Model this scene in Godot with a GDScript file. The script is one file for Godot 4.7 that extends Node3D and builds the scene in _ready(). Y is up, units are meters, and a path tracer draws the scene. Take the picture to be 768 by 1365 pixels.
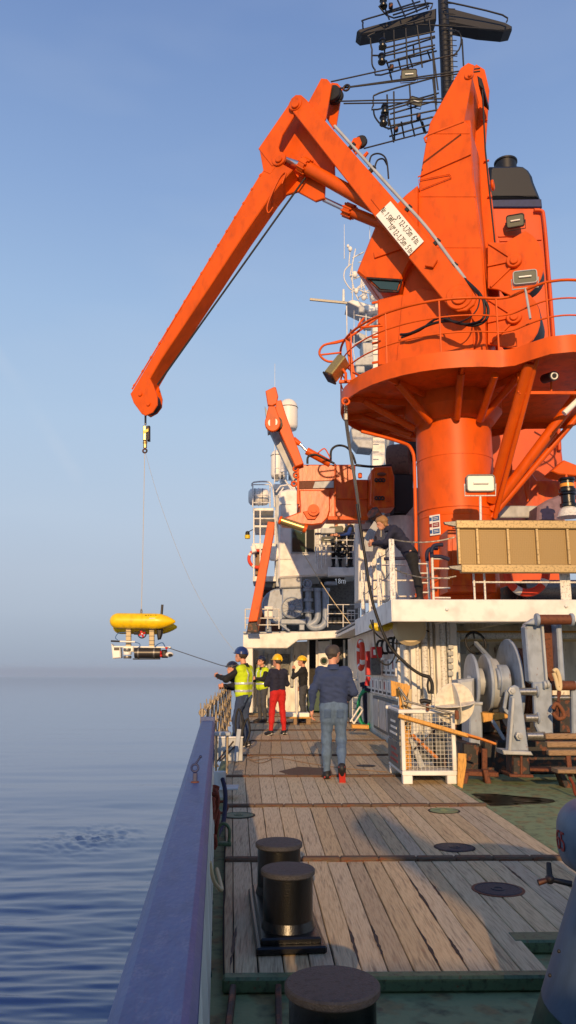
extends Node3D
# Aft working deck of a research ship: an orange deck crane lowers a yellow underwater vehicle over the port side.
# Axes: x to starboard, y up, -z towards the bow; the eye stands 1.5 m above the wooden deck. Lengths in metres.

const EYE := Vector3(0, 1.5, 0)
const LENS := 1013.0
var eye_turn: Basis
var mats := {}
var texs := {}
var taken := {}
var tag_rng := RandomNumberGenerator.new()

# ---------------------------------------------------------------- survey: a sight line from the eye to a known depth / height
func at(x: float, y: float, d: float) -> Vector3:
	var r: Vector3 = eye_turn * Vector3((x - 384.0) / LENS, (682.5 - y) / LENS, -1.0)
	return EYE + r * (d / -r.z)

func floor_at(x: float, y: float, h := 0.0) -> Vector3:
	var r: Vector3 = eye_turn * Vector3((x - 384.0) / LENS, (682.5 - y) / LENS, -1.0)
	return EYE + r * ((h - EYE.y) / r.y)

# ---------------------------------------------------------------- mesh builder
class MB extends RefCounted:
	var v := PackedVector3Array()
	var n := PackedVector3Array()
	var t := PackedVector2Array()

	func tri(a: Vector3, b: Vector3, c: Vector3, na: Vector3, nb: Vector3, nc: Vector3) -> void:
		if (b - a).cross(c - a).dot(na + nb + nc) > 0.0:
			v.append(a); v.append(c); v.append(b); n.append(na); n.append(nc); n.append(nb)
		else:
			v.append(a); v.append(b); v.append(c); n.append(na); n.append(nb); n.append(nc)

	func ftri(a: Vector3, b: Vector3, c: Vector3, out: Vector3) -> void:
		var m := (b - a).cross(c - a)
		if m.length_squared() < 1e-16:
			return
		m = m.normalized()
		if m.dot(out) < 0.0:
			m = -m
		tri(a, b, c, m, m, m)

	func fquad(a: Vector3, b: Vector3, c: Vector3, d: Vector3, out: Vector3) -> void:
		ftri(a, b, c, out); ftri(a, c, d, out)

	func quad(a: Vector3, b: Vector3, c: Vector3, d: Vector3, na: Vector3, nb: Vector3, nc: Vector3, nd: Vector3) -> void:
		tri(a, b, c, na, nb, nc); tri(a, c, d, na, nc, nd)

	func box(xf: Transform3D, s: Vector3, bev := 0.008) -> MB:
		var h := s * 0.5
		bev = minf(bev, minf(h.x, minf(h.y, h.z)) * 0.45)
		var ax := [Vector3.RIGHT, Vector3.UP, Vector3.BACK]
		for i in 3:
			var j := (i + 1) % 3
			var k := (i + 2) % 3
			for sg in [-1.0, 1.0]:
				var c: Vector3 = ax[i] * h[i] * sg
				var u: Vector3 = ax[j] * (h[j] - bev)
				var w: Vector3 = ax[k] * (h[k] - bev)
				var o: Vector3 = xf.basis * (ax[i] * sg)
				fquad(xf * (c - u - w), xf * (c + u - w), xf * (c + u + w), xf * (c - u + w), o)
				for s2 in [-1.0, 1.0]:
					var p1: Vector3 = c + u * s2
					var p2: Vector3 = ax[i] * (h[i] - bev) * sg + ax[j] * h[j] * s2
					fquad(xf * (p1 - w), xf * (p1 + w), xf * (p2 + w), xf * (p2 - w), xf.basis * (ax[i] * sg + ax[j] * s2))
		for sx in [-1.0, 1.0]:
			for sy in [-1.0, 1.0]:
				for sz in [-1.0, 1.0]:
					var g := Vector3(sx, sy, sz)
					ftri(xf * (Vector3(h.x, h.y - bev, h.z - bev) * g), xf * (Vector3(h.x - bev, h.y, h.z - bev) * g), xf * (Vector3(h.x - bev, h.y - bev, h.z) * g), xf.basis * g)
		return self

	func cbox(c: Vector3, s: Vector3, bev := 0.008) -> MB:
		return box(Transform3D(Basis(), c), s, bev)

	func span(lo: Vector3, hi: Vector3, bev := 0.008) -> MB:
		return box(Transform3D(Basis(), (lo + hi) * 0.5), (hi - lo).abs(), bev)

	static func frame(dir: Vector3, hint := Vector3.UP) -> Basis:
		var y := dir.normalized()
		if absf(y.dot(hint.normalized())) > 0.98:
			hint = Vector3.BACK if absf(y.z) < 0.9 else Vector3.RIGHT
		var x := hint.cross(y).normalized()
		return Basis(x, y, x.cross(y))

	# a square bar from a to b; w across, h along the hint's side
	func bar(a: Vector3, b: Vector3, w: float, h: float, bev := 0.005, hint := Vector3.UP) -> MB:
		return box(Transform3D(frame(b - a, hint), (a + b) * 0.5), Vector3(w, (b - a).length(), h), bev)

	func tube(a: Vector3, b: Vector3, r1: float, r2 := -1.0, seg := 10, caps := true) -> MB:
		if r2 < 0.0:
			r2 = r1
		var f := frame(b - a)
		for i in seg:
			var p := TAU * i / seg
			var q := TAU * (i + 1) / seg
			var d1 := f * Vector3(cos(p), 0, sin(p))
			var d2 := f * Vector3(cos(q), 0, sin(q))
			quad(a + d1 * r1, a + d2 * r1, b + d2 * r2, b + d1 * r2, d1, d2, d2, d1)
			if caps:
				if r1 > 0.0005:
					ftri(a, a + d1 * r1, a + d2 * r1, -f.y)
				if r2 > 0.0005:
					ftri(b, b + d1 * r2, b + d2 * r2, f.y)
		return self

	func pipe(pts: Array, r: float, seg := 7, closed := false) -> MB:
		var m := pts.size()
		if m < 2:
			return self
		var rings := []
		var side := Vector3.ZERO
		for i in m:
			var dir: Vector3
			if closed:
				dir = (pts[(i + 1) % m] - pts[(i + m - 1) % m]).normalized()
			else:
				dir = (pts[mini(i + 1, m - 1)] - pts[maxi(i - 1, 0)]).normalized()
			if side == Vector3.ZERO:
				side = frame(dir).x
			side = (side - dir * side.dot(dir)).normalized()
			rings.append([pts[i], side, dir.cross(side)])
		var last := m if closed else m - 1
		for i in last:
			var A: Array = rings[i]
			var B: Array = rings[(i + 1) % m]
			for k in seg:
				var p := TAU * k / seg
				var q := TAU * (k + 1) / seg
				var a1: Vector3 = A[1] * cos(p) + A[2] * sin(p)
				var a2: Vector3 = A[1] * cos(q) + A[2] * sin(q)
				var b1: Vector3 = B[1] * cos(p) + B[2] * sin(p)
				var b2: Vector3 = B[1] * cos(q) + B[2] * sin(q)
				quad(A[0] + a1 * r, A[0] + a2 * r, B[0] + b2 * r, B[0] + b1 * r, a1, a2, b2, b1)
		if not closed:
			for e in [0, m - 1]:
				var A: Array = rings[e]
				var out: Vector3 = (pts[0] - pts[1]) if e == 0 else (pts[m - 1] - pts[m - 2])
				for k in seg:
					var p := TAU * k / seg
					var q := TAU * (k + 1) / seg
					ftri(A[0], A[0] + (A[1] * cos(p) + A[2] * sin(p)) * r, A[0] + (A[1] * cos(q) + A[2] * sin(q)) * r, out)
		return self

	# profile of (radius, height) turned round the local y axis
	func lathe(xf: Transform3D, prof: Array, seg := 24, smooth := false) -> MB:
		var m := prof.size()
		var nr := []
		for i in m - 1:
			var e: Vector2 = prof[i + 1] - prof[i]
			nr.append(Vector2(e.y, -e.x).normalized())
		for i in m - 1:
			var n0: Vector2 = nr[i]
			var n1: Vector2 = nr[i]
			if smooth:
				n0 = (nr[maxi(i - 1, 0)] + nr[i]).normalized()
				n1 = (nr[mini(i + 1, m - 2)] + nr[i]).normalized()
			var P: Vector2 = prof[i]
			var Q: Vector2 = prof[i + 1]
			for k in seg:
				var p := TAU * k / seg
				var q := TAU * (k + 1) / seg
				var c := Vector3(cos(p), 0, sin(p))
				var d := Vector3(cos(q), 0, sin(q))
				var a := xf * (c * P.x + Vector3.UP * P.y)
				var b := xf * (d * P.x + Vector3.UP * P.y)
				var e2 := xf * (d * Q.x + Vector3.UP * Q.y)
				var f := xf * (c * Q.x + Vector3.UP * Q.y)
				var na := (xf.basis * (c * n0.x + Vector3.UP * n0.y)).normalized()
				var nb := (xf.basis * (d * n0.x + Vector3.UP * n0.y)).normalized()
				var nc := (xf.basis * (d * n1.x + Vector3.UP * n1.y)).normalized()
				var nd := (xf.basis * (c * n1.x + Vector3.UP * n1.y)).normalized()
				if P.x > 0.0004:
					tri(a, b, e2, na, nb, nc)
				if Q.x > 0.0004:
					tri(a, e2, f, na, nc, nd)
		return self

	func ball(c: Vector3, r: Vector3, b := Basis(), seg := 14) -> MB:
		var rows := seg / 2
		for i in rows:
			for k in seg:
				var q := []
				for e in [[i, k], [i, k + 1], [i + 1, k + 1], [i + 1, k]]:
					var u: float = PI * e[0] / rows
					var w: float = TAU * e[1] / seg
					q.append(Vector3(sin(u) * cos(w), cos(u), sin(u) * sin(w)))
				var nn := []
				for s in q:
					nn.append((b * (s / r)).normalized())
				var pp := []
				for s in q:
					pp.append(c + b * (s * r))
				if i > 0:
					tri(pp[0], pp[1], pp[2], nn[0], nn[1], nn[2])
				tri(pp[0], pp[2], pp[3], nn[0], nn[2], nn[3])
		return self

	func ring(xf: Transform3D, R: float, r: float, seg := 28, rs := 8, from := 0.0, to := TAU) -> MB:
		for i in seg:
			for k in rs:
				var pp := []
				var nn := []
				for e in [[i, k], [i + 1, k], [i + 1, k + 1], [i, k + 1]]:
					var u: float = from + (to - from) * e[0] / seg
					var w: float = TAU * e[1] / rs
					var c := Vector3(cos(u), 0, sin(u))
					var o := c * cos(w) + Vector3.UP * sin(w)
					pp.append(xf * (c * R + o * r)); nn.append((xf.basis * o).normalized())
				quad(pp[0], pp[1], pp[2], pp[3], nn[0], nn[1], nn[2], nn[3])
		return self

	static func inset(poly: PackedVector2Array, b: float) -> PackedVector2Array:
		var m := poly.size()
		var area := 0.0
		for i in m:
			area += poly[i].cross(poly[(i + 1) % m])
		var sg := 1.0 if area > 0.0 else -1.0
		var out := PackedVector2Array()
		for i in m:
			var e1 := (poly[i] - poly[(i + m - 1) % m]).normalized()
			var e2 := (poly[(i + 1) % m] - poly[i]).normalized()
			var n1 := Vector2(-e1.y, e1.x) * sg
			var n2 := Vector2(-e2.y, e2.x) * sg
			var s := n1 + n2
			var l := maxf(s.length_squared() * 0.5, 0.25)
			out.append(poly[i] + s * b / l)
		return out

	# polygon in the local xy plane, pushed from z = 0 to z = -depth
	func prism(poly: PackedVector2Array, xf: Transform3D, depth: float, bev := 0.01) -> MB:
		var idx := Geometry2D.triangulate_polygon(poly)
		if idx.is_empty():
			push_warning("polygon not triangulated")
			return self
		bev = minf(bev, depth * 0.3)
		var ins := inset(poly, bev) if bev > 0.0 else poly
		var zf := xf.basis.z.normalized()
		for side in [0, 1]:
			var z := 0.0 if side == 0 else -depth
			var zb := -bev if side == 0 else -depth + bev
			var o := zf if side == 0 else -zf
			for i in range(0, idx.size(), 3):
				var q := []
				for k in 3:
					var p := ins[idx[i + k]]
					q.append(xf * Vector3(p.x, p.y, z))
				ftri(q[0], q[1], q[2], o)
			if bev > 0.0:
				for i in poly.size():
					var j := (i + 1) % poly.size()
					var mid := (poly[i] + poly[j]) * 0.5 - (ins[i] + ins[j]) * 0.5
					fquad(xf * Vector3(ins[i].x, ins[i].y, z), xf * Vector3(ins[j].x, ins[j].y, z), xf * Vector3(poly[j].x, poly[j].y, zb), xf * Vector3(poly[i].x, poly[i].y, zb), o + xf.basis * Vector3(mid.x, mid.y, 0).normalized())
		var area := 0.0
		for i in poly.size():
			area += poly[i].cross(poly[(i + 1) % poly.size()])
		for i in poly.size():
			var j := (i + 1) % poly.size()
			var e := poly[j] - poly[i]
			var o2 := Vector2(e.y, -e.x) * (1.0 if area > 0.0 else -1.0)
			var out := xf.basis * Vector3(o2.x, o2.y, 0)
			fquad(xf * Vector3(poly[i].x, poly[i].y, -bev), xf * Vector3(poly[j].x, poly[j].y, -bev), xf * Vector3(poly[j].x, poly[j].y, -depth + bev), xf * Vector3(poly[i].x, poly[i].y, -depth + bev), out)
		return self

	func add(o: MB, xf := Transform3D()) -> MB:
		for i in o.v.size():
			v.append(xf * o.v[i]); n.append((xf.basis * o.n[i]).normalized())
		return self

	func mesh(shift := Vector3.ZERO) -> ArrayMesh:
		var a := []
		a.resize(Mesh.ARRAY_MAX)
		if shift != Vector3.ZERO:
			for i in v.size():
				v[i] -= shift
		a[Mesh.ARRAY_VERTEX] = v
		a[Mesh.ARRAY_NORMAL] = n
		if t.size() == v.size():
			a[Mesh.ARRAY_TEX_UV] = t
		var m := ArrayMesh.new()
		m.add_surface_from_arrays(Mesh.PRIMITIVE_TRIANGLES, a)
		return m

# a plate cut to an outline that was sighted at depth d, thickness t away from the eye
func slab(mb: MB, pts: Array, d: float, t: float, bev := 0.012) -> MB:
	var c := at(pts[0][0], pts[0][1], d)
	var poly := PackedVector2Array()
	for p in pts:
		var q := at(p[0], p[1], d) - c
		poly.append(Vector2(q.x, q.y))
	return mb.prism(poly, Transform3D(Basis(), c), t, bev)

func line_at(pts: Array, d0: float, d1 := -1.0) -> Array:
	var out := []
	for i in pts.size():
		var f := float(i) / maxf(1.0, pts.size() - 1)
		out.append(at(pts[i][0], pts[i][1], d0 if d1 < 0.0 else lerpf(d0, d1, f)))
	return out

func smooth(pts: Array, sub := 5) -> Array:
	var out := []
	for i in pts.size() - 1:
		var p0: Vector3 = pts[maxi(i - 1, 0)]
		var p1: Vector3 = pts[i]
		var p2: Vector3 = pts[i + 1]
		var p3: Vector3 = pts[mini(i + 2, pts.size() - 1)]
		for k in sub:
			out.append(p1.cubic_interpolate(p2, p0, p3, float(k) / sub))
	out.append(pts[-1])
	return out

func sag(a: Vector3, b: Vector3, drop: float, k := 10) -> Array:
	var out := []
	for i in k + 1:
		var f := float(i) / k
		out.append(a.lerp(b, f) - Vector3.UP * drop * 4.0 * f * (1.0 - f))
	return out

# ---------------------------------------------------------------- scene tree
func numbered(parent: Node, called: String) -> String:
	var key := str(parent.get_instance_id()) + called
	var k: int = taken.get(key, 0)
	taken[key] = k + 1
	return called if k == 0 else "%s_%03d" % [called, k]

func meta(o: Node, label: String, category: String, group := "") -> void:
	o.set_meta("label", label)
	o.set_meta("category", category)
	if group != "":
		o.set_meta("group", group)

func thing(called: String, label: String, category: String, where := Vector3.ZERO, group := "") -> Node3D:
	var o := Node3D.new()
	o.name = numbered(self, called)
	add_child(o, true)
	o.position = where
	meta(o, label, category, group)
	return o

func base_of(o: Node3D) -> Vector3:
	var p := Vector3.ZERO
	var q: Node = o
	while q is Node3D and q != self:
		p += q.position
		q = q.get_parent()
	return p

func part(parent: Node3D, called: String, mb: MB, mat: String, label := "") -> MeshInstance3D:
	var o := MeshInstance3D.new()
	o.name = numbered(parent, called)
	parent.add_child(o, true)
	o.mesh = mb.mesh(base_of(parent))
	o.material_override = m(mat)
	if label != "":
		o.set_meta("label", label)
	return o

func whole(called: String, mb: MB, mat: String, label: String, category: String, group := "") -> MeshInstance3D:
	var o := part(self, called, mb, mat)
	meta(o, label, category, group)
	return o

func struct(called: String, mb: MB, mat: String) -> MeshInstance3D:
	var o := part(self, called, mb, mat)
	o.set_meta("kind", "structure")
	return o

func copy(o: Node3D, where: Vector3, label := "") -> Node3D:
	var c: Node3D = o.duplicate()
	c.name = numbered(self, String(o.name).rstrip("0123456789").trim_suffix("_"))
	add_child(c, true)
	c.position = where
	if label != "":
		c.set_meta("label", label)
	return c

# ---------------------------------------------------------------- materials
func noise(called: String, sd: int, freq: float, ramp: Array, oct := 4, size := 512, kind := FastNoiseLite.TYPE_SIMPLEX_SMOOTH, bump := 0.0) -> NoiseTexture2D:
	if texs.has(called):
		return texs[called]
	var f := FastNoiseLite.new()
	f.seed = sd
	f.noise_type = kind
	f.frequency = freq
	f.fractal_octaves = oct
	var x := NoiseTexture2D.new()
	x.width = size
	x.height = size
	x.seamless = true
	x.noise = f
	if bump > 0.0:
		x.as_normal_map = true
		x.bump_strength = bump
	elif not ramp.is_empty():
		var g := Gradient.new()
		var of := PackedFloat32Array()
		var cs := PackedColorArray()
		for r in ramp:
			of.append(r[0])
			cs.append(r[1] if r[1] is Color else Color(r[1], r[1], r[1]))
		g.offsets = of
		g.colors = cs
		x.color_ramp = g
	texs[called] = x
	return x

func m(key: String) -> StandardMaterial3D:
	return mats[key]

func mk(key: String, c: Color, rough := 0.6, metal := 0.0, tex: Texture2D = null, scale := Vector3.ONE, bump: Texture2D = null, height := 0.0) -> StandardMaterial3D:
	var s := StandardMaterial3D.new()
	s.resource_name = key
	s.albedo_color = c
	s.roughness = rough
	s.metallic = metal
	s.uv1_triplanar = true
	s.uv1_world_triplanar = true
	s.uv1_scale = scale
	if tex:
		s.albedo_texture = tex
	if bump:
		s.heightmap_enabled = true
		s.heightmap_texture = bump
		s.heightmap_scale = height
	mats[key] = s
	return s

# rust or dirt of its own shape laid over the paint
func wear(key: String, dirt: Texture2D, mask: Texture2D, scale := Vector3.ONE) -> void:
	var s := m(key)
	s.detail_enabled = true
	s.detail_albedo = dirt
	s.detail_mask = mask
	s.detail_blend_mode = BaseMaterial3D.BLEND_MODE_MIX
	s.detail_uv_layer = BaseMaterial3D.DETAIL_UV_2
	s.uv2_triplanar = true
	s.uv2_world_triplanar = true
	s.uv2_scale = scale

func c8(r: int, g: int, b: int) -> Color:
	return Color8(r, g, b)

func make_materials() -> void:
	var paint := noise("paint", 4, 0.012, [[0.0, 0.88], [0.4, 0.96], [0.6, 1.0], [1.0, 1.0]])
	var mottle := noise("mottle", 3, 0.012, [[0.0, 0.84], [0.35, 0.93], [0.6, 1.0], [1.0, 1.0]])
	var grime := noise("grime", 9, 0.02, [[0.0, 0.5], [0.3, 0.86], [0.55, 1.0], [1.0, 0.95]], 5)
	var fine := noise("fine", 5, 0.06, [[0.0, 0.0], [1.0, 1.0]], 4)
	var lumps := noise("lumps", 15, 0.015, [[0.0, 0.0], [1.0, 1.0]], 3)
	var rust := noise("rust", 21, 0.03, [[0.0, c8(70, 36, 20)], [0.5, c8(118, 62, 30)], [1.0, c8(92, 48, 26)]])
	var specks := noise("specks", 33, 0.022, [[0.0, 0.0], [0.74, 0.0], [0.86, 0.7], [1.0, 1.0]], 5)
	var patches := noise("patches", 35, 0.012, [[0.0, 0.0], [0.55, 0.0], [0.72, 0.75], [1.0, 1.0]], 5)
	var soot := noise("soot", 43, 0.03, [[0.0, c8(110, 46, 18)], [1.0, c8(186, 92, 34)]])
	var gold := noise("gold", 45, 0.05, [[0.0, c8(206, 98, 10)], [0.5, c8(214, 112, 16)], [1.0, c8(204, 88, 8)]])
	mk("orange", c8(222, 90, 10), 0.45, 0.0, paint, Vector3(0.4, 0.16, 0.4), lumps, 0.1)
	m("orange").metallic_specular = 0.35
	wear("orange", soot, noise("streaks", 61, 0.02, [[0.0, 0.0], [0.58, 0.0], [0.8, 0.3], [1.0, 0.5]], 4), Vector3(1.3, 0.22, 1.3))
	mk("orange_worn", c8(206, 76, 4), 0.38, 0.0, paint, Vector3(0.8, 0.35, 0.8), lumps, 0.2)
	wear("orange_worn", gold, noise("goldmask", 63, 0.012, [[0.0, 0.0], [0.5, 0.0], [0.8, 0.5], [1.0, 0.7]], 5), Vector3(0.9, 0.4, 0.9))
	mk("orange_funnel", c8(214, 80, 8), 0.55, 0.0, paint, Vector3(0.3, 0.1, 0.3), lumps, 0.2)
	mk("white", c8(228, 224, 214), 0.45, 0.0, mottle, Vector3(0.5, 0.2, 0.5), lumps, 0.2)
	wear("white", rust, specks, Vector3(0.9, 0.4, 0.9))
	mk("white_clean", c8(232, 230, 224), 0.5, 0.0, mottle, Vector3(0.3, 0.3, 0.3))
	mk("white_rail", c8(226, 224, 218), 0.45, 0.0, grime, Vector3(2, 2, 2))
	mk("grey_paint", c8(148, 160, 176), 0.42, 0.0, mottle, Vector3(0.8, 0.5, 0.8), lumps, 0.15)
	wear("grey_paint", rust, specks, Vector3(1.2, 0.7, 1.2))
	mk("blue_grey", c8(80, 98, 118), 0.5, 0.0, mottle, Vector3(1.5, 1.0, 1.5), fine, 0.06)
	mk("pale_grey", c8(176, 180, 182), 0.5, 0.0, mottle, Vector3(0.7, 0.4, 0.7))
	mk("cap_blue", c8(52, 74, 126), 0.5, 0.0, paint, Vector3(1.6, 1.6, 0.7), fine, 0.12)
	wear("cap_blue", noise("chalk", 71, 0.05, [[0.0, c8(40, 58, 106)], [0.45, c8(66, 84, 130)], [0.75, c8(84, 96, 136)], [1.0, c8(92, 66, 72)]]), noise("chips", 72, 0.03, [[0.0, 0.0], [0.6, 0.0], [0.72, 0.55], [1.0, 0.8]], 6), Vector3(4.4, 4.4, 2.6))
	mk("hull_blue", c8(30, 40, 84), 0.5, 0.0, mottle)
	mk("green_deck", c8(122, 138, 98), 0.7, 0.0, grime, Vector3(0.6, 0.6, 0.6), fine, 0.15)
	wear("green_deck", noise("deckdirt", 73, 0.04, [[0.0, c8(74, 58, 40)], [0.5, c8(136, 122, 78)], [1.0, c8(104, 96, 64)]]), patches, Vector3(0.45, 0.45, 0.45))
	mk("green_paint", c8(84, 106, 76), 0.55, 0.0, grime, Vector3(2, 2, 2), fine, 0.1)
	wear("green_paint", rust, specks, Vector3(2.2, 2.2, 2.2))
	mk("green_dark", c8(16, 66, 48), 0.5, 0.0, grime, Vector3(2, 2, 2))
	mk("black_gloss", c8(11, 11, 13), 0.3, 0.0, grime, Vector3(2, 2, 2), noise("hammer", 81, 0.05, [[0.0, 0.0], [1.0, 1.0]], 3), 0.07)
	m("black_gloss").uv1_scale = Vector3(3, 3, 3)
	mk("bollard_top", c8(54, 54, 60), 0.7, 0.0, grime, Vector3(3, 3, 3), fine, 0.25)
	mk("black_steel", c8(34, 32, 34), 0.55, 0.1, grime, Vector3(1, 1, 1), fine, 0.1)
	wear("black_steel", rust, patches, Vector3(1.4, 1.4, 1.4))
	mk("black_mast", c8(15, 17, 24), 0.5)
	mk("black_rubber", c8(22, 22, 24), 0.6)
	mk("rust_steel", c8(110, 62, 40), 0.7, 0.1, grime, Vector3(2, 2, 2), fine, 0.2)
	mk("rope_brown", c8(122, 72, 44), 0.8, 0.0, grime, Vector3(4, 4, 4))
	mk("rope_pale", c8(206, 186, 146), 0.85)
	mk("rope_orange", c8(206, 84, 40), 0.8, 0.0, fine, Vector3(6, 6, 6))
	mk("steel", c8(190, 186, 178), 0.28, 0.85, grime, Vector3(3, 3, 3))
	mk("chrome", c8(214, 214, 214), 0.16, 0.9)
	mk("dull_steel", c8(128, 126, 122), 0.45, 0.6, grime, Vector3(3, 3, 3))
	mk("chain", c8(46, 42, 40), 0.5, 0.2)
	mk("gold_steel", c8(206, 178, 112), 0.3, 0.75, grime, Vector3(3, 3, 3))
	mk("post_galvanised", c8(168, 150, 122), 0.42, 0.35, grime, Vector3(4, 1, 4))
	mk("ladder_gold", c8(186, 160, 112), 0.42, 0.3, grime, Vector3(2, 2, 2))
	mk("ladder_plate", c8(152, 126, 80), 0.5, 0.2)
	mk("yellow", c8(252, 206, 6), 0.35, 0.0, mottle, Vector3(1, 1, 1))
	mk("dark_alu", c8(66, 62, 58), 0.35, 0.4, grime, Vector3(5, 5, 5))
	mk("red", c8(196, 34, 30), 0.5)
	mk("lifebuoy_orange", c8(220, 66, 36), 0.6)
	mk("navy_pad", c8(28, 32, 62), 0.75)
	mk("hose_green", c8(30, 160, 106), 0.45)
	mk("wood_yellow", c8(214, 158, 74), 0.65, 0.0, grime, Vector3(6, 0.8, 6))
	mk("wood_orange", c8(214, 128, 46), 0.6, 0.0, grime, Vector3(5, 5, 5))
	mk("wood_slat", c8(150, 122, 92), 0.75, 0.0, grime, Vector3(1, 8, 8), fine, 0.15)
	mk("disc_white", c8(222, 214, 196), 0.5, 0.0, mottle, Vector3(1.5, 1.5, 1.5))
	mk("print_black", c8(26, 24, 24), 0.6)
	mk("print_red", c8(146, 44, 40), 0.6)
	mk("sign_white", c8(238, 236, 226), 0.5)
	mk("sign_blue", c8(44, 92, 150), 0.5)
	mk("mesh_wire", c8(216, 214, 204), 0.45)
	mk("dark_gap", c8(20, 19, 20), 0.8)
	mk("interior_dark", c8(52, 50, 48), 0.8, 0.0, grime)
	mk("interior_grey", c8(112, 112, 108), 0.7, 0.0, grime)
	mk("brown_cover", c8(104, 78, 66), 0.85, 0.0, grime, Vector3(1, 1, 1))
	mk("mauve_cover", c8(132, 108, 120), 0.8, 0.0, mottle)
	mk("dome_white", c8(234, 230, 220), 0.4)
	mk("reflector", c8(112, 114, 102), 0.6)
	m("reflector").metallic_specular = 0.2
	mk("lamp_face", c8(238, 236, 226), 0.25)
	var dg := mk("display_digits", c8(240, 244, 250), 0.5)
	dg.emission_enabled = true
	dg.emission = c8(230, 240, 255)
	dg.emission_energy_multiplier = 0.3
	mk("amber", c8(230, 150, 30), 0.3)
	mk("lamp_yellow", c8(222, 194, 40), 0.4)
	mk("plank_seal", c8(30, 26, 24), 0.8)
	mk("puddle", c8(20, 32, 22), 0.3)
	mk("tar", c8(22, 20, 18), 0.6)
	mk("beam_wood", c8(92, 74, 58), 0.8, 0.0, grime, Vector3(0.8, 4, 6), fine, 0.2)
	wear("beam_wood", rust, patches, Vector3(1.5, 1.5, 1.5))
	var gl := mk("window_glass", Color(0.16, 0.24, 0.2, 1.0), 0.05, 0.0)
	gl.metallic_specular = 0.9
	var gl2 := mk("lamp_glass", Color(0.9, 0.92, 0.9, 0.25), 0.05)
	gl2.transparency = BaseMaterial3D.TRANSPARENCY_ALPHA
	# weathered deck planks: grain runs fore and aft
	var grain := noise("grain", 101, 0.012, [[0.0, c8(184, 168, 149)], [0.3, c8(216, 203, 186)], [0.55, c8(230, 218, 201)], [0.8, c8(237, 227, 211)], [1.0, c8(208, 190, 168)]], 6, 1024)
	var cracks := noise("cracks", 103, 0.03, [[0.0, 0.0], [0.3, 0.55], [0.6, 1.0], [1.0, 1.0]], 5)
	var dirt := noise("plankdirt", 105, 0.03, [[0.0, c8(58, 48, 40)], [0.6, c8(92, 74, 58)], [1.0, c8(120, 76, 46)]])
	var dmask := noise("plankmask", 107, 0.01, [[0.0, 0.0], [0.55, 0.0], [0.8, 0.45], [1.0, 0.7]], 6)
	var tints := [c8(219, 205, 176), c8(210, 192, 158), c8(202, 192, 172), c8(224, 205, 170), c8(194, 180, 155), c8(214, 203, 180)]
	for i in tints.size():
		var s := mk("plank_%d" % i, tints[i], 0.72, 0.0, grain, Vector3(5.0, 5.0, 0.33), cracks, 0.22)
		s.uv1_offset = Vector3(0.37 * i, 0.11 * i, 0.23 * i)
		wear("plank_%d" % i, dirt, dmask, Vector3(0.5, 0.5, 0.3))

# ---------------------------------------------------------------- the scene
func _ready() -> void:
	# camera
	eye_turn = Basis(Vector3.UP, deg_to_rad(-1.16)) * Basis(Vector3.RIGHT, deg_to_rad(11.58))
	var cam := Camera3D.new()
	cam.name = "camera"
	cam.position = EYE
	cam.basis = eye_turn
	cam.fov = 67.94
	cam.near = 0.05
	cam.far = 20000.0
	add_child(cam)
	cam.current = true
	# sky, air, exposure
	var env := Environment.new()
	env.background_mode = Environment.BG_SKY
	env.sky = Sky.new()
	var pano := PanoramaSkyMaterial.new()
	pano.panorama = ImageTexture.create_from_image(sky_image())
	env.sky.sky_material = pano
	env.background_energy_multiplier = 1.0
	env.tonemap_mode = Environment.TONE_MAPPER_LINEAR
	env.tonemap_exposure = 1.0
	env.fog_enabled = true
	env.fog_density = 0.00003
	env.fog_light_color = c8(196, 210, 228)
	env.sdfgi_enabled = true
	env.ssao_enabled = true
	env.ssil_enabled = true
	var world := WorldEnvironment.new()
	world.name = "world"
	world.environment = env
	add_child(world)
	# low warm sun astern, a little to starboard
	var sun := DirectionalLight3D.new()
	sun.name = "sun"
	sun.light_color = Color(1.0, 0.83, 0.61)
	sun.light_energy = 1.35
	sun.light_angular_distance = 0.5
	sun.shadow_enabled = true
	add_child(sun)
	var el := deg_to_rad(15.5)
	var az := deg_to_rad(-3.0)
	sun.look_at_from_position(Vector3.ZERO, Vector3(-sin(az) * cos(el), -sin(el), -cos(az) * cos(el)))
	tag_rng.seed = 4711
	make_materials()
	build_sea()
	build_hull()
	build_deck()
	build_bulwark()
	build_crane_deck()
	build_far_house()
	build_funnel()
	build_masts()
	build_crane()
	build_second_crane()
	build_foreground()
	build_port_side()
	build_winch()
	build_crate()
	build_starboard_wall()
	build_deck_fittings()
	build_vehicle()
	build_people()
	build_lines()

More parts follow.
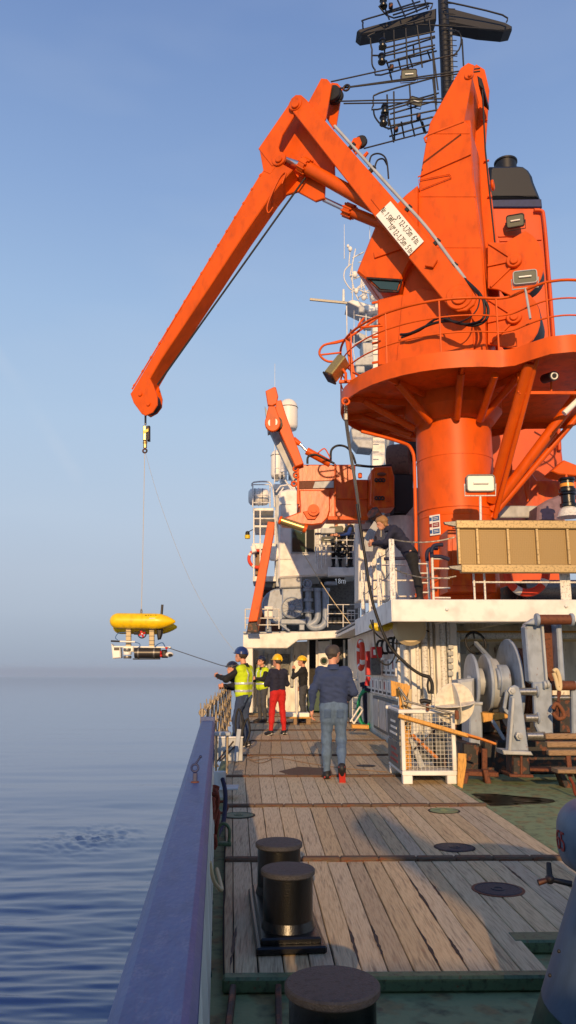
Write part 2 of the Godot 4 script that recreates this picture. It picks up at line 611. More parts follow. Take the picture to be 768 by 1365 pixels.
func sky_image() -> Image:
	var w := 2048
	var h := 1024
	var im := Image.create_empty(w, h, false, Image.FORMAT_RGBF)
	# sRGB by degrees above the horizon
	var stops := [[0.0, Vector3(158, 169, 187)], [1.2, Vector3(163, 175, 192)], [4.0, Vector3(175, 188, 205)], [7.0, Vector3(181, 195, 213)], [11.0, Vector3(183, 201, 222)], [18.0, Vector3(176, 200, 227)], [26.0, Vector3(159, 188, 224)], [34.0, Vector3(139, 169, 213)], [45.0, Vector3(116, 145, 195)], [65.0, Vector3(90, 118, 174)], [90.0, Vector3(72, 100, 158)]]
	var rows := []
	for y in h:
		var e := 90.0 - (y + 0.5) / h * 180.0
		var c := Vector3(150, 160, 176)
		if e >= 0.0:
			for i in stops.size() - 1:
				if e >= stops[i][0] and e <= stops[i + 1][0]:
					var f: float = (e - stops[i][0]) / (stops[i + 1][0] - stops[i][0])
					c = (stops[i][1] as Vector3).lerp(stops[i + 1][1], f)
		var col := Color(c.x / 255.0, c.y / 255.0, c.z / 255.0).srgb_to_linear()
		im.fill_rect(Rect2i(0, y, w, 1), col)
		rows.append(col)
	# thin veils of high cloud, and a spent contrail
	var veil := FastNoiseLite.new()
	veil.seed = 12
	veil.frequency = 0.008
	veil.fractal_octaves = 4
	for y in range(190, 512):
		var edge := clampf((512 - y) / 60.0, 0.0, 1.0) * clampf((y - 190) / 80.0, 0.0, 1.0)
		for x in w:
			# the pattern is stretched, and the same at both ends of the sheet
			var a := TAU * x / w
			var q := veil.get_noise_3d(cos(a) * 190.0, y * 2.2, sin(a) * 190.0)
			if q > 0.0:
				im.set_pixel(x, y, (rows[y] as Color).lerp(Color(0.62, 0.68, 0.76), q * 0.16 * edge))
	var last := Vector2.ZERO
	for k in 60:
		var f := k / 59.0
		var d := at(lerpf(-40, 105, f), lerpf(425, 640, pow(f, 1.1)), 100.0) - EYE
		d = d.normalized()
		var px := Vector2(fposmod(atan2(d.x, -d.z) / TAU, 1.0) * w, acos(d.y) / PI * h)
		for s in 9:
			for o in 7:
				var g := absf(s - 4) + absf(o - 3)
				var xx := posmod(int(px.x) + o - 3, w)
				var yy := clampi(int(px.y) + s - 4, 0, h - 1)
				var was := im.get_pixel(xx, yy)
				im.set_pixel(xx, yy, was.lerp(Color(0.62, 0.68, 0.78), 0.055 * maxf(0.0, 1.0 - g / 5.0) * (0.6 + 0.4 * sin(f * 9.0))))
	return im

const SEA := -4.3

func gust_at(a: FastNoiseLite, x: float, z: float) -> float:
	return 0.75 + 1.1 * a.get_noise_2d(x * 0.9 + 300.0, z * 2.0)

func build_sea() -> void:
	# a sheet in rings round the ship: fine near it, coarse towards the horizon; the swell is real relief
	var a := FastNoiseLite.new()
	a.seed = 5
	a.frequency = 0.02
	a.fractal_octaves = 3
	var b := FastNoiseLite.new()
	b.seed = 8
	b.frequency = 0.3
	b.fractal_octaves = 2
	var rings := 540
	var spokes := 420
	var v := PackedVector3Array()
	var n := PackedVector3Array()
	var idx := PackedInt32Array()
	var from := deg_to_rad(-76.0)
	var to := deg_to_rad(20.0)
	var swirl := Vector2(-5.4, -29.5)
	var tall := EYE.y - SEA
	for i in rings + 1:
		var dip := lerpf(deg_to_rad(40.0), deg_to_rad(0.04), float(i) / rings)
		var r := tall / tan(dip)
		var gap := tall * deg_to_rad(40.0) / rings / pow(sin(dip), 2.0)
		var keep := PackedFloat32Array()
		for l in [7.0, 2.4, 0.8]:
			keep.append(exp(-pow(gap * 2.2 / l, 2.0)))
		for k in spokes + 1:
			var u := lerpf(from, to, float(k) / spokes)
			var x := sin(u) * r
			var z := -cos(u) * r
			var y := 0.0
			if keep[0] > 0.01:
				# low crests lie across the line of sight, now broad, now fine
				var gust := 0.55 + 0.6 * a.get_noise_2d(x * 0.5 + 90.0, z * 1.1)
				y += a.get_noise_2d(x * 1.6 + z * 0.5, z * 6.5) * 0.1 * keep[0]
				y += b.get_noise_2d(x * 0.35 - z * 0.1, z * 1.25) * 0.055 * keep[1] * gust
			if keep[2] > 0.01:
				y += b.get_noise_2d(x * 0.9 + z * 0.5 + 40.0, z * 4.2) * 0.04 * keep[2] * maxf(gust_at(a, x, z), 0.0)
				y += b.get_noise_2d(x * 2.3 - z + 9.0, z * 8.5) * 0.016 * exp(-pow(gap * 4.4 / 0.8, 2.0))
				var q := (Vector2(x, z) - swirl).length()
				y += sin(q * 4.2 + 3.0 * a.get_noise_2d(x * 3.0, z * 3.0)) * 0.008 * exp(-q * 0.22) * clampf(q, 0.0, 1.0)
				var o := Vector2((x + 6.4) / (1.9 if x < -6.4 else 1.4), (z + 29.8) / 1.6).length() * (1.0 - 0.5 * a.get_noise_2d(x * 8.0, z * 8.0))
				y += b.get_noise_2d(x * 7.0, z * 12.0) * 0.1 * exp(-o * o)
			v.append(Vector3(x, SEA + y, z))
	for i in rings + 1:
		for k in spokes + 1:
			var p := i * (spokes + 1) + k
			var l := v[p - 1 if k > 0 else p]
			var rr := v[p + 1 if k < spokes else p]
			var d := v[p - spokes - 1 if i > 0 else p]
			var uu := v[p + spokes + 1 if i < rings else p]
			var nn := (rr - l).cross(uu - d)
			n.append(nn.normalized() * (1.0 if nn.y > 0.0 else -1.0))
			if i < rings and k < spokes:
				idx.append_array([p, p + spokes + 1, p + 1, p + 1, p + spokes + 1, p + spokes + 2])
	var arr := []
	arr.resize(Mesh.ARRAY_MAX)
	arr[Mesh.ARRAY_VERTEX] = v
	arr[Mesh.ARRAY_NORMAL] = n
	arr[Mesh.ARRAY_INDEX] = idx
	var me := ArrayMesh.new()
	me.add_surface_from_arrays(Mesh.PRIMITIVE_TRIANGLES, arr)
	var s := StandardMaterial3D.new()
	s.resource_name = "sea_water"
	s.albedo_color = c8(8, 40, 104)
	s.roughness = 0.07
	s.metallic_specular = 0.55
	var o := MeshInstance3D.new()
	o.name = "sea"
	o.rotation.x = deg_to_rad(-0.6)   # the ship trims a little by the stern
	o.mesh = me
	o.material_override = s
	add_child(o)
	o.set_meta("kind", "structure")

# plan of the port edge: deck edge and bulwark line at distance d
func port_edge(d: float) -> float:
	return -0.01 - 0.0573 * d if d < 12.5 else -0.726 - 0.02 * (d - 12.5)

func build_hull() -> void:
	var mb := MB.new()
	var line := []
	for d in [-16.0, 0.0, 8.4, 12.5, 30.0, 44.0, 60.0]:
		line.append(Vector2(port_edge(d) - 0.12 if d < 40 else lerpf(-1.2, 3.0, (d - 40) / 20.0), -d))
	var poly := PackedVector2Array()
	for p in line:
		poly.append(p)
	poly.append(Vector2(10.0, -60.0)); poly.append(Vector2(13.0, -44.0)); poly.append(Vector2(13.5, 16.0))
	for i in poly.size():
		var p := poly[i]
		var q := poly[(i + 1) % poly.size()]
		var e := q - p
		mb.fquad(Vector3(p.x, -0.3, p.y), Vector3(q.x, -0.3, q.y), Vector3(q.x, SEA - 1.0, q.y), Vector3(p.x, SEA - 1.0, p.y), Vector3(e.y, 0, -e.x) if e.length() > 0 else Vector3.LEFT)
	struct("hull", mb, "hull_blue")
	# steel deck on which everything stands
	var sd := MB.new()
	var idx := Geometry2D.triangulate_polygon(poly)
	for i in range(0, idx.size(), 3):
		var q := []
		for k in 3:
			q.append(Vector3(poly[idx[i + k]].x, -0.07, poly[idx[i + k]].y))
		sd.ftri(q[0], q[1], q[2], Vector3.UP)
		sd.ftri(q[0] + Vector3.DOWN * 0.23, q[1] + Vector3.DOWN * 0.23, q[2] + Vector3.DOWN * 0.23, Vector3.DOWN)
	for i in poly.size():
		var p := poly[i]
		var q := poly[(i + 1) % poly.size()]
		sd.fquad(Vector3(p.x, -0.07, p.y), Vector3(q.x, -0.07, q.y), Vector3(q.x, -0.3, q.y), Vector3(p.x, -0.3, p.y), Vector3(p.x, 0, p.y))
	struct("steel_deck", sd, "green_deck")
	# the after house behind the eye, which keeps the near deck in shade, and a gantry leg beside it
	var ho := MB.new()
	ho.span(Vector3(-3.2, -0.07, 6.4), Vector3(9.5, 2.83, 11.5), 0.03)
	ho.span(Vector3(-3.3, 2.83, 6.3), Vector3(9.6, 2.93, 11.6), 0.02)
	struct("after_house", ho, "white")
	var leg := MB.new()
	leg.bar(Vector3(1.35, 2.94, 7.3), Vector3(0.1, 4.3, 7.3), 0.36, 0.3, 0.03, Vector3.BACK)
	struct("after_gantry", leg, "grey_paint")

const BEAMS := [4.2, 6.47, 8.87, 11.2, 13.8, 16.5, 19.2, 21.8, 24.4]
const WOOD_RIGHT := 2.36

func build_deck() -> void:
	var deck := thing("wooden_deck", "weathered grey-brown plank deck in bays between dark cross beams", "deck", Vector3(1, 0, -10))
	deck.remove_meta("category"); deck.remove_meta("label")
	deck.set_meta("kind", "structure")
	var rng := RandomNumberGenerator.new()
	rng.seed = 77
	# dark sealant in the joints, a little below the planks
	var seal := MB.new()
	seal.fquad(Vector3(-0.24, -0.018, -4.2), Vector3(1.36, -0.018, -4.2), Vector3(1.36, -0.018, -4.77), Vector3(-0.28, -0.018, -4.77), Vector3.UP)
	seal.fquad(Vector3(-0.28, -0.018, -4.77), Vector3(WOOD_RIGHT, -0.018, -4.77), Vector3(WOOD_RIGHT, -0.018, -12.5), Vector3(-0.72, -0.018, -12.5), Vector3.UP)
	seal.fquad(Vector3(-0.72, -0.018, -12.5), Vector3(WOOD_RIGHT, -0.018, -12.5), Vector3(WOOD_RIGHT, -0.018, -26.6), Vector3(-1.0, -0.018, -26.6), Vector3.UP)
	part(deck, "joint_sealant", seal, "plank_seal")
	var seams := []
	for j in 21:
		var x := WOOD_RIGHT - 0.1365 * j + (0.0 if j in [0, 20] else rng.randf_range(-0.008, 0.008))
		seams.append([x, -0.0573 * clampf((0.6 - x) / 0.9, 0.0, 1.0)])
	var variants := 6
	for b in BEAMS.size():
		var d0: float = BEAMS[b] + (0.0 if b == 0 else 0.05)
		var d1: float = BEAMS[b + 1] - 0.05 if b + 1 < BEAMS.size() else 26.6
		for j in 20:
			var e0 := d0
			var e1 := d1
			var xr0: float = seams[j][0] + seams[j][1] * (minf(d0, 12.5) - 5.0)
			var xl0: float = seams[j + 1][0] + seams[j + 1][1] * (minf(d0, 12.5) - 5.0)
			var xr1: float = seams[j][0] + seams[j][1] * (minf(d1, 12.5) - 5.0)
			var xl1: float = seams[j + 1][0] + seams[j + 1][1] * (minf(d1, 12.5) - 5.0)
			if b == 0 and xl0 > 1.3:
				e0 = 4.77
			if j == 19:
				xl0 = port_edge(d0) + 0.01
				xl1 = port_edge(d1) + 0.01
			if xr0 - xl0 < 0.02:
				continue
			var gap := 0.002
			# ragged, worn edges: the joint is not cut with a ruler
			var lift := rng.randf_range(-0.003, 0.003)
			var segs := 8 if b < 3 else 3
			var mb := MB.new()
			var L := []
			var R := []
			for s in segs + 1:
				var f := float(s) / segs
				var z := -lerpf(e0, e1, f)
				var fr := (lerpf(e0, e1, f) - d0) / (d1 - d0)
				var w1 := rng.randf_range(0.0, 0.003) * (1.0 if rng.randf() < 0.75 else 2.6)
				var w2 := rng.randf_range(0.0, 0.0025)
				L.append(Vector3(lerpf(xl0, xl1, fr) + gap + w1, lift, z))
				R.append(Vector3(lerpf(xr0, xr1, fr) - gap - w2, lift, z))
			var bv := 0.004
			for s in segs:
				var a: Vector3 = L[s]
				var c: Vector3 = R[s]
				var e: Vector3 = R[s + 1]
				var g: Vector3 = L[s + 1]
				var i := Vector3(bv, 0, 0)
				var dn := Vector3(0, -bv, 0)
				mb.fquad(a + i, c - i, e - i, g + i, Vector3.UP)
				mb.fquad(a + i, g + i, g + dn, a + dn, Vector3(-1, 1, 0))
				mb.fquad(c - i, e - i, e + dn, c + dn, Vector3(1, 1, 0))
				mb.fquad(a + dn, g + dn, g - Vector3(0, 0.03, 0), a - Vector3(0, 0.03, 0), Vector3.LEFT)
				mb.fquad(c + dn, e + dn, e - Vector3(0, 0.03, 0), c - Vector3(0, 0.03, 0), Vector3.RIGHT)
			mb.fquad(L[0], R[0], R[0] - Vector3(0, 0.03, 0), L[0] - Vector3(0, 0.03, 0), Vector3.BACK)
			mb.fquad(L[segs], R[segs], R[segs] - Vector3(0, 0.03, 0), L[segs] - Vector3(0, 0.03, 0), Vector3.FORWARD)
			part(deck, "plank", mb, "plank_%d" % (rng.randi() % variants))
	# cross beams between the bays
	for b in range(1, BEAMS.size()):
		var d: float = BEAMS[b]
		var mb := MB.new()
		var x0 := port_edge(d) + 0.01
		var k := 9
		for s in k:
			var xa := lerpf(x0, WOOD_RIGHT + 0.02, float(s) / k) + 0.001
			var xb := lerpf(x0, WOOD_RIGHT + 0.02, float(s + 1) / k) - 0.001
			mb.cbox(Vector3((xa + xb) * 0.5, 0.002, -d + rng.randf_range(-0.006, 0.006)), Vector3(xb - xa, 0.05, 0.085), 0.012)
		part(deck, "cross_beam", mb, "beam_wood")
	# worn sealant that has crept out of the joints near the eye
	for q in [[380, 1195, 0.5], [552, 1195, 0.9], [567, 1262, 0.5], [505, 1255, 0.4], [594, 1190, 0.45], [461, 1260, 0.5], [620, 1265, 0.35], [324, 1260, 0.5], [690, 1165, 0.4]]:
		var c := floor_at(q[0], q[1], 0.0)
		var jx := 99.0
		for s in seams:
			var x: float = s[0] + s[1] * (-c.z - 5.0)
			if absf(x - c.x) < absf(jx - c.x):
				jx = x
		var mb := MB.new()
		var prev := Vector3.ZERO
		var n := 14
		var wprev := 0.0
		for s in n + 1:
			var f := float(s) / n
			var p := Vector3(jx + rng.randf_range(-0.003, 0.003), 0.0035, c.z + (f - 0.5) * q[2] * 1.4)
			var w := 0.0095 * sin(PI * f) * rng.randf_range(0.3, 1.4)
			if s > 0:
				mb.fquad(prev + Vector3(-wprev, 0, 0), prev + Vector3(wprev, 0, 0), p + Vector3(w, 0, 0), p + Vector3(-w, 0, 0), Vector3.UP)
			prev = p
			wprev = w
		part(deck, "sealant_smear", mb, "tar")
	# green steel edges of the raised deck
	var ed := MB.new()
	ed.span(Vector3(-0.24, -0.069, -4.2), Vector3(1.44, 0.006, -4.12), 0.012)
	part(deck, "steel_edge", ed, "green_paint")
	var e2 := MB.new()
	e2.span(Vector3(1.36, -0.069, -4.77), Vector3(2.42, 0.004, -4.62), 0.012)
	part(deck, "steel_edge", e2, "green_paint")
	var e3 := MB.new()
	e3.span(Vector3(WOOD_RIGHT + 0.005, -0.069, -12.2), Vector3(WOOD_RIGHT + 0.06, 0.004, -4.775), 0.01)
	part(deck, "steel_edge", e3, "green_deck")
	# low steel ribs on the deck just ahead of the eye
	for x in [-0.2, 0.02]:
		var rb := MB.new()
		rb.span(Vector3(x, -0.069, -4.1), Vector3(x + 0.03, -0.01, -2.4), 0.006)
		part(deck, "deck_rib", rb, "black_steel")
	# puddle on the green deck
	var pc := floor_at(668, 1066, -0.066)
	var pm := MB.new()
	for k in 20:
		var p := TAU * k / 20
		var q := TAU * (k + 1) / 20
		var r1 := 1.0 + 0.18 * sin(p * 3.0 + 1.0)
		var r2 := 1.0 + 0.18 * sin(q * 3.0 + 1.0)
		pm.fquad(pc, pc, pc + Vector3(cos(q) * 0.55 * r2, 0, sin(q) * 0.42 * r2), pc + Vector3(cos(p) * 0.55 * r1, 0, sin(p) * 0.42 * r1), Vector3.UP)
		pm.ftri(pc, pc + Vector3(cos(q) * 0.55 * r2, 0, sin(q) * 0.42 * r2), pc + Vector3(cos(p) * 0.55 * r1, 0, sin(p) * 0.42 * r1), Vector3.UP)
	struct("puddle", pm, "puddle")

func build_bulwark() -> void:
	var o := thing("bulwark", "solid bulwark with a broad blue-lilac cap rail along the port side", "bulwark", Vector3(-0.4, 0, -3))
	var a := Vector3(-0.098 + 0.0698 * 3.0, 0.95, 3.0)
	var b := Vector3(-0.098 - 0.0698 * 8.35, 0.95, -8.35)
	var dir := (b - a).normalized()
	var side := Vector3(-dir.z, 0, dir.x) * -1.0
	if side.x > 0:
		side = -side
	# cap rail, slightly uneven from many coats of paint
	var cap := MB.new()
	var k := 70
	var prof := []
	for i in 13:
		var u := float(i) / 12.0
		var x := (u - 0.5) * 0.148
		var y := 0.0 if i > 1 and i < 11 else (-0.006 if i == 1 or i == 11 else -0.022)
		prof.append(Vector2(x, y))
	prof.append(Vector2(0.074, -0.075)); prof.append(Vector2(-0.074, -0.075))
	var nz := FastNoiseLite.new()
	nz.seed = 31
	nz.frequency = 1.6
	var rings := []
	for i in k + 1:
		var f := float(i) / k
		var c := a.lerp(b, f)
		var row := []
		for p in prof:
			var w: Vector3 = c - side * p.x + Vector3.UP * p.y
			w.y += nz.get_noise_3d(w.x * 5.0, w.y * 5.0, w.z * 2.0) * 0.0022
			row.append(w)
		rings.append(row)
	for i in k:
		for j in prof.size():
			var j2 := (j + 1) % prof.size()
			var p0: Vector3 = rings[i][j]
			var p1: Vector3 = rings[i][j2]
			var mid := (p0 + p1) * 0.5 - (a.lerp(b, (i + 0.5) / k) + Vector3.DOWN * 0.03)
			cap.fquad(p0, p1, rings[i + 1][j2], rings[i + 1][j], mid)
	part(o, "cap_rail", cap, "cap_blue")
	var pl := MB.new()
	var off := side * 0.02
	pl.box(Transform3D(Basis(side, Vector3.UP, -dir), (a + b) * 0.5 + off + Vector3(0, -0.56, 0)), Vector3(0.016, 0.97, (b - a).length()), 0.003)
	part(o, "bulwark_plate", pl, "white")
	var z := 0.6
	while z > -8.3:
		var c := Vector3(-0.098 + 0.0698 * z, 0, z) + off
		var st := MB.new()
		var poly := PackedVector2Array([Vector2(0, 0.87), Vector2(0.055, 0.87), Vector2(0.1, 0.2), Vector2(0.1, -0.065), Vector2(0, -0.065)])
		st.prism(poly, Transform3D(Basis(-side, Vector3.UP, Vector3.BACK), c - side * 0.009), 0.014, 0.002)
		part(o, "stay", st, "white")
		var ft := MB.new()
		ft.bar(c - side * 0.012 + Vector3(0, -0.068, 0), c - side * 0.115 + Vector3(0, -0.068, 0), 0.05, 0.03)
		part(o, "stay_foot", ft, "green_dark")
		z -= 0.62
	# lower waterway strip in green
	var ww := MB.new()
	ww.box(Transform3D(Basis(side, Vector3.UP, -dir), (a + b) * 0.5 + off - side * 0.02 + Vector3(0, -0.985, 0)), Vector3(0.03, 0.12, (b - a).length() - 0.02), 0.003)
	part(o, "waterway", ww, "green_dark")
	var en := MB.new()
	en.cbox(b + dir * 0.012 + Vector3(0, -0.5, 0), Vector3(0.146, 1.08, 0.02), 0.004)
	part(o, "end_plate", en, "cap_blue")
	# locking pin that stands in the cap rail
	var pc := floor_at(260, 1043, 0.95)
	var pin := thing("locking_pin", "small blue steel pin standing on the bulwark cap rail", "pin", pc)
	var pm := MB.new()
	pm.cbox(pc + Vector3(0, 0.022, 0), Vector3(0.022, 0.05, 0.018), 0.003)
	pm.ring(Transform3D(Basis(Vector3.RIGHT, PI / 2), pc + Vector3(-0.002, 0.068, 0)), 0.017, 0.0055, 16, 6)
	part(pin, "eye", pm, "hull_blue")
	var pm2 := MB.new()
	pm2.tube(pc + Vector3(0.0, 0.085, 0), pc + Vector3(0.022, 0.118, 0), 0.006, 0.005, 8)
	pm2.ball(pc + Vector3(0.024, 0.121, 0), Vector3.ONE * 0.008, Basis(), 8)
	part(pin, "lever", pm2, "hull_blue")
	var pm3 := MB.new()
	pm3.lathe(Transform3D(Basis(), pc + Vector3(0, 0.0006, 0)), [Vector2(0.022, 0), Vector2(0.019, 0.005), Vector2(0.0, 0.006)], 14)
	part(pin, "foot", pm3, "rust_steel")

# ---------------------------------------------------------------- crane deck over the starboard side
const UPPER := 2.585

func build_crane_deck() -> void:
	var o := thing("crane_deck", "raised white deck with a deep fascia carrying the orange crane", "upper deck", Vector3(4, UPPER, -14))
	o.remove_meta("category"); o.remove_meta("label")
	o.set_meta("kind", "structure")
	var f := MB.new()
	f.span(Vector3(1.96, UPPER - 0.05, -24.0), Vector3(9.5, UPPER, -12.52), 0.01)
	part(o, "deck_plate", f, "pale_grey")
	var a := MB.new()
	a.span(Vector3(1.955, 2.235, -12.5), Vector3(9.5, UPPER + 0.012, -12.44), 0.012)
	a.span(Vector3(1.94, 2.235, -18.0), Vector3(1.955, UPPER + 0.012, -12.44), 0.004)
	part(o, "fascia", a, "white_clean")
	var c := MB.new()
	c.span(Vector3(1.97, 2.42, -24.0), Vector3(9.5, 2.5, -12.56), 0.004)
	part(o, "deckhead", c, "white")
	for x in [2.9, 4.1, 5.3]:
		var bm := MB.new()
		bm.span(Vector3(x, 2.27, -18.0), Vector3(x + 0.09, 2.418, -12.58), 0.004)
		part(o, "deck_beam", bm, "white")
	for p in [[596, 812], [755, 808]]:
		var lug := MB.new()
		var q := at(p[0], p[1], 12.42)
		lug.ball(q, Vector3(0.03, 0.03, 0.022), Basis(), 10)
		part(o, "eye_boss", lug, "white_clean")
	# flat white railing posts on the port side of the crane deck, with slack wires
	var first: Node3D = null
	var tops := []
	for d in [12.56, 14.1, 15.4, 16.7]:
		var b := Vector3(1.99, UPPER, -d)
		tops.append(b)
		if first == null:
			first = thing("railing_post", "nearest flat white railing post at the corner of the crane deck", "railing post", b, "flat white posts along the crane deck edge")
			var pm := MB.new()
			pm.span(b + Vector3(-0.045, 0, -0.02), b + Vector3(0.045, 1.03, 0.02), 0.006)
			part(first, "post", pm, "white_rail")
			for y in [0.14, 0.55, 0.98]:
				var eye := MB.new()
				eye.ring(Transform3D(Basis(Vector3.FORWARD, PI / 2), b + Vector3(0, y, 0)), 0.055, 0.009, 12, 5)
				part(first, "eye", eye, "white_rail")
		else:
			copy(first, b, ["", "second flat white railing post, just beyond the corner post of the crane deck", "third flat white railing post from the corner of the crane deck", "farthest flat white railing post on the crane deck edge"][tops.size() - 1])
	var slack := [0.1, 0.14, 0.09]
	for y in [0.14, 0.55, 0.98]:
		var w := MB.new()
		for i in 3:
			w.pipe(sag(tops[i] + Vector3(0, y, 0), tops[i + 1] + Vector3(0, y, 0), slack[i], 8), 0.008, 5)
		whole("railing_wire", w, "dull_steel", ["lowest slack wire through the flat white crane deck posts", "middle slack wire through the flat white crane deck posts", "top slack wire through the flat white crane deck posts"][[0.14, 0.55, 0.98].find(y)], "wire", "wires of the crane deck railing")
	# chains across the after edge
	for e in [[[519, 718], [606, 716], 0.075, "upper sagging chain in front of the leaning man"], [[519, 756], [608, 768], 0.1, "lower sagging chain in front of the leaning man's legs"]]:
		var w := MB.new()
		chain(w, at(e[0][0], e[0][1], 12.6), at(e[1][0], e[1][1], 12.6), e[2], 0.012)
		whole("chain", w, "dull_steel", e[3], "chain", "chains across the edge of the crane deck")
	# inner railing of round white pipe behind the leaning man
	var rl := thing("pipe_railing", "round white pipe railing behind the leaning man on the crane deck", "railing", Vector3(2.6, UPPER, -15.6))
	for y in [0.35, 0.68, 1.0]:
		var w := MB.new()
		w.tube(Vector3(2.05, UPPER + y, -15.6), Vector3(3.05, UPPER + y, -15.6), 0.019)
		part(rl, "rail", w, "white_rail")
	for x in [2.05, 2.55, 3.05]:
		var w := MB.new()
		w.tube(Vector3(x, UPPER, -15.6), Vector3(x, UPPER + 1.0, -15.6), 0.022)
		part(rl, "upright", w, "white_rail")
	var pad := MB.new()
	pad.tube(at(512, 745, 15.2), at(600, 742, 15.2), 0.035)
	part(rl, "padding", pad, "navy_pad")
	# short ladder with padded hoops at the foot of the crane column
	var ld := thing("column_ladder", "short white ladder with navy padded hoops at the foot of the orange column", "ladder", Vector3(2.75, UPPER, -13.1))
	var l0 := at(578, 800, 13.1)
	var l1 := at(576, 742, 13.1)
	var ls := MB.new()
	ls.tube(Vector3(l0.x, UPPER, l0.z), l1, 0.024)
	ls.tube(Vector3(l0.x + 0.02, UPPER, l0.z - 0.42), Vector3(l1.x, l1.y, l1.z - 0.42), 0.024)
	part(ld, "stile", ls, "white_rail")
	for k in 5:
		var y := UPPER + 0.1 + 0.17 * k
		var r := MB.new()
		r.tube(Vector3(l0.x, y, l0.z), Vector3(l0.x + 0.3, y, l0.z - 0.02), 0.015)
		r.tube(Vector3(l0.x - 0.02, y - 0.05, l0.z - 0.3), Vector3(l0.x - 0.26, y - 0.05, l0.z - 0.3), 0.014)
		part(ld, "rung", r, "white_rail")
	for z in [0.0, -0.42]:
		var hp := MB.new()
		hp.pipe(smooth([l1 + Vector3(0, -0.02, z), l1 + Vector3(0.0, 0.12, z), l1 + Vector3(0.06, 0.2, z), l1 + Vector3(0.2, 0.21, z)]), 0.035)
		part(ld, "padded_hoop", hp, "navy_pad")
	var hp2 := MB.new()
	hp2.pipe(smooth([l1 + Vector3(0.02, 0.0, 0), l1 + Vector3(0.15, 0.0, 0), l1 + Vector3(0.3, -0.05, 0)]), 0.035)
	part(ld, "padded_hoop", hp2, "navy_pad")
	# white rails under the stowed gangway
	var ur := thing("low_railing", "white pipe railing below the stowed gangway on the crane deck", "railing", Vector3(4.5, UPPER, -12.8))
	for y in [776, 763]:
		var w := MB.new()
		var q := at(630, y, 12.75)
		w.tube(q, Vector3(9.4, q.y, q.z), 0.016)
		part(ur, "rail", w, "white_rail")
	for x in [631, 645, 752]:
		var w := MB.new()
		var q := at(x, 758, 12.75)
		var wide := 0.09 if x == 752 else 0.016
		w.span(Vector3(q.x - wide, UPPER, q.z - 0.016), Vector3(q.x + wide, q.y, q.z + 0.016), 0.008)
		part(ur, "upright", w, "white_rail")
	# stowed gangway
	var g := thing("gangway", "stowed aluminium gangway of patterned panels turned gold by the sun", "gangway", at(690, 762, 12.5))
	var x0 := at(600, 697, 12.4)
	for e in [[693, 704, 600, "top"], [752, 763, 607, "bottom"]]:
		var w := MB.new()
		var p := at(e[2] + 8, e[0], 12.4)
		var q := at(e[2] + 8, e[1], 12.4)
		w.span(Vector3(p.x, q.y, p.z - 0.14), Vector3(9.3, p.y, p.z), 0.012)
		part(g, "side_rail", w, "ladder_gold")
		var w2 := MB.new()
		w2.prism(PackedVector2Array([Vector2(-0.2, -0.02), Vector2(0.02, 0.0), Vector2(0.02, -0.1), Vector2(-0.18, -0.06)]), Transform3D(Basis(), Vector3(p.x, (p.y + q.y) * 0.5 + 0.06, p.z - 0.03)), 0.06, 0.006)
		part(g, "end_hook", w2, "dull_steel")
	var tp := at(610, 704, 12.4)
	var bt := at(610, 752, 12.4)
	var xs := [at(612, 720, 12.4).x, at(637, 720, 12.4).x, at(678, 720, 12.4).x, at(717, 720, 12.4).x, at(758, 720, 12.4).x, 5.4, 5.9, 6.4, 6.9]
	for i in xs.size():
		var w := MB.new()
		w.span(Vector3(xs[i] - 0.022, bt.y + 0.003, tp.z - 0.1), Vector3(xs[i] + 0.022, tp.y - 0.003, tp.z - 0.01), 0.006)
		part(g, "cross_bar", w, "ladder_gold")
		if i + 1 < xs.size():
			var pm := MB.new()
			pm.span(Vector3(xs[i] + 0.023, bt.y + 0.003, tp.z - 0.075), Vector3(xs[i + 1] - 0.023, tp.y - 0.003, tp.z - 0.06), 0.003)
			part(g, "panel", pm, "ladder_plate")
			if i < 4:
				# raised chequer pattern
				var ch := MB.new()
				var nx := int((xs[i + 1] - xs[i] - 0.06) / 0.03)
				var ny := int((tp.y - bt.y - 0.02) / 0.03)
				for a1 in nx:
					for b1 in ny:
						var c1 := Vector3(xs[i] + 0.045 + a1 * 0.03, bt.y + 0.02 + b1 * 0.03, tp.z - 0.058)
						var an := PI / 4 if (a1 + b1) % 2 == 0 else -PI / 4
						var ux := Vector3(cos(an), sin(an), 0) * 0.014
						var uy := Vector3(-sin(an), cos(an), 0) * 0.0045
						var up := Vector3(0, 0, 0.0025)
						ch.ftri(c1 - ux, c1 + up, c1 + uy, Vector3(0, 0, 1) + uy * 20.0)
						ch.ftri(c1 + ux, c1 + up, c1 + uy, Vector3(0, 0, 1) + uy * 20.0)
						ch.ftri(c1 - ux, c1 + up, c1 - uy, Vector3(0, 0, 1) - uy * 20.0)
						ch.ftri(c1 + ux, c1 + up, c1 - uy, Vector3(0, 0, 1) - uy * 20.0)
				var cm := part(g, "chequer_relief", ch, "ladder_plate")
				cm.set_meta("kind", "stuff")
	# lifebuoy below the gangway
	buoy(at(702, 763, 13.3), 0.36, Vector3(0.1, -0.1, 1), "lifebuoy", "orange lifebuoy with white bands half hidden under the gangway")
	# dark machinery on the crane deck behind the rails
	var mc := thing("deck_machinery", "dark grey machinery behind the rails under the gangway", "machinery", at(725, 795, 14.3))
	var w3 := MB.new()
	w3.span(Vector3(4.6, UPPER, -15.4), Vector3(6.9, UPPER + 0.5, -14.4), 0.03)
	part(mc, "housing", w3, "black_steel")
	var w4 := MB.new()
	w4.tube(Vector3(4.75, UPPER + 0.35, -14.3), Vector3(6.7, UPPER + 0.35, -14.3), 0.2, -1, 18)
	part(mc, "drum", w4, "dull_steel")
	# orange lockers at the foot of the column
	var bx := thing("orange_locker", "orange steel locker beside the crane column, left of the gangway", "locker", at(615, 795, 13.6))
	var w5 := MB.new()
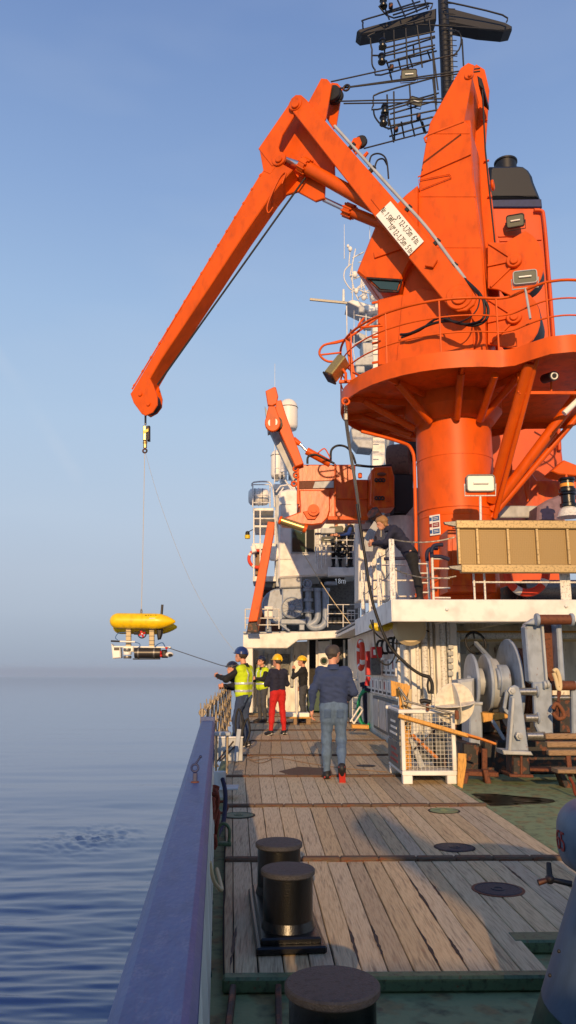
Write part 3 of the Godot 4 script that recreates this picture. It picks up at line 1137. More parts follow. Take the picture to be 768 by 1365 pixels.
	slab(w5, [[597, 706], [632, 706], [660, 724], [662, 789], [597, 789]], 13.7, 0.7)
	part(bx, "body", w5, "orange_worn")
	var w6 := MB.new()
	slab(w6, [[603, 716], [628, 716], [628, 780], [603, 780]], 13.67, 0.025)
	part(bx, "door", w6, "orange_worn")
	var w7 := MB.new()
	for p in [[[594, 697], [640, 697]], [[598, 701], [636, 701]]]:
		w7.pipe(line_at(p, 13.4), 0.02)
	part(bx, "guard_rail", w7, "orange")
	# navigation lantern
	var ln := thing("navigation_lantern", "black double lantern with amber glass on a white base", "lantern", at(759, 690, 13.2))
	var lb := at(759, 688, 13.2)
	var w8 := MB.new()
	w8.lathe(Transform3D(Basis(), lb), [Vector2(0.0, -0.02), Vector2(0.22, -0.02), Vector2(0.16, 0.12), Vector2(0.1, 0.17), Vector2(0, 0.17)], 18)
	part(ln, "base", w8, "white_rail")
	var w9 := MB.new()
	for y in [0.17, 0.44]:
		w9.lathe(Transform3D(Basis(), lb + Vector3(0, y, 0)), [Vector2(0, 0), Vector2(0.15, 0.0), Vector2(0.15, 0.05), Vector2(0.12, 0.07), Vector2(0.12, 0.2), Vector2(0.15, 0.215), Vector2(0.14, 0.25), Vector2(0.05, 0.265), Vector2(0, 0.265)], 20)
	part(ln, "housing", w9, "black_gloss")
	var w10 := MB.new()
	w10.lathe(Transform3D(Basis(), lb + Vector3(0, 0.53, 0)), [Vector2(0.0, 0), Vector2(0.124, 0), Vector2(0.124, 0.06), Vector2(0, 0.06)], 18)
	part(ln, "lens", w10, "amber")
	var w11 := MB.new()
	w11.tube(lb + Vector3(0, 0.7, 0), lb + Vector3(0, 0.77, 0), 0.03, 0.02)
	part(ln, "cap", w11, "orange")
	# canvas covered box and shelf behind the gangway
	var cv := thing("covered_box", "box under a faded mauve canvas cover beside the lantern", "covered box", at(735, 690, 14.4))
	var w12 := MB.new()
	slab(w12, [[716, 695], [717, 675], [730, 666], [748, 659], [753, 659], [753, 695]], 14.4, 0.8, 0.04)
	part(cv, "canvas", w12, "mauve_cover")
	var bn := MB.new()
	slab(bn, [[664, 690], [664, 674], [722, 674], [722, 690]], 14.9, 0.5, 0.02)
	whole("deck_bin", bn, "pale_grey", "pale grey box behind the top edge of the gangway", "box")
	# flood light on its white pole
	floodlight("floodlight", "bright floodlight on a white pole above the gangway", at(641, 644, 12.9), Vector3(-0.05, -0.06, 1), 0.5, 0.3, "white_rail", "lamp_face", [at(641, 700, 12.9)])

func chain(mb: MB, a: Vector3, b: Vector3, drop: float, r: float) -> void:
	var l := sag(a, b, drop, 24)
	var total := 0.0
	for i in l.size() - 1:
		total += (l[i + 1] - l[i]).length()
	var k := clampi(int(total / (r * 4.2)), 6, 60)
	var acc := 0.0
	var seg := 0
	var pos: Vector3 = l[0]
	var step := total / k
	for i in k:
		var s0 := pos
		var left := step
		while seg < l.size() - 1 and left > (l[seg + 1] - pos).length():
			left -= (l[seg + 1] - pos).length()
			pos = l[seg + 1]
			seg += 1
		if seg < l.size() - 1:
			pos = pos + (l[seg + 1] - pos).normalized() * left
		var dir := (pos - s0).normalized()
		var f := MB.frame(dir, Vector3(1, 0.2, 1) if i % 2 == 0 else Vector3(1, 0.2, -1))
		mb.box(Transform3D(f, (s0 + pos) * 0.5), Vector3(r * 1.9, step * 1.12, r * 0.7), r * 0.3)

func buoy(c: Vector3, R: float, facing: Vector3, called: String, label: String) -> void:
	var o := thing(called, label, "lifebuoy", c)
	var f := MB.frame(facing)
	var b := Transform3D(f, c)
	for k in 4:
		var p := TAU * k / 4 + 0.5
		var w := MB.new()
		w.ring(b, R, R * 0.2, 8, 10, p + 0.16, p + PI / 2 - 0.16)
		part(o, "foam", w, "lifebuoy_orange")
		var s := MB.new()
		s.ring(b, R, R * 0.205, 3, 10, p - 0.16, p + 0.16)
		part(o, "band", s, "white_clean")

# a lamp box with a glazed face that looks along facing
func floodlight(called: String, label: String, c: Vector3, facing: Vector3, w: float, h: float, body: String, face: String, stand: Array) -> Node3D:
	var o := thing(called, label, "floodlight", c)
	var z := facing.normalized()
	var x := Vector3.UP.cross(z).normalized()
	var f := Transform3D(Basis(x, z.cross(x), z), c)
	var a := MB.new()
	var hp := PackedVector2Array()
	var ow := w * 0.5
	var oh := h * 0.5
	var cr := minf(w, h) * 0.18
	for q in [[ow - cr, oh - cr, 0.0], [-ow + cr, oh - cr, PI / 2], [-ow + cr, -oh + cr, PI], [ow - cr, -oh + cr, PI * 1.5]]:
		for k in 4:
			var an: float = q[2] + PI / 2 * k / 3
			hp.append(Vector2(q[0] + cos(an) * cr, q[1] + sin(an) * cr))
	a.prism(hp, f.translated_local(Vector3(0, 0, -0.012)), h * 0.5, 0.02)
	part(o, "housing", a, body if body != "white_rail" else "dull_steel")
	var rim := MB.new()
	var rp := []
	for q in hp:
		rp.append(f * Vector3(q.x * 0.97, q.y * 0.97, 0))
	rim.pipe(rp, minf(w, h) * 0.045, 6, true)
	part(o, "rim", rim, body if body != "white_rail" else "dull_steel")
	var g := MB.new()
	g.prism(MB.inset(hp, minf(w, h) * 0.06), f.translated_local(Vector3(0, 0, -0.004)), 0.006, 0.002)
	part(o, "reflector", g, face)
	var lamp := MB.new()
	lamp.tube(f * Vector3(-w * 0.26, 0, 0.012), f * Vector3(w * 0.26, 0, 0.012), h * 0.07)
	part(o, "lamp_tube", lamp, "lamp_face")
	var br := MB.new()
	br.pipe([f * Vector3(-ow - 0.02, 0, -0.06), f * Vector3(-ow - 0.02, -oh - 0.06, -0.08), f * Vector3(ow + 0.02, -oh - 0.06, -0.08), f * Vector3(ow + 0.02, 0, -0.06)], 0.014, 6)
	part(o, "bracket", br, body)
	if stand.size() > 0:
		var s := MB.new()
		var pts := [f * Vector3(0, -oh - 0.06, -0.08)]
		pts.append_array(stand)
		s.pipe(pts, 0.022, 8)
		part(o, "pole", s, body)
	return o

# ---------------------------------------------------------------- the big crane, slewed forward of the beam
const SLEW := 0.436
const CRANE := Vector3(3.72, 0, -15.0)

func cp(x: float, y: float, off: float) -> Vector3:
	var n := Vector3(-sin(SLEW), 0, cos(SLEW))
	var r: Vector3 = eye_turn * Vector3((x - 384.0) / LENS, (682.5 - y) / LENS, -1.0)
	return EYE + r * (((CRANE - EYE).dot(n) + off) / r.dot(n))

func crane_basis() -> Basis:
	return Basis(Vector3(cos(SLEW), 0, sin(SLEW)), Vector3.UP, Vector3(-sin(SLEW), 0, cos(SLEW)))

func cslab(mb: MB, pts: Array, off: float, t: float, bev := 0.015) -> MB:
	var b := crane_basis()
	var c := cp(pts[0][0], pts[0][1], off)
	var poly := PackedVector2Array()
	for p in pts:
		var q := cp(p[0], p[1], off) - c
		poly.append(Vector2(q.dot(b.x), q.y))
	return mb.prism(poly, Transform3D(b, c), t, bev)

func disc_c(mb: MB, x: float, y: float, off: float, r: float, t: float, seg := 24) -> MB:
	var n := crane_basis().z
	var c := cp(x, y, off)
	var xf := Transform3D(MB.frame(n), c)
	return mb.lathe(xf, [Vector2(0, -t), Vector2(r, -t), Vector2(r, -0.012), Vector2(r - 0.012, 0), Vector2(0, 0)], seg)

func build_crane() -> void:
	var o := thing("deck_crane", "large orange deck crane with folded jib reaching over the port side", "crane", Vector3(CRANE.x, UPPER, CRANE.z))
	var cx := CRANE.x
	var cz := CRANE.z
	# column
	var col := MB.new()
	col.lathe(Transform3D(Basis(), Vector3(cx, 0, cz)), [Vector2(0.86, UPPER), Vector2(0.86, UPPER + 0.06), Vector2(0.765, UPPER + 0.1), Vector2(0.765, 4.4), Vector2(0.772, 4.41), Vector2(0.772, 4.43), Vector2(0.765, 4.44), Vector2(0.765, 6.35), Vector2(0.83, 6.4), Vector2(1.0, 6.62), Vector2(1.0, 6.9)], 56)
	part(o, "column", col, "orange")
	for k in 28:
		var an := TAU * k / 28
		var bo := MB.new()
		bo.lathe(Transform3D(Basis(), Vector3(cx + 0.815 * cos(an), UPPER + 0.065, cz + 0.815 * sin(an))), [Vector2(0.028, 0), Vector2(0.028, 0.03), Vector2(0, 0.032)], 6)
		part(o, "flange_bolt", bo, "orange")
	var hatch := MB.new()
	for e in [[4.55, 0.785, 0.02], [5.6, 0.775, 0.015]]:
		hatch.lathe(Transform3D(Basis(), Vector3(cx, e[0], cz)), [Vector2(0.76, 0), Vector2(e[1], 0.004), Vector2(e[1], e[2] * 2.0), Vector2(0.76, e[2] * 2.0 + 0.004)], 56)
	part(o, "column_seam", hatch, "orange")
	var pp := MB.new()
	pp.pipe(smooth([at(482, 575, 14.6), at(530, 588, 14.4), at(549, 600, 14.2), at(553, 640, 14.2), at(556, 800, 14.2)], 6), 0.035, 8)
	part(o, "riser_pipe", pp, "orange")
	var pp2 := MB.new()
	pp2.pipe(line_at([[645, 560], [652, 660], [655, 700]], 14.5), 0.03)
	pp2.pipe(line_at([[640, 585], [642, 690]], 14.35), 0.02)
	part(o, "riser_pipe", pp2, "orange")
	# working platform round the head of the column
	var FL := 6.76
	var plan := []
	# from ahead of the column round the port side to the after side, then the lobe to starboard
	for k in 28:
		var an := lerpf(-1.0, PI, k / 27.0)      # measured from the bow to port
		plan.append(Vector2(cx - 2.3 * sin(an), cz - 2.3 * cos(an)))
	plan = plan.filter(func(p): return not (p.x > cx + 0.6 and p.y > cz))
	for q in [Vector2(4.05, cz + 2.28), Vector2(4.3, cz + 2.36), Vector2(4.5, cz + 2.62), Vector2(4.75, cz + 2.88), Vector2(5.1, cz + 2.98), Vector2(5.5, cz + 2.9), Vector2(6.0, cz + 2.55), Vector2(6.5, cz + 2.0), Vector2(6.9, cz + 1.2), Vector2(7.0, cz), Vector2(6.6, cz - 1.2)]:
		plan.append(q)
	var poly := PackedVector2Array()
	for p in plan:
		poly.append(Vector2(p.x - cx, -(p.y - cz)))
	var flat := Transform3D(Basis(Vector3.RIGHT, Vector3.FORWARD, Vector3.UP), Vector3(cx, FL + 0.16, cz))
	var fl := MB.new()
	fl.prism(poly, flat, 0.03, 0.0)
	part(o, "platform_floor", fl, "orange")
	var rim := MB.new()
	var m := plan.size()
	var outs := []
	for i in m:
		var e: Vector2 = (plan[(i + 1) % m] - plan[(i + m - 1) % m]).normalized()
		var on := Vector3(-e.y, 0, e.x)
		outs.append(on if on.dot(Vector3(plan[i].x - cx, 0, plan[i].y - cz)) > 0 else -on)
	for i in m:
		var j := (i + 1) % m
		var P := Vector3(plan[i].x, FL, plan[i].y)
		var Q := Vector3(plan[j].x, FL, plan[j].y)
		var hi := Vector3.UP * 0.32
		for sgn in [1.0, -1.0]:
			var a1: Vector3 = outs[i] * sgn
			var b1: Vector3 = outs[j] * sgn
			rim.quad(P + a1 * 0.02, Q + b1 * 0.02, Q + b1 * 0.02 + hi, P + a1 * 0.02 + hi, a1, b1, b1, a1)
		for y in [hi, Vector3.ZERO]:
			rim.fquad(P + outs[i] * 0.02 + y, Q + outs[j] * 0.02 + y, Q - outs[j] * 0.02 + y, P - outs[i] * 0.02 + y, Vector3.UP if y == hi else Vector3.DOWN)
	part(o, "platform_rim", rim, "orange")
	for an in [0.55, 1.2, 1.75, 2.35, 3.0, 3.6]:
		var d := Vector3(-sin(an), 0, -cos(an))
		var base := Vector3(cx, 0, cz)
		var rb := MB.new()
		rb.bar(base + d * 0.95 + Vector3.UP * (FL + 0.07), base + d * 2.26 + Vector3.UP * (FL + 0.07), 0.05, 0.12)
		part(o, "platform_rib", rb, "orange")
		var st := MB.new()
		st.tube(base + d * 0.85 + Vector3.UP * 6.3, base + d * 1.9 + Vector3.UP * (FL + 0.05), 0.07, -1, 12)
		part(o, "platform_strut", st, "orange")
	# raking braces under the starboard lobe
	for e in [[[655, 668, 14.4], [706, 484, 12.6], 0.11], [[660, 690, 14.4], [716, 478, 12.5], 0.045], [[655, 680, 14.5], [790, 500, 13.4], 0.1], [[655, 690, 14.5], [800, 520, 13.8], 0.06], [[668, 655, 14.8], [740, 580, 15.6], 0.08], [[640, 560, 14.2], [660, 500, 13.0], 0.07]]:
		var br := MB.new()
		br.tube(at(e[0][0], e[0][1], e[0][2]), at(e[1][0], e[1][1], e[1][2]), e[2], -1, 12)
		part(o, "brace", br, "orange")
	var fr := MB.new()
	for e in [[[692, 498], [692, 524]], [[692, 524], [790, 524]]]:
		fr.bar(at(e[0][0], e[0][1], 12.9), at(e[1][0], e[1][1], 12.9), 0.06, 0.06)
	part(o, "camera_frame", fr, "orange")
	# railing on the rim
	var top := FL + 0.32
	var rail_plan := plan.slice(7, m)
	for y in [0.36, 0.68, 1.02]:
		var pts := []
		for p in rail_plan:
			pts.append(Vector3(p.x, top + y, p.y))
		var rl := MB.new()
		rl.pipe(smooth(pts, 3), 0.026 if y > 1.0 else 0.015, 7)
		part(o, "platform_rail", rl, "orange")
	for i in range(0, rail_plan.size(), 3):
		var p: Vector2 = rail_plan[i]
		var ps := MB.new()
		ps.bar(Vector3(p.x, top - 0.1, p.y), Vector3(p.x, top + 1.02, p.y), 0.03, 0.03)
		part(o, "rail_post", ps, "orange")
	# outlying guard hoop on the port side
	var hoop := MB.new()
	hoop.pipe(smooth(line_at([[508, 420], [480, 440], [455, 455], [432, 460], [426, 472], [438, 482], [462, 480]], 14.6), 4), 0.025)
	hoop.pipe(smooth(line_at([[434, 459], [462, 452]], 14.6), 2), 0.02)
	hoop.pipe(smooth(line_at([[428, 473], [455, 470]], 14.6), 2), 0.02)
	part(o, "guard_hoop", hoop, "orange")
	hoop = MB.new()
	hoop.pipe(smooth(line_at([[485, 424], [478, 434], [484, 436], [510, 434]], 14.4), 4), 0.024)
	part(o, "guard_hoop", hoop, "orange")
	var hp := MB.new()
	hp.bar(at(463, 452, 14.5), at(472, 510, 14.5), 0.09, 0.06)
	hp.bar(at(452, 509, 14.5), at(482, 508, 14.5), 0.06, 0.06)
	part(o, "guard_post", hp, "orange")
	# house under the jib
	var lo := MB.new()
	cslab(lo, [[503, 399], [532, 392], [645, 392], [648, 482], [503, 494]], 0.75, 1.5, 0.03)
	part(o, "crane_house", lo, "orange")
	var lo2 := MB.new()
	cslab(lo2, [[536, 394], [560, 384], [600, 392], [628, 408], [632, 478], [528, 488]], 0.83, 0.08, 0.012)
	part(o, "house_panel", lo2, "orange")
	var gn := MB.new()
	for y in [404, 450, 458, 484]:
		gn.bar(cp(496, y, 0.72), cp(512, y - 3, 0.72), 0.03, 0.05)
	part(o, "house_hinge", gn, "orange")
	# king post
	var kp := MB.new()
	cslab(kp, [[553, 292], [560, 235], [570, 176], [573, 163], [606, 104], [614, 90], [624, 83], [632, 86], [619, 160], [627, 169], [630, 240], [641, 322], [646, 400], [640, 470], [520, 470], [536, 396]], 0.62, 0.09, 0.02)
	part(o, "king_post_plate", kp, "orange")
	var kb := MB.new()
	cslab(kb, [[558, 300], [573, 178], [577, 166], [608, 108], [618, 95], [626, 90], [619, 160], [627, 169], [630, 240], [638, 322], [640, 400], [640, 470], [530, 470]], 0.53, 1.15, 0.02)
	part(o, "king_post", kb, "orange")
	var kr := MB.new()
	cslab(kr, [[565, 292], [574, 235], [585, 176], [588, 163], [618, 104], [627, 91], [635, 85], [646, 92], [652, 118], [647, 196], [653, 243], [662, 316], [666, 400], [664, 470], [540, 470]], -0.62, 0.09, 0.02)
	part(o, "king_post_plate", kr, "orange")
	var bk := MB.new()
	cslab(bk, [[619, 160], [627, 160], [632, 240], [643, 322], [649, 400], [649, 470], [630, 470]], 0.5, 0.16, 0.01)
	part(o, "back_channel", bk, "orange")
	# ridge strips, lifting eyes and fixed pipes on the plate
	var fl2 := MB.new()
	fl2.pipe(line_at([[568, 190], [566, 184], [570, 180], [618, 162]], 13.9), 0.025)
	fl2.bar(cp(557, 236, 0.65), cp(628, 205, 0.65), 0.02, 0.03)
	fl2.pipe([cp(560, 254, 0.66), cp(558, 240, 0.66), cp(599, 232, 0.66), cp(602, 236, 0.66), cp(562, 252, 0.66)], 0.012, 6)
	part(o, "pipe_loop", fl2, "orange")
	for e in [[625, 99, 0.1], [626, 99, 0.04]]:
		var lug := MB.new()
		disc_c(lug, e[0], e[1], 0.66 + (0.04 if e[2] < 0.05 else 0.0), e[2], 0.05)
		part(o, "pin_boss", lug, "orange")
	var sh := MB.new()
	cslab(sh, [[636, 100], [642, 104], [645, 114], [645, 120], [638, 114]], 0.3, 0.7, 0.02)
	part(o, "head_recess", sh, "black_rubber")
	for e in [[[560, 262], [636, 262]], [[548, 330], [641, 330]], [[574, 178], [626, 178]]]:
		var sm2 := MB.new()
		sm2.bar(cp(e[0][0], e[0][1], 0.625), cp(e[1][0], e[1][1], 0.625), 0.012, 0.014)
		part(o, "weld_seam", sm2, "orange")
	for e in [[[645, 215], [652, 214]], [[650, 262], [656, 262]], [[641, 160], [650, 160]]]:
		var sm3 := MB.new()
		sm3.bar(cp(e[0][0], e[0][1], -0.58), cp(e[1][0], e[1][1], -0.58), 0.05, 0.03)
		part(o, "stiffener", sm3, "orange")
	var ey := MB.new()
	ey.ring(Transform3D(crane_basis() * Basis(Vector3.FORWARD, PI / 2), cp(657, 247, -0.6)), 0.09, 0.035, 18, 7)
	part(o, "lifting_eye", ey, "orange")
	# control cabin below the jib
	var cb := MB.new()
	cslab(cb, [[556, 246], [541, 258], [500, 300], [475, 362], [486, 371], [534, 374], [556, 330]], 0.8, 1.4, 0.04)
	part(o, "cabin", cb, "orange")
	var cb2 := MB.new()
	cslab(cb2, [[488, 372], [506, 389], [530, 390], [537, 375]], 0.72, 1.2, 0.03)
	part(o, "cabin_sill", cb2, "orange")
	var cw := MB.new()
	cslab(cw, [[492, 371], [507, 385], [529, 387], [533, 374]], 0.76, 0.03, 0.004)
	part(o, "cabin_window", cw, "window_glass")
	var wf := MB.new()
	wf.pipe([cp(489, 371, 0.78), cp(506, 388, 0.78), cp(531, 389, 0.78), cp(536, 374, 0.78)], 0.03, 6, true)
	part(o, "window_frame", wf, "black_steel")
	var cr := MB.new()
	cr.bar(cp(499, 340, 0.82), cp(534, 328, 0.82), 0.05, 0.16)
	part(o, "cabin_strake", cr, "orange")
	# inner jib
	var jb := MB.new()
	cslab(jb, [[385, 142], [388, 131], [394, 126], [401, 126], [408, 132], [632, 386], [636, 396], [632, 406], [622, 414], [610, 415], [598, 408], [504, 294]], 1.35, 0.06, 0.015)
	part(o, "jib_plate", jb, "orange")
	var jb2 := MB.new()
	cslab(jb2, [[394, 142], [404, 134], [628, 388], [602, 404], [506, 292]], 1.29, 0.42, 0.01)
	part(o, "jib_box", jb2, "orange")
	var jb3 := MB.new()
	cslab(jb3, [[387, 148], [391, 132], [403, 129], [632, 388], [624, 406], [598, 407], [506, 294]], 0.87, 0.06, 0.015)
	part(o, "jib_plate", jb3, "orange")
	var fp := MB.new()
	cslab(fp, [[494, 265], [504, 253], [556, 318], [545, 329]], 1.37, 0.02, 0.006)
	part(o, "doubler_plate", fp, "orange")
	for e in [[393, 138, 0.16], [393, 138, 0.09], [612, 395, 0.26], [612, 395, 0.15]]:
		var lug := MB.new()
		disc_c(lug, e[0], e[1], 1.38 + (0.05 if e[2] in [0.09, 0.15] else 0.0), e[2], 0.06)
		part(o, "pin_boss", lug, "orange")
	var tl := MB.new()
	cslab(tl, [[566, 354], [572, 347], [583, 346], [577, 356]], 1.43, 0.06, 0.01)
	part(o, "jib_lug", tl, "orange")
	# load plate
	var lp := MB.new()
	cslab(lp, [[520.5, 268], [565, 321.5], [545, 341], [501, 287]], 1.395, 0.022, 0.004)
	var plate := part(o, "load_plate", lp, "sign_white")
	var bx := (cp(565, 321.5, 1.41) - cp(520.5, 268, 1.41)).normalized()
	var bz := crane_basis().z
	var by := bz.cross(bx).normalized()
	for e in [["Nr. 1 SWL:", 509, 278], ["5°  12–1,75m  6 to.", 528.5, 289], ["10° 12–1,75m  5 to.", 519.5, 300]]:
		lettering(plate, e[0], Transform3D(Basis(bx, by, bz), cp(e[1], e[2], 1.402)), 0.16, "print_black", 0.62)
	# grey conduit and hoses along the jib
	var cd := MB.new()
	cd.pipe(smooth([cp(446, 168, 1.3), cp(520, 250, 1.3), cp(566, 300, 1.3), cp(600, 345, 1.3), cp(620, 372, 1.3)], 5), 0.035)
	part(o, "conduit", cd, "pale_grey")
	for e in [[470, 194], [497, 225], [545, 277], [583, 322], [606, 354]]:
		var cc := MB.new()
		cc.bar(cp(e[0] - 4, e[1] + 4, 1.3), cp(e[0] + 3, e[1] - 3, 1.3), 0.05, 0.09)
		part(o, "conduit_clamp", cc, "black_rubber")
	var hs := MB.new()
	hs.pipe(smooth([cp(618, 370, 1.3), cp(637, 391, 1.4), cp(650, 408, 1.4), cp(648, 426, 1.4), cp(630, 434, 1.4), cp(600, 428, 1.3), cp(575, 432, 1.2), cp(548, 444, 1.1), cp(534, 446, 1.0)], 5), 0.028)
	hs.pipe(smooth([cp(622, 374, 1.3), cp(641, 393, 1.45), cp(646, 414, 1.45), cp(640, 428, 1.45), cp(615, 432, 1.4), cp(585, 424, 1.3), cp(560, 440, 1.1), cp(535, 450, 1.0)], 5), 0.024)
	hs.pipe(smooth([cp(640, 390, 1.45), cp(637, 410, 1.5), cp(625, 424, 1.5), cp(606, 430, 1.4), cp(596, 420, 1.3)], 5), 0.014)
	hs.pipe(smooth([cp(492, 222, 1.2), cp(495, 208, 1.2), cp(506, 205, 1.2), cp(515, 213, 1.2), cp(518, 238, 1.2)], 5), 0.018)
	hs.pipe(smooth([cp(499, 226, 1.1), cp(503, 214, 1.1), cp(511, 212, 1.1), cp(516, 220, 1.1)], 5), 0.018)
	part(o, "hydraulic_hose", hs, "black_rubber")
	# jib head bracket with its sheaves
	for e in [[0.0, 1.3], [14.0, 0.85]]:
		var hb := MB.new()
		var q: float = e[0]
		cslab(hb, [[411 + q, 136 + q * 0.4], [428 + q, 104 + q * 0.4], [436 + q, 105 + q * 0.4], [442 + q, 112 + q * 0.4], [434 + q, 158 + q * 0.6], [430 + q, 164 + q * 0.5]], e[1], 0.06, 0.012)
		part(o, "head_bracket", hb, "orange")
	for e in [[442, 123, 1.2, 0.19], [446, 127, 1.06, 0.19]]:
		var sv := MB.new()
		disc_c(sv, e[0], e[1], e[2], e[3], 0.09, 28)
		part(o, "head_sheave", sv, "black_rubber")
	var s2 := MB.new()
	disc_c(s2, 480, 188, 1.05, 0.15, 0.07, 28)
	part(o, "idler_sheave", s2, "black_rubber")
	var s3 := MB.new()
	cslab(s3, [[466, 194], [471, 184], [479, 182], [482, 190], [474, 206]], 1.15, 0.05, 0.008)
	cslab(s3, [[482, 208], [489, 201], [491, 203], [484, 212]], 1.15, 0.05, 0.008)
	part(o, "idler_bracket", s3, "orange")
	# outer jib: knuckle plates and the long tapered arm
	var kn := MB.new()
	cslab(kn, [[344, 198], [390, 131], [396, 126], [396, 148], [376, 180], [371, 196], [376, 212], [371, 219], [362, 221]], 1.28, 0.06, 0.015)
	part(o, "knuckle_plate", kn, "orange")
	var kf := MB.new()
	cslab(kf, [[352, 200], [396, 128], [420, 170], [445, 205], [446, 235], [433, 246], [432, 264], [420, 268], [396, 255], [372, 262], [356, 226]], 0.88, 0.08, 0.015)
	part(o, "knuckle_plate", kf, "orange")
	var kw := MB.new()
	cslab(kw, [[346, 200], [354, 196], [368, 222], [360, 232], [351, 228]], 1.26, 0.4, 0.01)
	part(o, "knuckle_web", kw, "orange")
	var arm := MB.new()
	cslab(arm, [[350, 227], [369, 214], [390, 226], [376, 242], [360, 262], [322, 317], [286, 372], [214, 480], [200, 504], [184, 537], [174, 524]], 1.25, 0.46, 0.02)
	part(o, "arm", arm, "orange")
	var ed := MB.new()
	for k in 16:
		var f := k / 15.0
		ed.bar(cp(lerpf(348, 180, f), lerpf(232, 512, f), 1.25), cp(lerpf(346, 178, f), lerpf(235, 515, f), 1.25), 0.03, 0.05)
	ed.pipe([cp(349, 231, 1.24), cp(176, 519, 1.24)], 0.018, 6)
	part(o, "arm_edge_pipe", ed, "orange")
	var tpA := MB.new()
	cslab(tpA, [[173.5, 524.5], [199.5, 504.5], [204, 513], [209.5, 530], [209.5, 540], [203, 550], [194, 554], [189, 552], [178, 537]], 1.29, 0.045, 0.01)
	part(o, "tip_plate", tpA, "orange")
	var tpB := MB.new()
	cslab(tpB, [[180, 524.5], [206, 504.5], [210.5, 513], [216, 532], [215, 543], [209, 551], [200, 556], [195, 553], [184, 537]], 0.86, 0.045, 0.01)
	part(o, "tip_plate", tpB, "orange")
	var ts := MB.new()
	disc_c(ts, 199, 538, 1.16, 0.24, 0.12, 28)
	part(o, "tip_sheave", ts, "black_rubber")
	for e in [[186, 525], [197, 538]]:
		var lug := MB.new()
		disc_c(lug, e[0], e[1], 1.33, 0.05, 0.04)
		part(o, "pin_boss", lug, "orange")
	var ap := MB.new()
	ap.pipe(smooth([cp(376, 245, 1.28), cp(381, 230, 1.28), cp(372, 238, 1.28), cp(357, 272, 1.28), cp(358, 284, 1.28), cp(364, 276, 1.28)], 4), 0.016)
	part(o, "arm_pipe", ap, "orange")
	# folding cylinders
	for e in [[[371, 210], [404, 221], [466, 256], 1.05, 0.075, 0.15], [[432, 266], [462, 280], [497, 294], 0.75, 0.06, 0.12]]:
		var p0 := cp(e[0][0], e[0][1], e[3])
		var p1 := cp(e[1][0], e[1][1], e[3])
		var p2 := cp(e[2][0], e[2][1], e[3])
		var rod := MB.new()
		rod.tube(p0, p1, e[4], -1, 14)
		part(o, "cylinder_rod", rod, "chrome")
		var br := MB.new()
		br.tube(p1, p2 + (p2 - p1) * 0.6, e[5], -1, 18)
		part(o, "cylinder_barrel", br, "orange")
		var dirv := (p2 - p1).normalized()
		var cl := MB.new()
		cl.tube(p1 - dirv * 0.02, p1 + dirv * 0.16, e[5] * 1.28, -1, 18)
		for k in 10:
			var fb := MB.frame(dirv)
			var an := TAU * k / 10
			var off: Vector3 = fb * Vector3(cos(an), 0, sin(an)) * e[5] * 1.2
			cl.tube(p1 - dirv * 0.05 + off, p1 + dirv * 0.2 + off, 0.022, -1, 6)
		part(o, "cylinder_collar", cl, "orange")
	for e in [[371, 211, 0.17], [371, 211, 0.08]]:
		var lug := MB.new()
		disc_c(lug, e[0], e[1], 1.3 + (0.05 if e[2] < 0.1 else 0.0), e[2], 0.07)
		part(o, "pin_boss", lug, "orange")
	# twin winches on the back of the king post
	for e in [[690, 350, 46.0, "upper"], [690, 425, 40.0, "lower"]]:
		var px: float = e[0]
		var py: float = e[1]
		var R: float = e[2]
		for off in [0.55, -0.45]:
			var pl := MB.new()
			var pts := [[650, py - 28], [672, py - 26]]
			for k in 11:
				var an := lerpf(-1.2, 1.6, k / 10.0)
				pts.append([px + cos(an) * R * 0.86 - 4, py + sin(an) * R])
			pts.append([664, py + 36]); pts.append([650, py + 34])
			cslab(pl, pts, off, 0.05, 0.012)
			part(o, "winch_cheek", pl, "orange")
		var dr := MB.new()
		disc_c(dr, px - 2, py - 2, 0.5, 0.46, 0.9, 32)
		part(o, "winch_rope", dr, "black_rubber")
		var hub := MB.new()
		disc_c(hub, px - 5, py - 4, 0.64, 0.15, 0.1, 24)
		disc_c(hub, px - 5, py - 4, 0.68, 0.08, 0.1, 20)
		part(o, "winch_hub", hub, "orange")
		var rb := MB.new()
		for q in [[[652, py - 26], [680, py - 8]], [[650, py + 4], [678, py - 2]], [[654, py + 32], [682, py + 5]]]:
			rb.bar(cp(q[0][0], q[0][1], 0.575), cp(q[1][0], q[1][1], 0.575), 0.025, 0.05)
		part(o, "winch_rib", rb, "orange")
	# wire that runs down the back of the king post and along the arm
	var wr := MB.new()
	wr.pipe([cp(643, 120, 0.3), cp(647, 200, 0.3), cp(652, 250, 0.3), cp(660, 325, 0.3)], 0.018, 6)
	part(o, "hoist_wire", wr, "black_rubber")
	var w2 := MB.new()
	w2.tube(cp(407, 237, 1.0), cp(210, 513, 1.1), 0.022, -1, 6)
	part(o, "hoist_wire", w2, "black_rubber")
	for e in [[441, 109, 610, 72], [452, 118, 640, 95], [450, 118, 640, 91], [452, 135, 610, 131], [458, 138, 606, 136], [485, 198, 585, 172]]:
		var w := MB.new()
		w.tube(cp(e[0], e[1], 1.1), cp(e[2], e[3], 0.3), 0.016, -1, 6)
		part(o, "topping_wire", w, "black_rubber")
	var shk := MB.new()
	shk.ring(Transform3D(crane_basis() * Basis(Vector3.RIGHT, PI / 2), cp(462, 117, 1.1)), 0.07, 0.025, 16, 6)
	part(o, "shackle", shk, "black_steel")
	# safety sign on the column
	var sg := thing("safety_sign", "white safety sign with blue and red panels on the orange column", "sign", at(567, 711, 14.2))
	var sc := at(567, 697, 14.24)
	var an2 := atan2(sc.x - cx, sc.z - cz)
	var sb := Basis(Vector3.UP, an2)
	var ctr := Vector3(cx, 0, cz) + sb * Vector3(0, 0, 0.785) + Vector3.UP * sc.y
	var sm := MB.new()
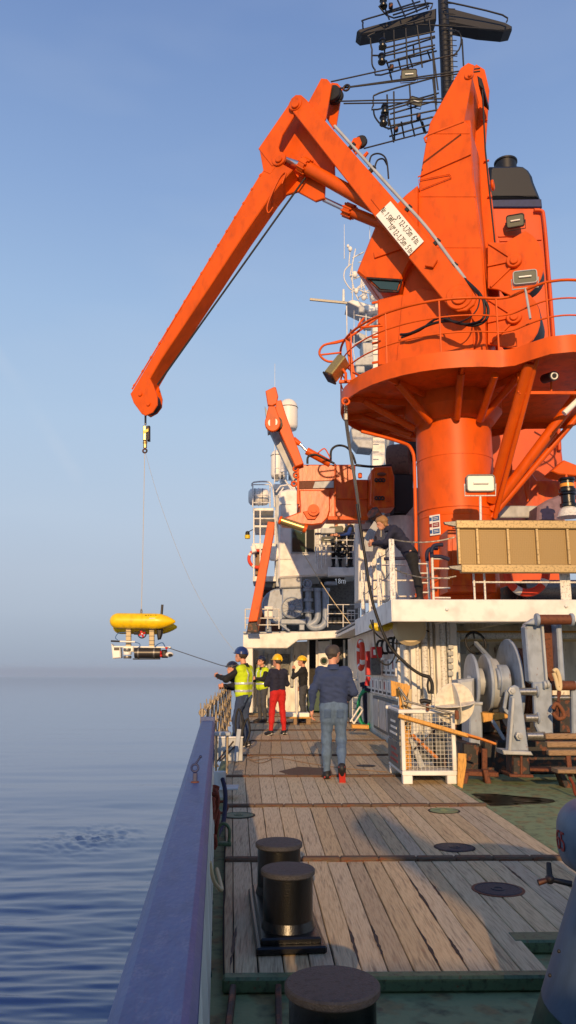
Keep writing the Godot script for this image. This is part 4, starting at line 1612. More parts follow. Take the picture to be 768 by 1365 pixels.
	sm.box(Transform3D(sb, ctr), Vector3(0.24, 0.4, 0.012), 0.002)
	part(sg, "board", sm, "sign_white")
	for k in 3:
		var tb := MB.new()
		tb.box(Transform3D(sb, ctr + sb * Vector3(0.03, 0.125 - 0.125 * k, 0.008)), Vector3(0.15, 0.09, 0.006), 0.001)
		part(sg, "panel", tb, ["sign_blue", "print_red", "sign_blue"][k])
		var ti := MB.new()
		ti.box(Transform3D(sb, ctr + sb * Vector3(-0.09, 0.125 - 0.125 * k, 0.008)), Vector3(0.05, 0.07, 0.006), 0.001)
		part(sg, "panel", ti, ["sign_blue", "print_red", "sign_blue"][k])
		var wl := MB.new()
		for q in 2:
			wl.box(Transform3D(sb, ctr + sb * Vector3(0.03, 0.14 - 0.125 * k - 0.028 * q, 0.0125)), Vector3(0.11, 0.01, 0.002), 0.0)
		part(sg, "print", wl, "sign_white")
	# lamps and camera carried by the crane platform
	floodlight("floodlight", "clear glass floodlight on the crane platform rail below the winches", at(700, 369, 12.3), Vector3(-0.25, -0.1, 1), 0.41, 0.24, "pale_grey", "reflector", [at(707, 425, 12.2)])
	var gf := thing("floodlight", "tilted brass coloured floodlight hung at the port rim of the crane platform", "floodlight", at(450, 492, 14.4))
	var gm := MB.new()
	gm.bar(at(440, 503, 14.4), at(459, 479, 14.4), 0.2, 0.3, 0.02, Vector3(-0.5, 0.3, 1))
	part(gf, "housing", gm, "gold_steel")
	var gm2 := MB.new()
	gm2.bar(at(438.5, 505, 14.4), at(440, 503, 14.4), 0.22, 0.32, 0.01, Vector3(-0.5, 0.3, 1))
	part(gf, "rim", gm2, "black_steel")
	var gm3 := MB.new()
	gm3.pipe([at(456, 491, 14.4), at(461, 498, 14.4), at(461, 508, 14.4)], 0.03)
	part(gf, "bracket", gm3, "orange")
	var cm := thing("deck_camera", "black camera with a bright lens ring under the crane platform", "camera", at(737, 503, 12.8))
	var c1 := at(739, 501, 12.6)
	var c2 := at(726, 505, 13.0)
	var k1 := MB.new()
	k1.tube(c2, c1, 0.085, -1, 16)
	part(cm, "body", k1, "black_rubber")
	var k2 := MB.new()
	k2.ring(Transform3D(MB.frame(c1 - c2), c1), 0.055, 0.014, 20, 6)
	part(cm, "lens_ring", k2, "lamp_face")
	var k3 := MB.new()
	k3.pipe([at(735, 505, 12.9), at(735, 514, 12.9), at(735, 524, 12.9)], 0.02)
	part(cm, "bracket", k3, "orange")
	var tl2 := thing("tube_light", "white tube light slung under the crane platform at the right edge", "tube light", at(760, 540, 13.0))
	var t1 := MB.new()
	t1.tube(at(752, 551, 13.0), at(776, 528, 13.0), 0.05, -1, 12)
	part(tl2, "tube", t1, "lamp_face")
	var t2 := MB.new()
	t2.bar(at(751, 550, 13.08), at(776, 526, 13.08), 0.12, 0.03)
	part(tl2, "tray", t2, "orange")

func lettering(parent: Node3D, words: String, xf: Transform3D, h: float, mat: String, wide := 0.8) -> MeshInstance3D:
	var t := TextMesh.new()
	var f := SystemFont.new()
	f.font_names = PackedStringArray(["Droid Sans"])
	t.font = f
	t.text = words
	t.font_size = 32
	t.pixel_size = h / 32.0
	t.depth = 0.004
	t.curve_step = 1.0
	t.horizontal_alignment = HORIZONTAL_ALIGNMENT_LEFT
	t.vertical_alignment = VERTICAL_ALIGNMENT_CENTER
	var o := MeshInstance3D.new()
	o.name = numbered(parent, "lettering")
	o.mesh = t
	o.material_override = m(mat)
	parent.add_child(o, true)
	o.transform = Transform3D(xf.basis.scaled_local(Vector3(wide, 1, 1)), xf.origin - base_of(parent))
	return o

func build_funnel() -> void:
	var o := thing("funnel", "orange funnel casing with a sooty black top behind the crane", "funnel", Vector3(7.5, UPPER, -19.5))
	var body := MB.new()
	slab(body, [[640, 276], [723, 276], [731, 340], [745, 560], [752, 620], [757, 800], [640, 800]], 18.6, 3.5, 0.06)
	part(o, "casing", body, "orange_funnel")
	var band := MB.new()
	slab(band, [[646, 266], [722, 265], [723, 276], [646, 276]], 18.57, 3.5, 0.02)
	part(o, "grey_band", band, "hull_blue")
	var top := MB.new()
	slab(top, [[648, 266], [650, 224], [654, 219], [690, 218], [699, 219], [706, 224], [711, 232], [713, 240], [722, 262], [722, 266]], 18.6, 3.4, 0.12)
	part(o, "black_top", top, "black_mast")
	for e in [[674, 216.5, 0.3]]:
		var p := at(e[0], e[1], 19.4)
		var ex := MB.new()
		ex.lathe(Transform3D(Basis(), p), [Vector2(e[2], -1.2), Vector2(e[2], -0.06), Vector2(e[2] + 0.03, -0.05), Vector2(e[2] + 0.03, 0.0), Vector2(e[2] - 0.04, 0.01), Vector2(e[2] - 0.05, -0.3), Vector2(0, -0.3)], 24)
		part(o, "exhaust_pipe", ex, "black_mast")
	var pi := MB.new()
	pi.pipe(smooth(line_at([[712, 280], [722, 281], [725, 290], [730, 345], [740, 480], [746, 600]], 18.5), 3), 0.05)
	part(o, "vent_pipe", pi, "orange_funnel")
	var seam := MB.new()
	for e in [[[664, 315], [704, 313]], [[666, 321], [722, 319]]]:
		seam.bar(at(e[0][0], e[0][1], 18.58), at(e[1][0], e[1][1], 18.58), 0.04, 0.05)
	part(o, "casing_rail", seam, "orange_funnel")
	floodlight("floodlight", "dark square floodlight on the orange funnel casing below the black top", at(687, 294, 18.2), Vector3(-0.35, -0.35, 1), 0.46, 0.32, "black_steel", "reflector", [])
	# girder, brackets and cross box below the platform
	var gd := thing("orange_girder", "orange box girder with two triangular brackets behind the crane column", "girder", at(710, 690, 16.6))
	var g1 := MB.new()
	slab(g1, [[661, 630], [708, 629], [716, 640], [775, 640], [775, 680], [661, 680]], 16.6, 1.0, 0.02)
	part(gd, "girder", g1, "orange_worn")
	for e in [[667, 690], [690, 690]]:
		var b := MB.new()
		var x: float = e[0]
		slab(b, [[x, 630], [x + 16, 618], [x + 17, 640], [x + 15, 668], [x + 13, 669], [x + 8, 640]], 16.2, 0.06, 0.01)
		part(gd, "bracket", b, "orange")
	var b3 := MB.new()
	slab(b3, [[735, 628], [752, 613], [790, 628], [790, 636], [745, 632]], 15.6, 0.5, 0.02)
	part(gd, "arm_bracket", b3, "orange")

# ---------------------------------------------------------------- forward superstructure
func rails(o: Node3D, called: String, px: Array, d: float, ys: Array, posts: int, r := 0.018, mat := "white_rail") -> void:
	for y in ys:
		var w := MB.new()
		w.tube(at(px[0], y, d), at(px[1], y, d), r, -1, 6)
		part(o, called + "_rail", w, mat)
	for i in posts:
		var x := lerpf(px[0], px[1], float(i) / maxf(1.0, posts - 1))
		var w := MB.new()
		w.tube(at(x, ys[0], d), at(x, ys[-1] + (ys[-1] - ys[0]) * 0.25, d), r * 1.15, -1, 6)
		part(o, called + "_post", w, mat)

func build_far_house() -> void:
	var o := thing("forward_house", "white forward deckhouse with an open machinery bay and doorway ahead", "deckhouse", Vector3(0.9, 0, -25.5))
	var D := 25.0
	var a := MB.new()
	slab(a, [[324, 846], [480, 839], [480, 849], [398, 853], [383, 864], [324, 864]], D, 0.6, 0.02)
	part(o, "fascia", a, "white_clean")
	a = MB.new()
	a.span(Vector3(-0.97, 2.62, -31.0), Vector3(4.5, 2.68, -25.55), 0.0)
	part(o, "floor_plate", a, "pale_grey")
	a = MB.new()
	slab(a, [[325, 862], [337, 863], [337, 950], [326, 950]], D + 0.05, 5.0, 0.01)
	part(o, "side_wall", a, "white")
	a = MB.new()
	slab(a, [[337, 858], [411, 855], [411, 949], [337, 949]], 27.0, 0.2, 0.01)
	part(o, "lower_wall", a, "white")
	a = MB.new()
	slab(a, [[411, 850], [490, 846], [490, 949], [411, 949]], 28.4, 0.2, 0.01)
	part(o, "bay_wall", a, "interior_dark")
	a = MB.new()
	slab(a, [[410, 914], [442, 914], [442, 919], [410, 919]], 26.9, 0.25, 0.01)
	part(o, "door_sill", a, "white_clean")
	a = MB.new()
	slab(a, [[409, 919], [474, 919], [474, 948], [409, 948]], 27.0, 0.2, 0.01)
	part(o, "skirting", a, "green_dark")
	a = MB.new()
	slab(a, [[424, 855], [439.5, 854], [439.5, 916], [424, 916]], 26.6, 0.06, 0.02)
	var dr := part(o, "door", a, "white_clean")
	a = MB.new()
	var wc := at(432, 881, 26.58)
	a.ring(Transform3D(Basis(Vector3.RIGHT, PI / 2), wc), 0.11, 0.025, 18, 6)
	part(dr, "porthole_rim", a, "dull_steel")
	a = MB.new()
	a.lathe(Transform3D(Basis(Vector3.RIGHT, PI / 2), wc), [Vector2(0, 0.005), Vector2(0.1, 0.005), Vector2(0.1, -0.01), Vector2(0, -0.01)], 18)
	part(dr, "porthole", a, "window_glass")
	for x in [411, 422.5, 441, 459]:
		a = MB.new()
		slab(a, [[x - 1.3, 853], [x + 1.3, 853], [x + 1.3, 918], [x - 1.3, 918]], 26.7, 0.12, 0.01)
		part(o, "door_post", a, "white")
	# pipes, valves and lockers on the lower wall
	for e in [[345, 880, 935, 0.06], [352, 868, 930, 0.04], [359, 872, 940, 0.07], [367, 866, 912, 0.05], [389, 862, 915, 0.06], [403, 870, 920, 0.05], [464, 866, 920, 0.06], [470, 858, 926, 0.05]]:
		a = MB.new()
		a.tube(at(e[0], e[1], 26.85), at(e[0], e[2], 26.85), e[3], -1, 8)
		part(o, "wall_pipe", a, "pale_grey")
	for e in [[341, 884, 350, 900], [356, 889, 371, 905], [374, 872, 386, 898], [449, 862, 457, 880], [461, 870, 472, 888], [448, 888, 456, 912]]:
		a = MB.new()
		slab(a, [[e[0], e[1]], [e[2], e[1]], [e[2], e[3]], [e[0], e[3]]], 26.8, 0.18, 0.02)
		part(o, "wall_box", a, "interior_grey")
	# machinery bay above
	a = MB.new()
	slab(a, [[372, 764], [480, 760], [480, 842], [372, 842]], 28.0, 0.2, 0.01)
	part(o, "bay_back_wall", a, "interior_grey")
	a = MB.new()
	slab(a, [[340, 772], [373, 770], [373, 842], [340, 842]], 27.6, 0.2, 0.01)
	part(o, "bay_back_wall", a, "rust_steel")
	a = MB.new()
	slab(a, [[371, 771], [372, 655], [383, 652], [480, 648], [480, 764]], 25.4, 3.2, 0.06)
	var up := part(o, "upper_wall", a, "white_clean")
	a = MB.new()
	slab(a, [[438, 756], [484, 756], [484, 767], [438, 768]], 25.0, 0.4, 0.02)
	part(o, "balcony_edge", a, "white_clean")
	a = MB.new()
	slab(a, [[388, 692], [420, 691], [420, 737], [388, 738]], 25.36, 0.03, 0.01)
	part(up, "window_frame", a, "pale_grey")
	a = MB.new()
	slab(a, [[389.5, 694], [407, 694], [407, 735.5], [389.5, 735.5]], 25.32, 0.02, 0.0)
	part(up, "window_pane", a, "window_glass")
	a = MB.new()
	slab(a, [[408.5, 694], [419, 694], [419, 735.5], [408.5, 735.5]], 25.32, 0.02, 0.0)
	part(up, "window_pane", a, "dark_gap")
	for y in [672, 700, 745]:
		a = MB.new()
		slab(a, [[373, y], [388, y], [388, y + 0.8], [373, y + 0.8]], 25.385, 0.02, 0.0)
		part(up, "plate_seam", a, "pale_grey")
	# balcony railing with a coil of cable and a lamp box
	rails(o, "balcony", [421, 476], 25.0, [712, 720, 728, 736, 744], 5, 0.022)
	for x in [424, 429]:
		a = MB.new()
		a.tube(at(x, 700, 25.0), at(x, 758, 25.0), 0.03, -1, 6)
		part(o, "balcony_post", a, "white_rail")
	a = MB.new()
	a.pipe(line_at([[420, 711.5], [478, 710.5]], 24.95), 0.035)
	part(o, "balcony_handrail", a, "navy_pad")
	a = MB.new()
	for k in 5:
		var c := at(452 + k * 1.6, 732 + (k % 3) * 2.2, 24.9)
		a.ring(Transform3D(Basis(Vector3.RIGHT, PI / 2 + 0.2 * k), c), 0.17 + 0.02 * (k % 2), 0.02, 16, 5)
	part(o, "cable_coil", a, "black_rubber")
	a = MB.new()
	slab(a, [[428, 704], [447, 704], [447, 711], [428, 711]], 24.85, 0.3, 0.02)
	part(o, "balcony_box", a, "pale_grey")
	floodlight("floodlight", "small grey floodlight hung on the forward balcony rail", at(437, 719, 24.7), Vector3(-0.1, -0.5, 1), 0.42, 0.16, "dull_steel", "reflector", [])
	# pale inclined ladder at the starboard end of the bay
	a = MB.new()
	slab(a, [[472, 720], [479, 716], [481, 810], [473, 812]], 24.4, 0.1, 0.02)
	part(o, "ladder_cheek", a, "pale_grey")
	# grey machinery in the bay
	var w := thing("ventilator_engine", "grey machine with a round finned fan face in the bay ahead", "machine", at(389, 838, 25.8))
	a = MB.new()
	slab(a, [[373, 765], [403, 764], [403, 783], [373, 784]], 25.5, 1.0, 0.04)
	part(w, "top_box", a, "pale_grey")
	a = MB.new()
	slab(a, [[376, 784], [403, 783], [404, 819], [398, 824], [376, 824]], 25.6, 0.9, 0.04)
	part(w, "body", a, "grey_paint")
	a = MB.new()
	var fc := at(389, 810, 25.5)
	a.lathe(Transform3D(Basis(Vector3.RIGHT, PI / 2), fc), [Vector2(0, -0.06), Vector2(0.36, -0.06), Vector2(0.36, 0.04), Vector2(0.33, 0.06), Vector2(0.31, 0.03), Vector2(0.12, 0.03), Vector2(0.1, 0.08), Vector2(0, 0.1)], 32)
	part(w, "fan_face", a, "grey_paint")
	for k in 14:
		var an := TAU * k / 14
		a = MB.new()
		a.bar(fc + Vector3(cos(an) * 0.13, sin(an) * 0.13, 0.045), fc + Vector3(cos(an) * 0.31, sin(an) * 0.31, 0.045), 0.025, 0.03)
		part(w, "fin", a, "pale_grey")
	a = MB.new()
	a.lathe(Transform3D(Basis(Vector3.RIGHT, PI / 2), at(372, 808, 26.2)), [Vector2(0, -0.1), Vector2(0.6, -0.1), Vector2(0.6, 0.02), Vector2(0.56, 0.06), Vector2(0, 0.06)], 32)
	part(w, "flywheel_cover", a, "grey_paint")
	a = MB.new()
	slab(a, [[374, 825], [408, 825], [408, 832], [374, 832]], 25.5, 0.8, 0.03)
	slab(a, [[376, 832], [382, 832], [382, 840], [376, 840]], 25.55, 0.6, 0.02)
	slab(a, [[399, 832], [406, 832], [406, 840], [399, 840]], 25.55, 0.6, 0.02)
	part(w, "base", a, "grey_paint")
	var pp := thing("pipe_bend", "pair of fat grey pipes bent into a U beside the fan machine", "pipes", at(428, 836, 25.8))
	for e in [[[423, 784], [424, 818], [421, 828], [412, 834]], [[434, 784], [434, 824], [430, 834], [421, 837], [413, 834], [411, 822], [411, 775]]]:
		a = MB.new()
		a.pipe(smooth(line_at(e, 25.7), 5), 0.11, 12)
		part(pp, "pipe", a, "grey_paint")
	for e in [[411, 786, 0.2], [411, 800, 0.17], [411, 815, 0.2], [423, 786, 0.15], [434, 786, 0.15], [441, 778, 0.22]]:
		a = MB.new()
		var c := at(e[0], e[1], 25.7)
		a.tube(c - Vector3(0, 0.05, 0), c + Vector3(0, 0.05, 0), e[2], -1, 14)
		part(pp, "flange", a, "grey_paint")
	a = MB.new()
	var hw := Transform3D(Basis(Vector3.RIGHT, PI / 2), at(410, 778, 25.4))
	a.ring(hw, 0.14, 0.02, 18, 6)
	for k in 3:
		var an := PI * k / 3
		a.tube(hw * Vector3(cos(an) * 0.14, 0, sin(an) * 0.14), hw * Vector3(-cos(an) * 0.14, 0, -sin(an) * 0.14), 0.012, -1, 6)
	part(pp, "handwheel", a, "grey_paint")
	# echo sounder read-out
	var ds := thing("depth_display", "black read-out box showing 18m in pale digits", "display", at(442, 779, 26.0))
	a = MB.new()
	slab(a, [[426, 770], [460, 769], [460, 780], [426, 781]], 26.0, 0.2, 0.02)
	var face := part(ds, "case", a, "dull_steel")
	a = MB.new()
	slab(a, [[427.5, 771.5], [458.5, 770.5], [458.5, 778.7], [427.5, 779.5]], 25.99, 0.01, 0.0)
	part(ds, "screen", a, "print_black")
	lettering(face, "18m", Transform3D(Basis(), at(446.0, 774.8, 25.97)), 0.22, "display_digits", 0.9)
	# control panel and lit pane
	a = MB.new()
	slab(a, [[436, 811], [462, 810], [462, 832], [436, 832]], 26.8, 0.3, 0.02)
	var cpn := thing("control_panel", "dark control cabinet under the read-out in the bay", "cabinet", at(449, 836, 26.8))
	part(cpn, "cabinet", a, "interior_dark")
	for k in 8:
		a = MB.new()
		var x := 439.0 + (k % 4) * 5.6
		var y := 814.0 + (k / 4) * 9.0
		slab(a, [[x, y], [x + 4, y], [x + 4, y + 6], [x, y + 6]], 26.78, 0.03, 0.004)
		part(cpn, "door", a, "interior_grey")
	a = MB.new()
	slab(a, [[463, 813], [473.5, 813], [473.5, 827], [463, 827]], 26.6, 0.08, 0.01)
	var pane := thing("notice_frame", "small white four-pane frame at the right end of the bay", "frame", at(468, 827, 26.6))
	part(pane, "frame", a, "white_clean")
	for k in 4:
		a = MB.new()
		var x := 464.5 + (k % 2) * 4.4
		var y := 815.0 + (k / 2) * 6.0
		slab(a, [[x, y], [x + 3.3, y], [x + 3.3, y + 4.6], [x, y + 4.6]], 26.58, 0.02, 0.0)
		part(pane, "pane", a, "interior_dark")
	# pale box on a stand in front of the bay
	var cb := thing("junction_box", "pale box on a raking pipe stand beside the foot of the orange leg", "box", at(358, 838, 25.0))
	a = MB.new()
	slab(a, [[352.5, 808], [364, 808], [364, 823], [352.5, 823]], 25.0, 0.25, 0.03)
	part(cb, "box", a, "white_clean")
	a = MB.new()
	a.tube(at(358, 823, 25.1), at(358, 842, 25.1), 0.07, 0.1, 10)
	a.tube(at(364, 825, 25.3), at(386, 841, 25.3), 0.04, -1, 8)
	part(cb, "stand", a, "grey_paint")
	rails(o, "bay", [327, 372], 24.9, [812, 824, 833], 4, 0.02)
	rails(o, "bay", [437, 478], 24.9, [806, 818, 830], 3, 0.014)
	# raft platform on the port side
	var rp := thing("raft_platform", "stack of white platforms and steps at the port side of the forward house", "platform", at(350, 770, 26.5))
	for e in [[337, 365, 677, 681], [338, 366, 690, 692], [339, 367, 700, 703], [336, 367, 724, 732], [337, 370, 768, 775]]:
		a = MB.new()
		slab(a, [[e[0], e[2]], [e[1], e[2]], [e[1], e[3]], [e[0], e[3]]], 26.4, 1.6, 0.02)
		part(rp, "shelf", a, "white")
	for x in [337.5, 346, 366]:
		a = MB.new()
		slab(a, [[x, 680], [x + 1.8, 680], [x + 1.8, 772], [x, 772]], 26.38, 0.12, 0.01)
		part(rp, "upright", a, "white_rail")
	a = MB.new()
	slab(a, [[367, 660], [374, 658], [374, 782], [368, 782]], 26.2, 1.0, 0.02)
	part(rp, "side_panel", a, "pale_grey")
	a = MB.new()
	slab(a, [[337, 772], [372, 770], [366, 784], [348, 782]], 26.6, 1.4, 0.02)
	part(rp, "soffit", a, "interior_grey")
	a = MB.new()
	slab(a, [[340, 734], [352, 734], [352, 766], [340, 766]], 26.7, 0.5, 0.02)
	part(rp, "locker", a, "wood_slat")
	a = MB.new()
	slab(a, [[334, 728], [341, 726], [342, 735], [336, 737]], 26.2, 0.4, 0.03)
	part(rp, "lamp_box", a, "white_clean")
	a = MB.new()
	a.lathe(Transform3D(Basis(Vector3.RIGHT, PI / 2), at(364, 738, 26.1)), [Vector2(0, -0.1), Vector2(0.24, -0.1), Vector2(0.26, 0.0), Vector2(0.2, 0.06), Vector2(0, 0.09)], 24)
	part(rp, "round_cover", a, "dome_white")
	rails(rp, "raft", [337, 360], 26.4, [646, 660, 670], 2, 0.02)
	a = MB.new()
	a.pipe(smooth(line_at([[336, 648], [338, 643], [355, 642], [362, 646], [365, 660], [366, 676]], 26.4), 3), 0.03)
	part(rp, "hoop", a, "white_rail")
	buoy(at(343, 745, 26.5), 0.3, Vector3(0.25, 0, 1), "lifebuoy", "small orange lifebuoy on the port platforms behind the orange leg")
	var cn := thing("raft_canister", "round white life raft canister on the topmost port platform", "life raft", at(345, 677, 26.9))
	var cc := at(345, 662.5, 26.9)
	a = MB.new()
	var ct := Transform3D(Basis(Vector3.FORWARD, PI / 2) * Basis(Vector3.RIGHT, 0.0), cc)
	a.lathe(ct, [Vector2(0, -0.38), Vector2(0.2, -0.37), Vector2(0.29, -0.3), Vector2(0.31, -0.2), Vector2(0.31, -0.03), Vector2(0.33, -0.02), Vector2(0.33, 0.02), Vector2(0.31, 0.03), Vector2(0.31, 0.2), Vector2(0.29, 0.3), Vector2(0.2, 0.37), Vector2(0, 0.38)], 24, true)
	part(cn, "shell", a, "dome_white")
	a = MB.new()
	a.ring(Transform3D(ct.basis, cc + Vector3(-0.14, 0, 0)), 0.315, 0.012, 24, 5)
	a.ring(Transform3D(ct.basis, cc + Vector3(0.14, 0, 0)), 0.315, 0.012, 24, 5)
	part(cn, "strap", a, "dull_steel")
	var yl := thing("buoy_light", "small yellow and black light hung outboard of the port platforms", "light", at(330, 718, 26.0))
	a = MB.new()
	a.lathe(Transform3D(Basis(), at(330, 718, 26.0)), [Vector2(0, 0), Vector2(0.09, 0.0), Vector2(0.1, 0.12), Vector2(0.0, 0.13)], 14)
	part(yl, "body", a, "lamp_yellow")
	a = MB.new()
	a.lathe(Transform3D(Basis(), at(330, 712.5, 26.0)), [Vector2(0, 0), Vector2(0.08, 0.0), Vector2(0.07, 0.09), Vector2(0.03, 0.12), Vector2(0.0, 0.12)], 14)
	a.tube(at(331, 709, 26.0), at(337, 706, 26.2), 0.015)
	part(yl, "head", a, "black_rubber")
	# orange leg that leans on the house
	var lg := thing("leaning_strut", "tall orange strut leaning at the port corner of the forward house", "strut", at(335, 842, 24.4))
	a = MB.new()
	slab(a, [[357, 695], [366.5, 696], [365, 712], [349, 800], [343, 828], [331, 829]], 24.3, 0.42, 0.02)
	part(lg, "strut", a, "orange")
	a = MB.new()
	slab(a, [[331, 830], [342, 829], [345, 843], [329, 843]], 24.35, 0.36, 0.02)
	part(lg, "foot", a, "black_steel")
	# radomes and their pole
	var rd := thing("radome", "large white domed radome with a dark ring on a white pole", "radome", at(378, 650, 29.0))
	dome(rd, at(384.5, 572, 29.0), 12.5 / LENS * 30.3, (573.0 - 532.0) / LENS * 31.0)
	a = MB.new()
	a.tube(at(379, 575, 29.2), at(378, 655, 29.2), 0.13, -1, 12)
	part(rd, "pole", a, "white_clean")
	var r2 := thing("radome", "smaller white radome half hidden behind the pole of the large one", "radome", at(369, 655, 30.5))
	dome(r2, at(369.5, 637, 30.5), 8.5 / LENS * 31.5, 38.0 / LENS * 32.0)
	var pl := thing("antenna_platform", "white railed platform with small antennas round the radome pole", "platform", at(380, 652, 29.0))
	rails(pl, "platform", [366, 396], 28.8, [624, 632, 640], 5, 0.018)
	a = MB.new()
	slab(a, [[364, 645], [398, 645], [398, 652], [366, 652]], 28.6, 1.4, 0.02)
	part(pl, "floor", a, "white")
	for e in [[369, 637, 3], [387, 636, 4], [393, 630, 3], [375, 634, 3]]:
		a = MB.new()
		var c := at(e[0], e[1], 28.9)
		a.cbox(c, Vector3(0.14, 0.26, 0.2), 0.02)
		part(pl, "instrument", a, "interior_grey")
	for e in [[[368, 656], [374, 648], [385, 646], [392, 652]], [[371, 660], [378, 650]], [[380, 640], [390, 655]]]:
		a = MB.new()
		a.pipe(line_at(e, 26.0), 0.03)
		part(pl, "brace", a, "white_rail")
	var wh := thing("whip_antenna", "thin white whip antenna rising behind the second crane", "antenna", at(366, 645, 29.5))
	a = MB.new()
	a.tube(at(366.5, 485, 29.5), at(366, 640, 29.5), 0.008, 0.016, 6)
	part(wh, "whip", a, "white_clean")

func dome(o: Node3D, c: Vector3, r: float, h: float) -> void:
	var pr := [Vector2(0, -0.02), Vector2(r * 0.86, -0.02), Vector2(r, 0.12)]
	var cyl := h - r
	pr.append(Vector2(r, cyl * 0.6)); pr.append(Vector2(r, cyl))
	for k in range(1, 9):
		var an := PI / 2 * k / 8
		pr.append(Vector2(cos(an) * r, cyl + sin(an) * r))
	var a := MB.new()
	a.lathe(Transform3D(Basis(), c), pr, 32, true)
	part(o, "shell", a, "dome_white")
	a = MB.new()
	a.ring(Transform3D(Basis(), c + Vector3.UP * cyl), r, 0.018, 32, 5)
	part(o, "seam_ring", a, "dull_steel")

# ---------------------------------------------------------------- masts
func build_masts() -> void:
	var o := thing("radar_mast", "white radar mast with platforms half hidden behind the crane platform", "mast", at(505, 650, 29.0))
	var a := MB.new()
	slab(a, [[497, 385], [512, 383], [514, 660], [496, 660]], 29.0, 0.6, 0.03)
	part(o, "column", a, "white_clean")
	a = MB.new()
	slab(a, [[500, 570], [521, 566], [524, 660], [500, 660]], 29.3, 1.4, 0.03)
	part(o, "column_base", a, "white")
	for k in 26:
		a = MB.new()
		var y := 392.0 + k * 10.0
		a.tube(at(497.5, y, 28.96), at(505, y, 28.96), 0.012, -1, 5)
		part(o, "rung", a, "pale_grey")
	a = MB.new()
	slab(a, [[463, 402], [470, 399], [498, 407], [505, 413], [492, 415], [482, 411]], 28.6, 1.2, 0.03)
	part(o, "radar_platform", a, "white_clean")
	a = MB.new()
	a.bar(at(413, 399, 28.4), at(463, 404, 28.4), 0.06, 0.1)
	part(o, "radar_scanner", a, "dull_steel")
	a = MB.new()
	a.tube(at(458, 402, 28.5), at(458, 386, 28.5), 0.06, 0.045, 8)
	a.tube(at(462, 404, 28.5), at(463, 470, 28.6), 0.03, 0.02, 8)
	part(o, "stub", a, "white_clean")
	# platforms lower down
	for e in [[[467, 438], [496, 450], [497, 456], [488, 457]], [[476, 476], [498, 474], [498, 486], [472, 487]], [[468, 570], [474, 565], [497, 562], [497, 598], [478, 596], [470, 586]], [[483, 455], [497, 452], [497, 474], [485, 478]]]:
		a = MB.new()
		slab(a, e, 28.8, 1.0, 0.03)
		part(o, "platform", a, "pale_grey")
	for e in [[[473, 480], [470, 460], [485, 452], [497, 452]], [[470, 568], [470, 552], [496, 548]], [[468, 562], [496, 556]]]:
		a = MB.new()
		a.pipe(line_at(e, 28.6), 0.02, 6)
		part(o, "platform_rail", a, "white_rail")
	# lattice of pipes with aerials above the radar platform
	for e in [[[465, 355], [467, 330]], [[467, 366], [474, 392]], [[467, 366], [474, 332]], [[474, 392], [478, 400]], [[470, 344], [485, 336]], [[468, 352], [460, 360], [459, 372], [466, 384], [472, 388]], [[478, 360], [490, 398]], [[472, 372], [485, 366]], [[476, 384], [492, 372]], [[468, 390], [500, 372]], [[484, 392], [482, 372], [500, 365]], [[476, 398], [500, 380]]]:
		a = MB.new()
		a.pipe(smooth(line_at(e, 28.8), 3), 0.028, 6)
		part(o, "lattice_pipe", a, "white_rail")
	for e in [[467, 332, 0.09], [464, 328, 0.06], [473, 366, 0.12], [475, 388, 0.1], [485, 396, 0.12], [498, 396, 0.14]]:
		a = MB.new()
		a.ball(at(e[0], e[1], 28.75), Vector3(e[2], e[2] * 1.3, e[2]), Basis(), 10)
		part(o, "aerial", a, "dome_white")
	for e in [[[470, 352], [470, 400]], [[486, 340], [494, 402]], [[466, 368], [498, 352]], [[470, 384], [496, 392]], [[478, 350], [500, 344]], [[492, 362], [505, 384]], [[474, 420], [497, 424]], [[480, 424], [478, 446]], [[488, 418], [488, 450]], [[476, 500], [497, 496]], [[478, 488], [476, 520], [497, 520]], [[474, 540], [497, 536]], [[486, 520], [484, 562]], [[516, 560], [516, 600]], [[519, 580], [528, 578]]]:
		a = MB.new()
		a.pipe(line_at(e, 28.7), 0.024, 6)
		part(o, "lattice_pipe", a, "white_rail")
	for e in [[482, 414, 0.16, 0.2], [490, 436, 0.2, 0.16], [480, 494, 0.22, 0.2], [489, 508, 0.14, 0.24], [478, 530, 0.2, 0.14], [489, 548, 0.24, 0.16], [520, 590, 0.18, 0.3]]:
		a = MB.new()
		a.cbox(at(e[0], e[1], 28.7), Vector3(e[2] * 1.6, e[3] * 1.4, 0.3), 0.03)
		part(o, "instrument_box", a, "pale_grey" if int(e[0]) % 2 == 0 else "dome_white")
	for e in [[472, 460, 0.07], [459, 345, 0.05], [493, 330, 0.06]]:
		a = MB.new()
		a.tube(at(e[0], e[1], 28.9), at(e[0], e[1] - 46, 28.9), 0.018, 0.008, 6)
		part(o, "whip", a, "white_clean")
	# boxes and drums by the foot of the mast
	var cv := thing("cable_drum", "large drum under a brown cover behind the second crane", "drum", at(533, 650, 20.0))
	a = MB.new()
	a.lathe(Transform3D(MB.frame(Vector3(0.9, 0, 0.35)), at(534, 617, 20.0)), [Vector2(0, -0.3), Vector2(0.5, -0.3), Vector2(0.52, -0.2), Vector2(0.52, 0.2), Vector2(0.5, 0.3), Vector2(0, 0.3)], 28)
	part(cv, "cover", a, "brown_cover")
	a = MB.new()
	slab(a, [[526, 632], [551, 632], [551, 675], [544, 683], [526, 683]], 19.6, 0.8, 0.03)
	part(cv, "crate", a, "black_rubber")
	a = MB.new()
	a.ball(at(548, 594, 20.0), Vector3(0.3, 0.5, 0.3), Basis(), 14)
	part(cv, "hood", a, "black_rubber")
	# low white house under the second crane on the starboard side
	a = MB.new()
	slab(a, [[478, 650], [560, 650], [560, 800], [478, 800]], 20.5, 1.0, 0.03)
	whole("midships_house", a, "white", "white house wall under the second crane body behind the leaning man", "house")
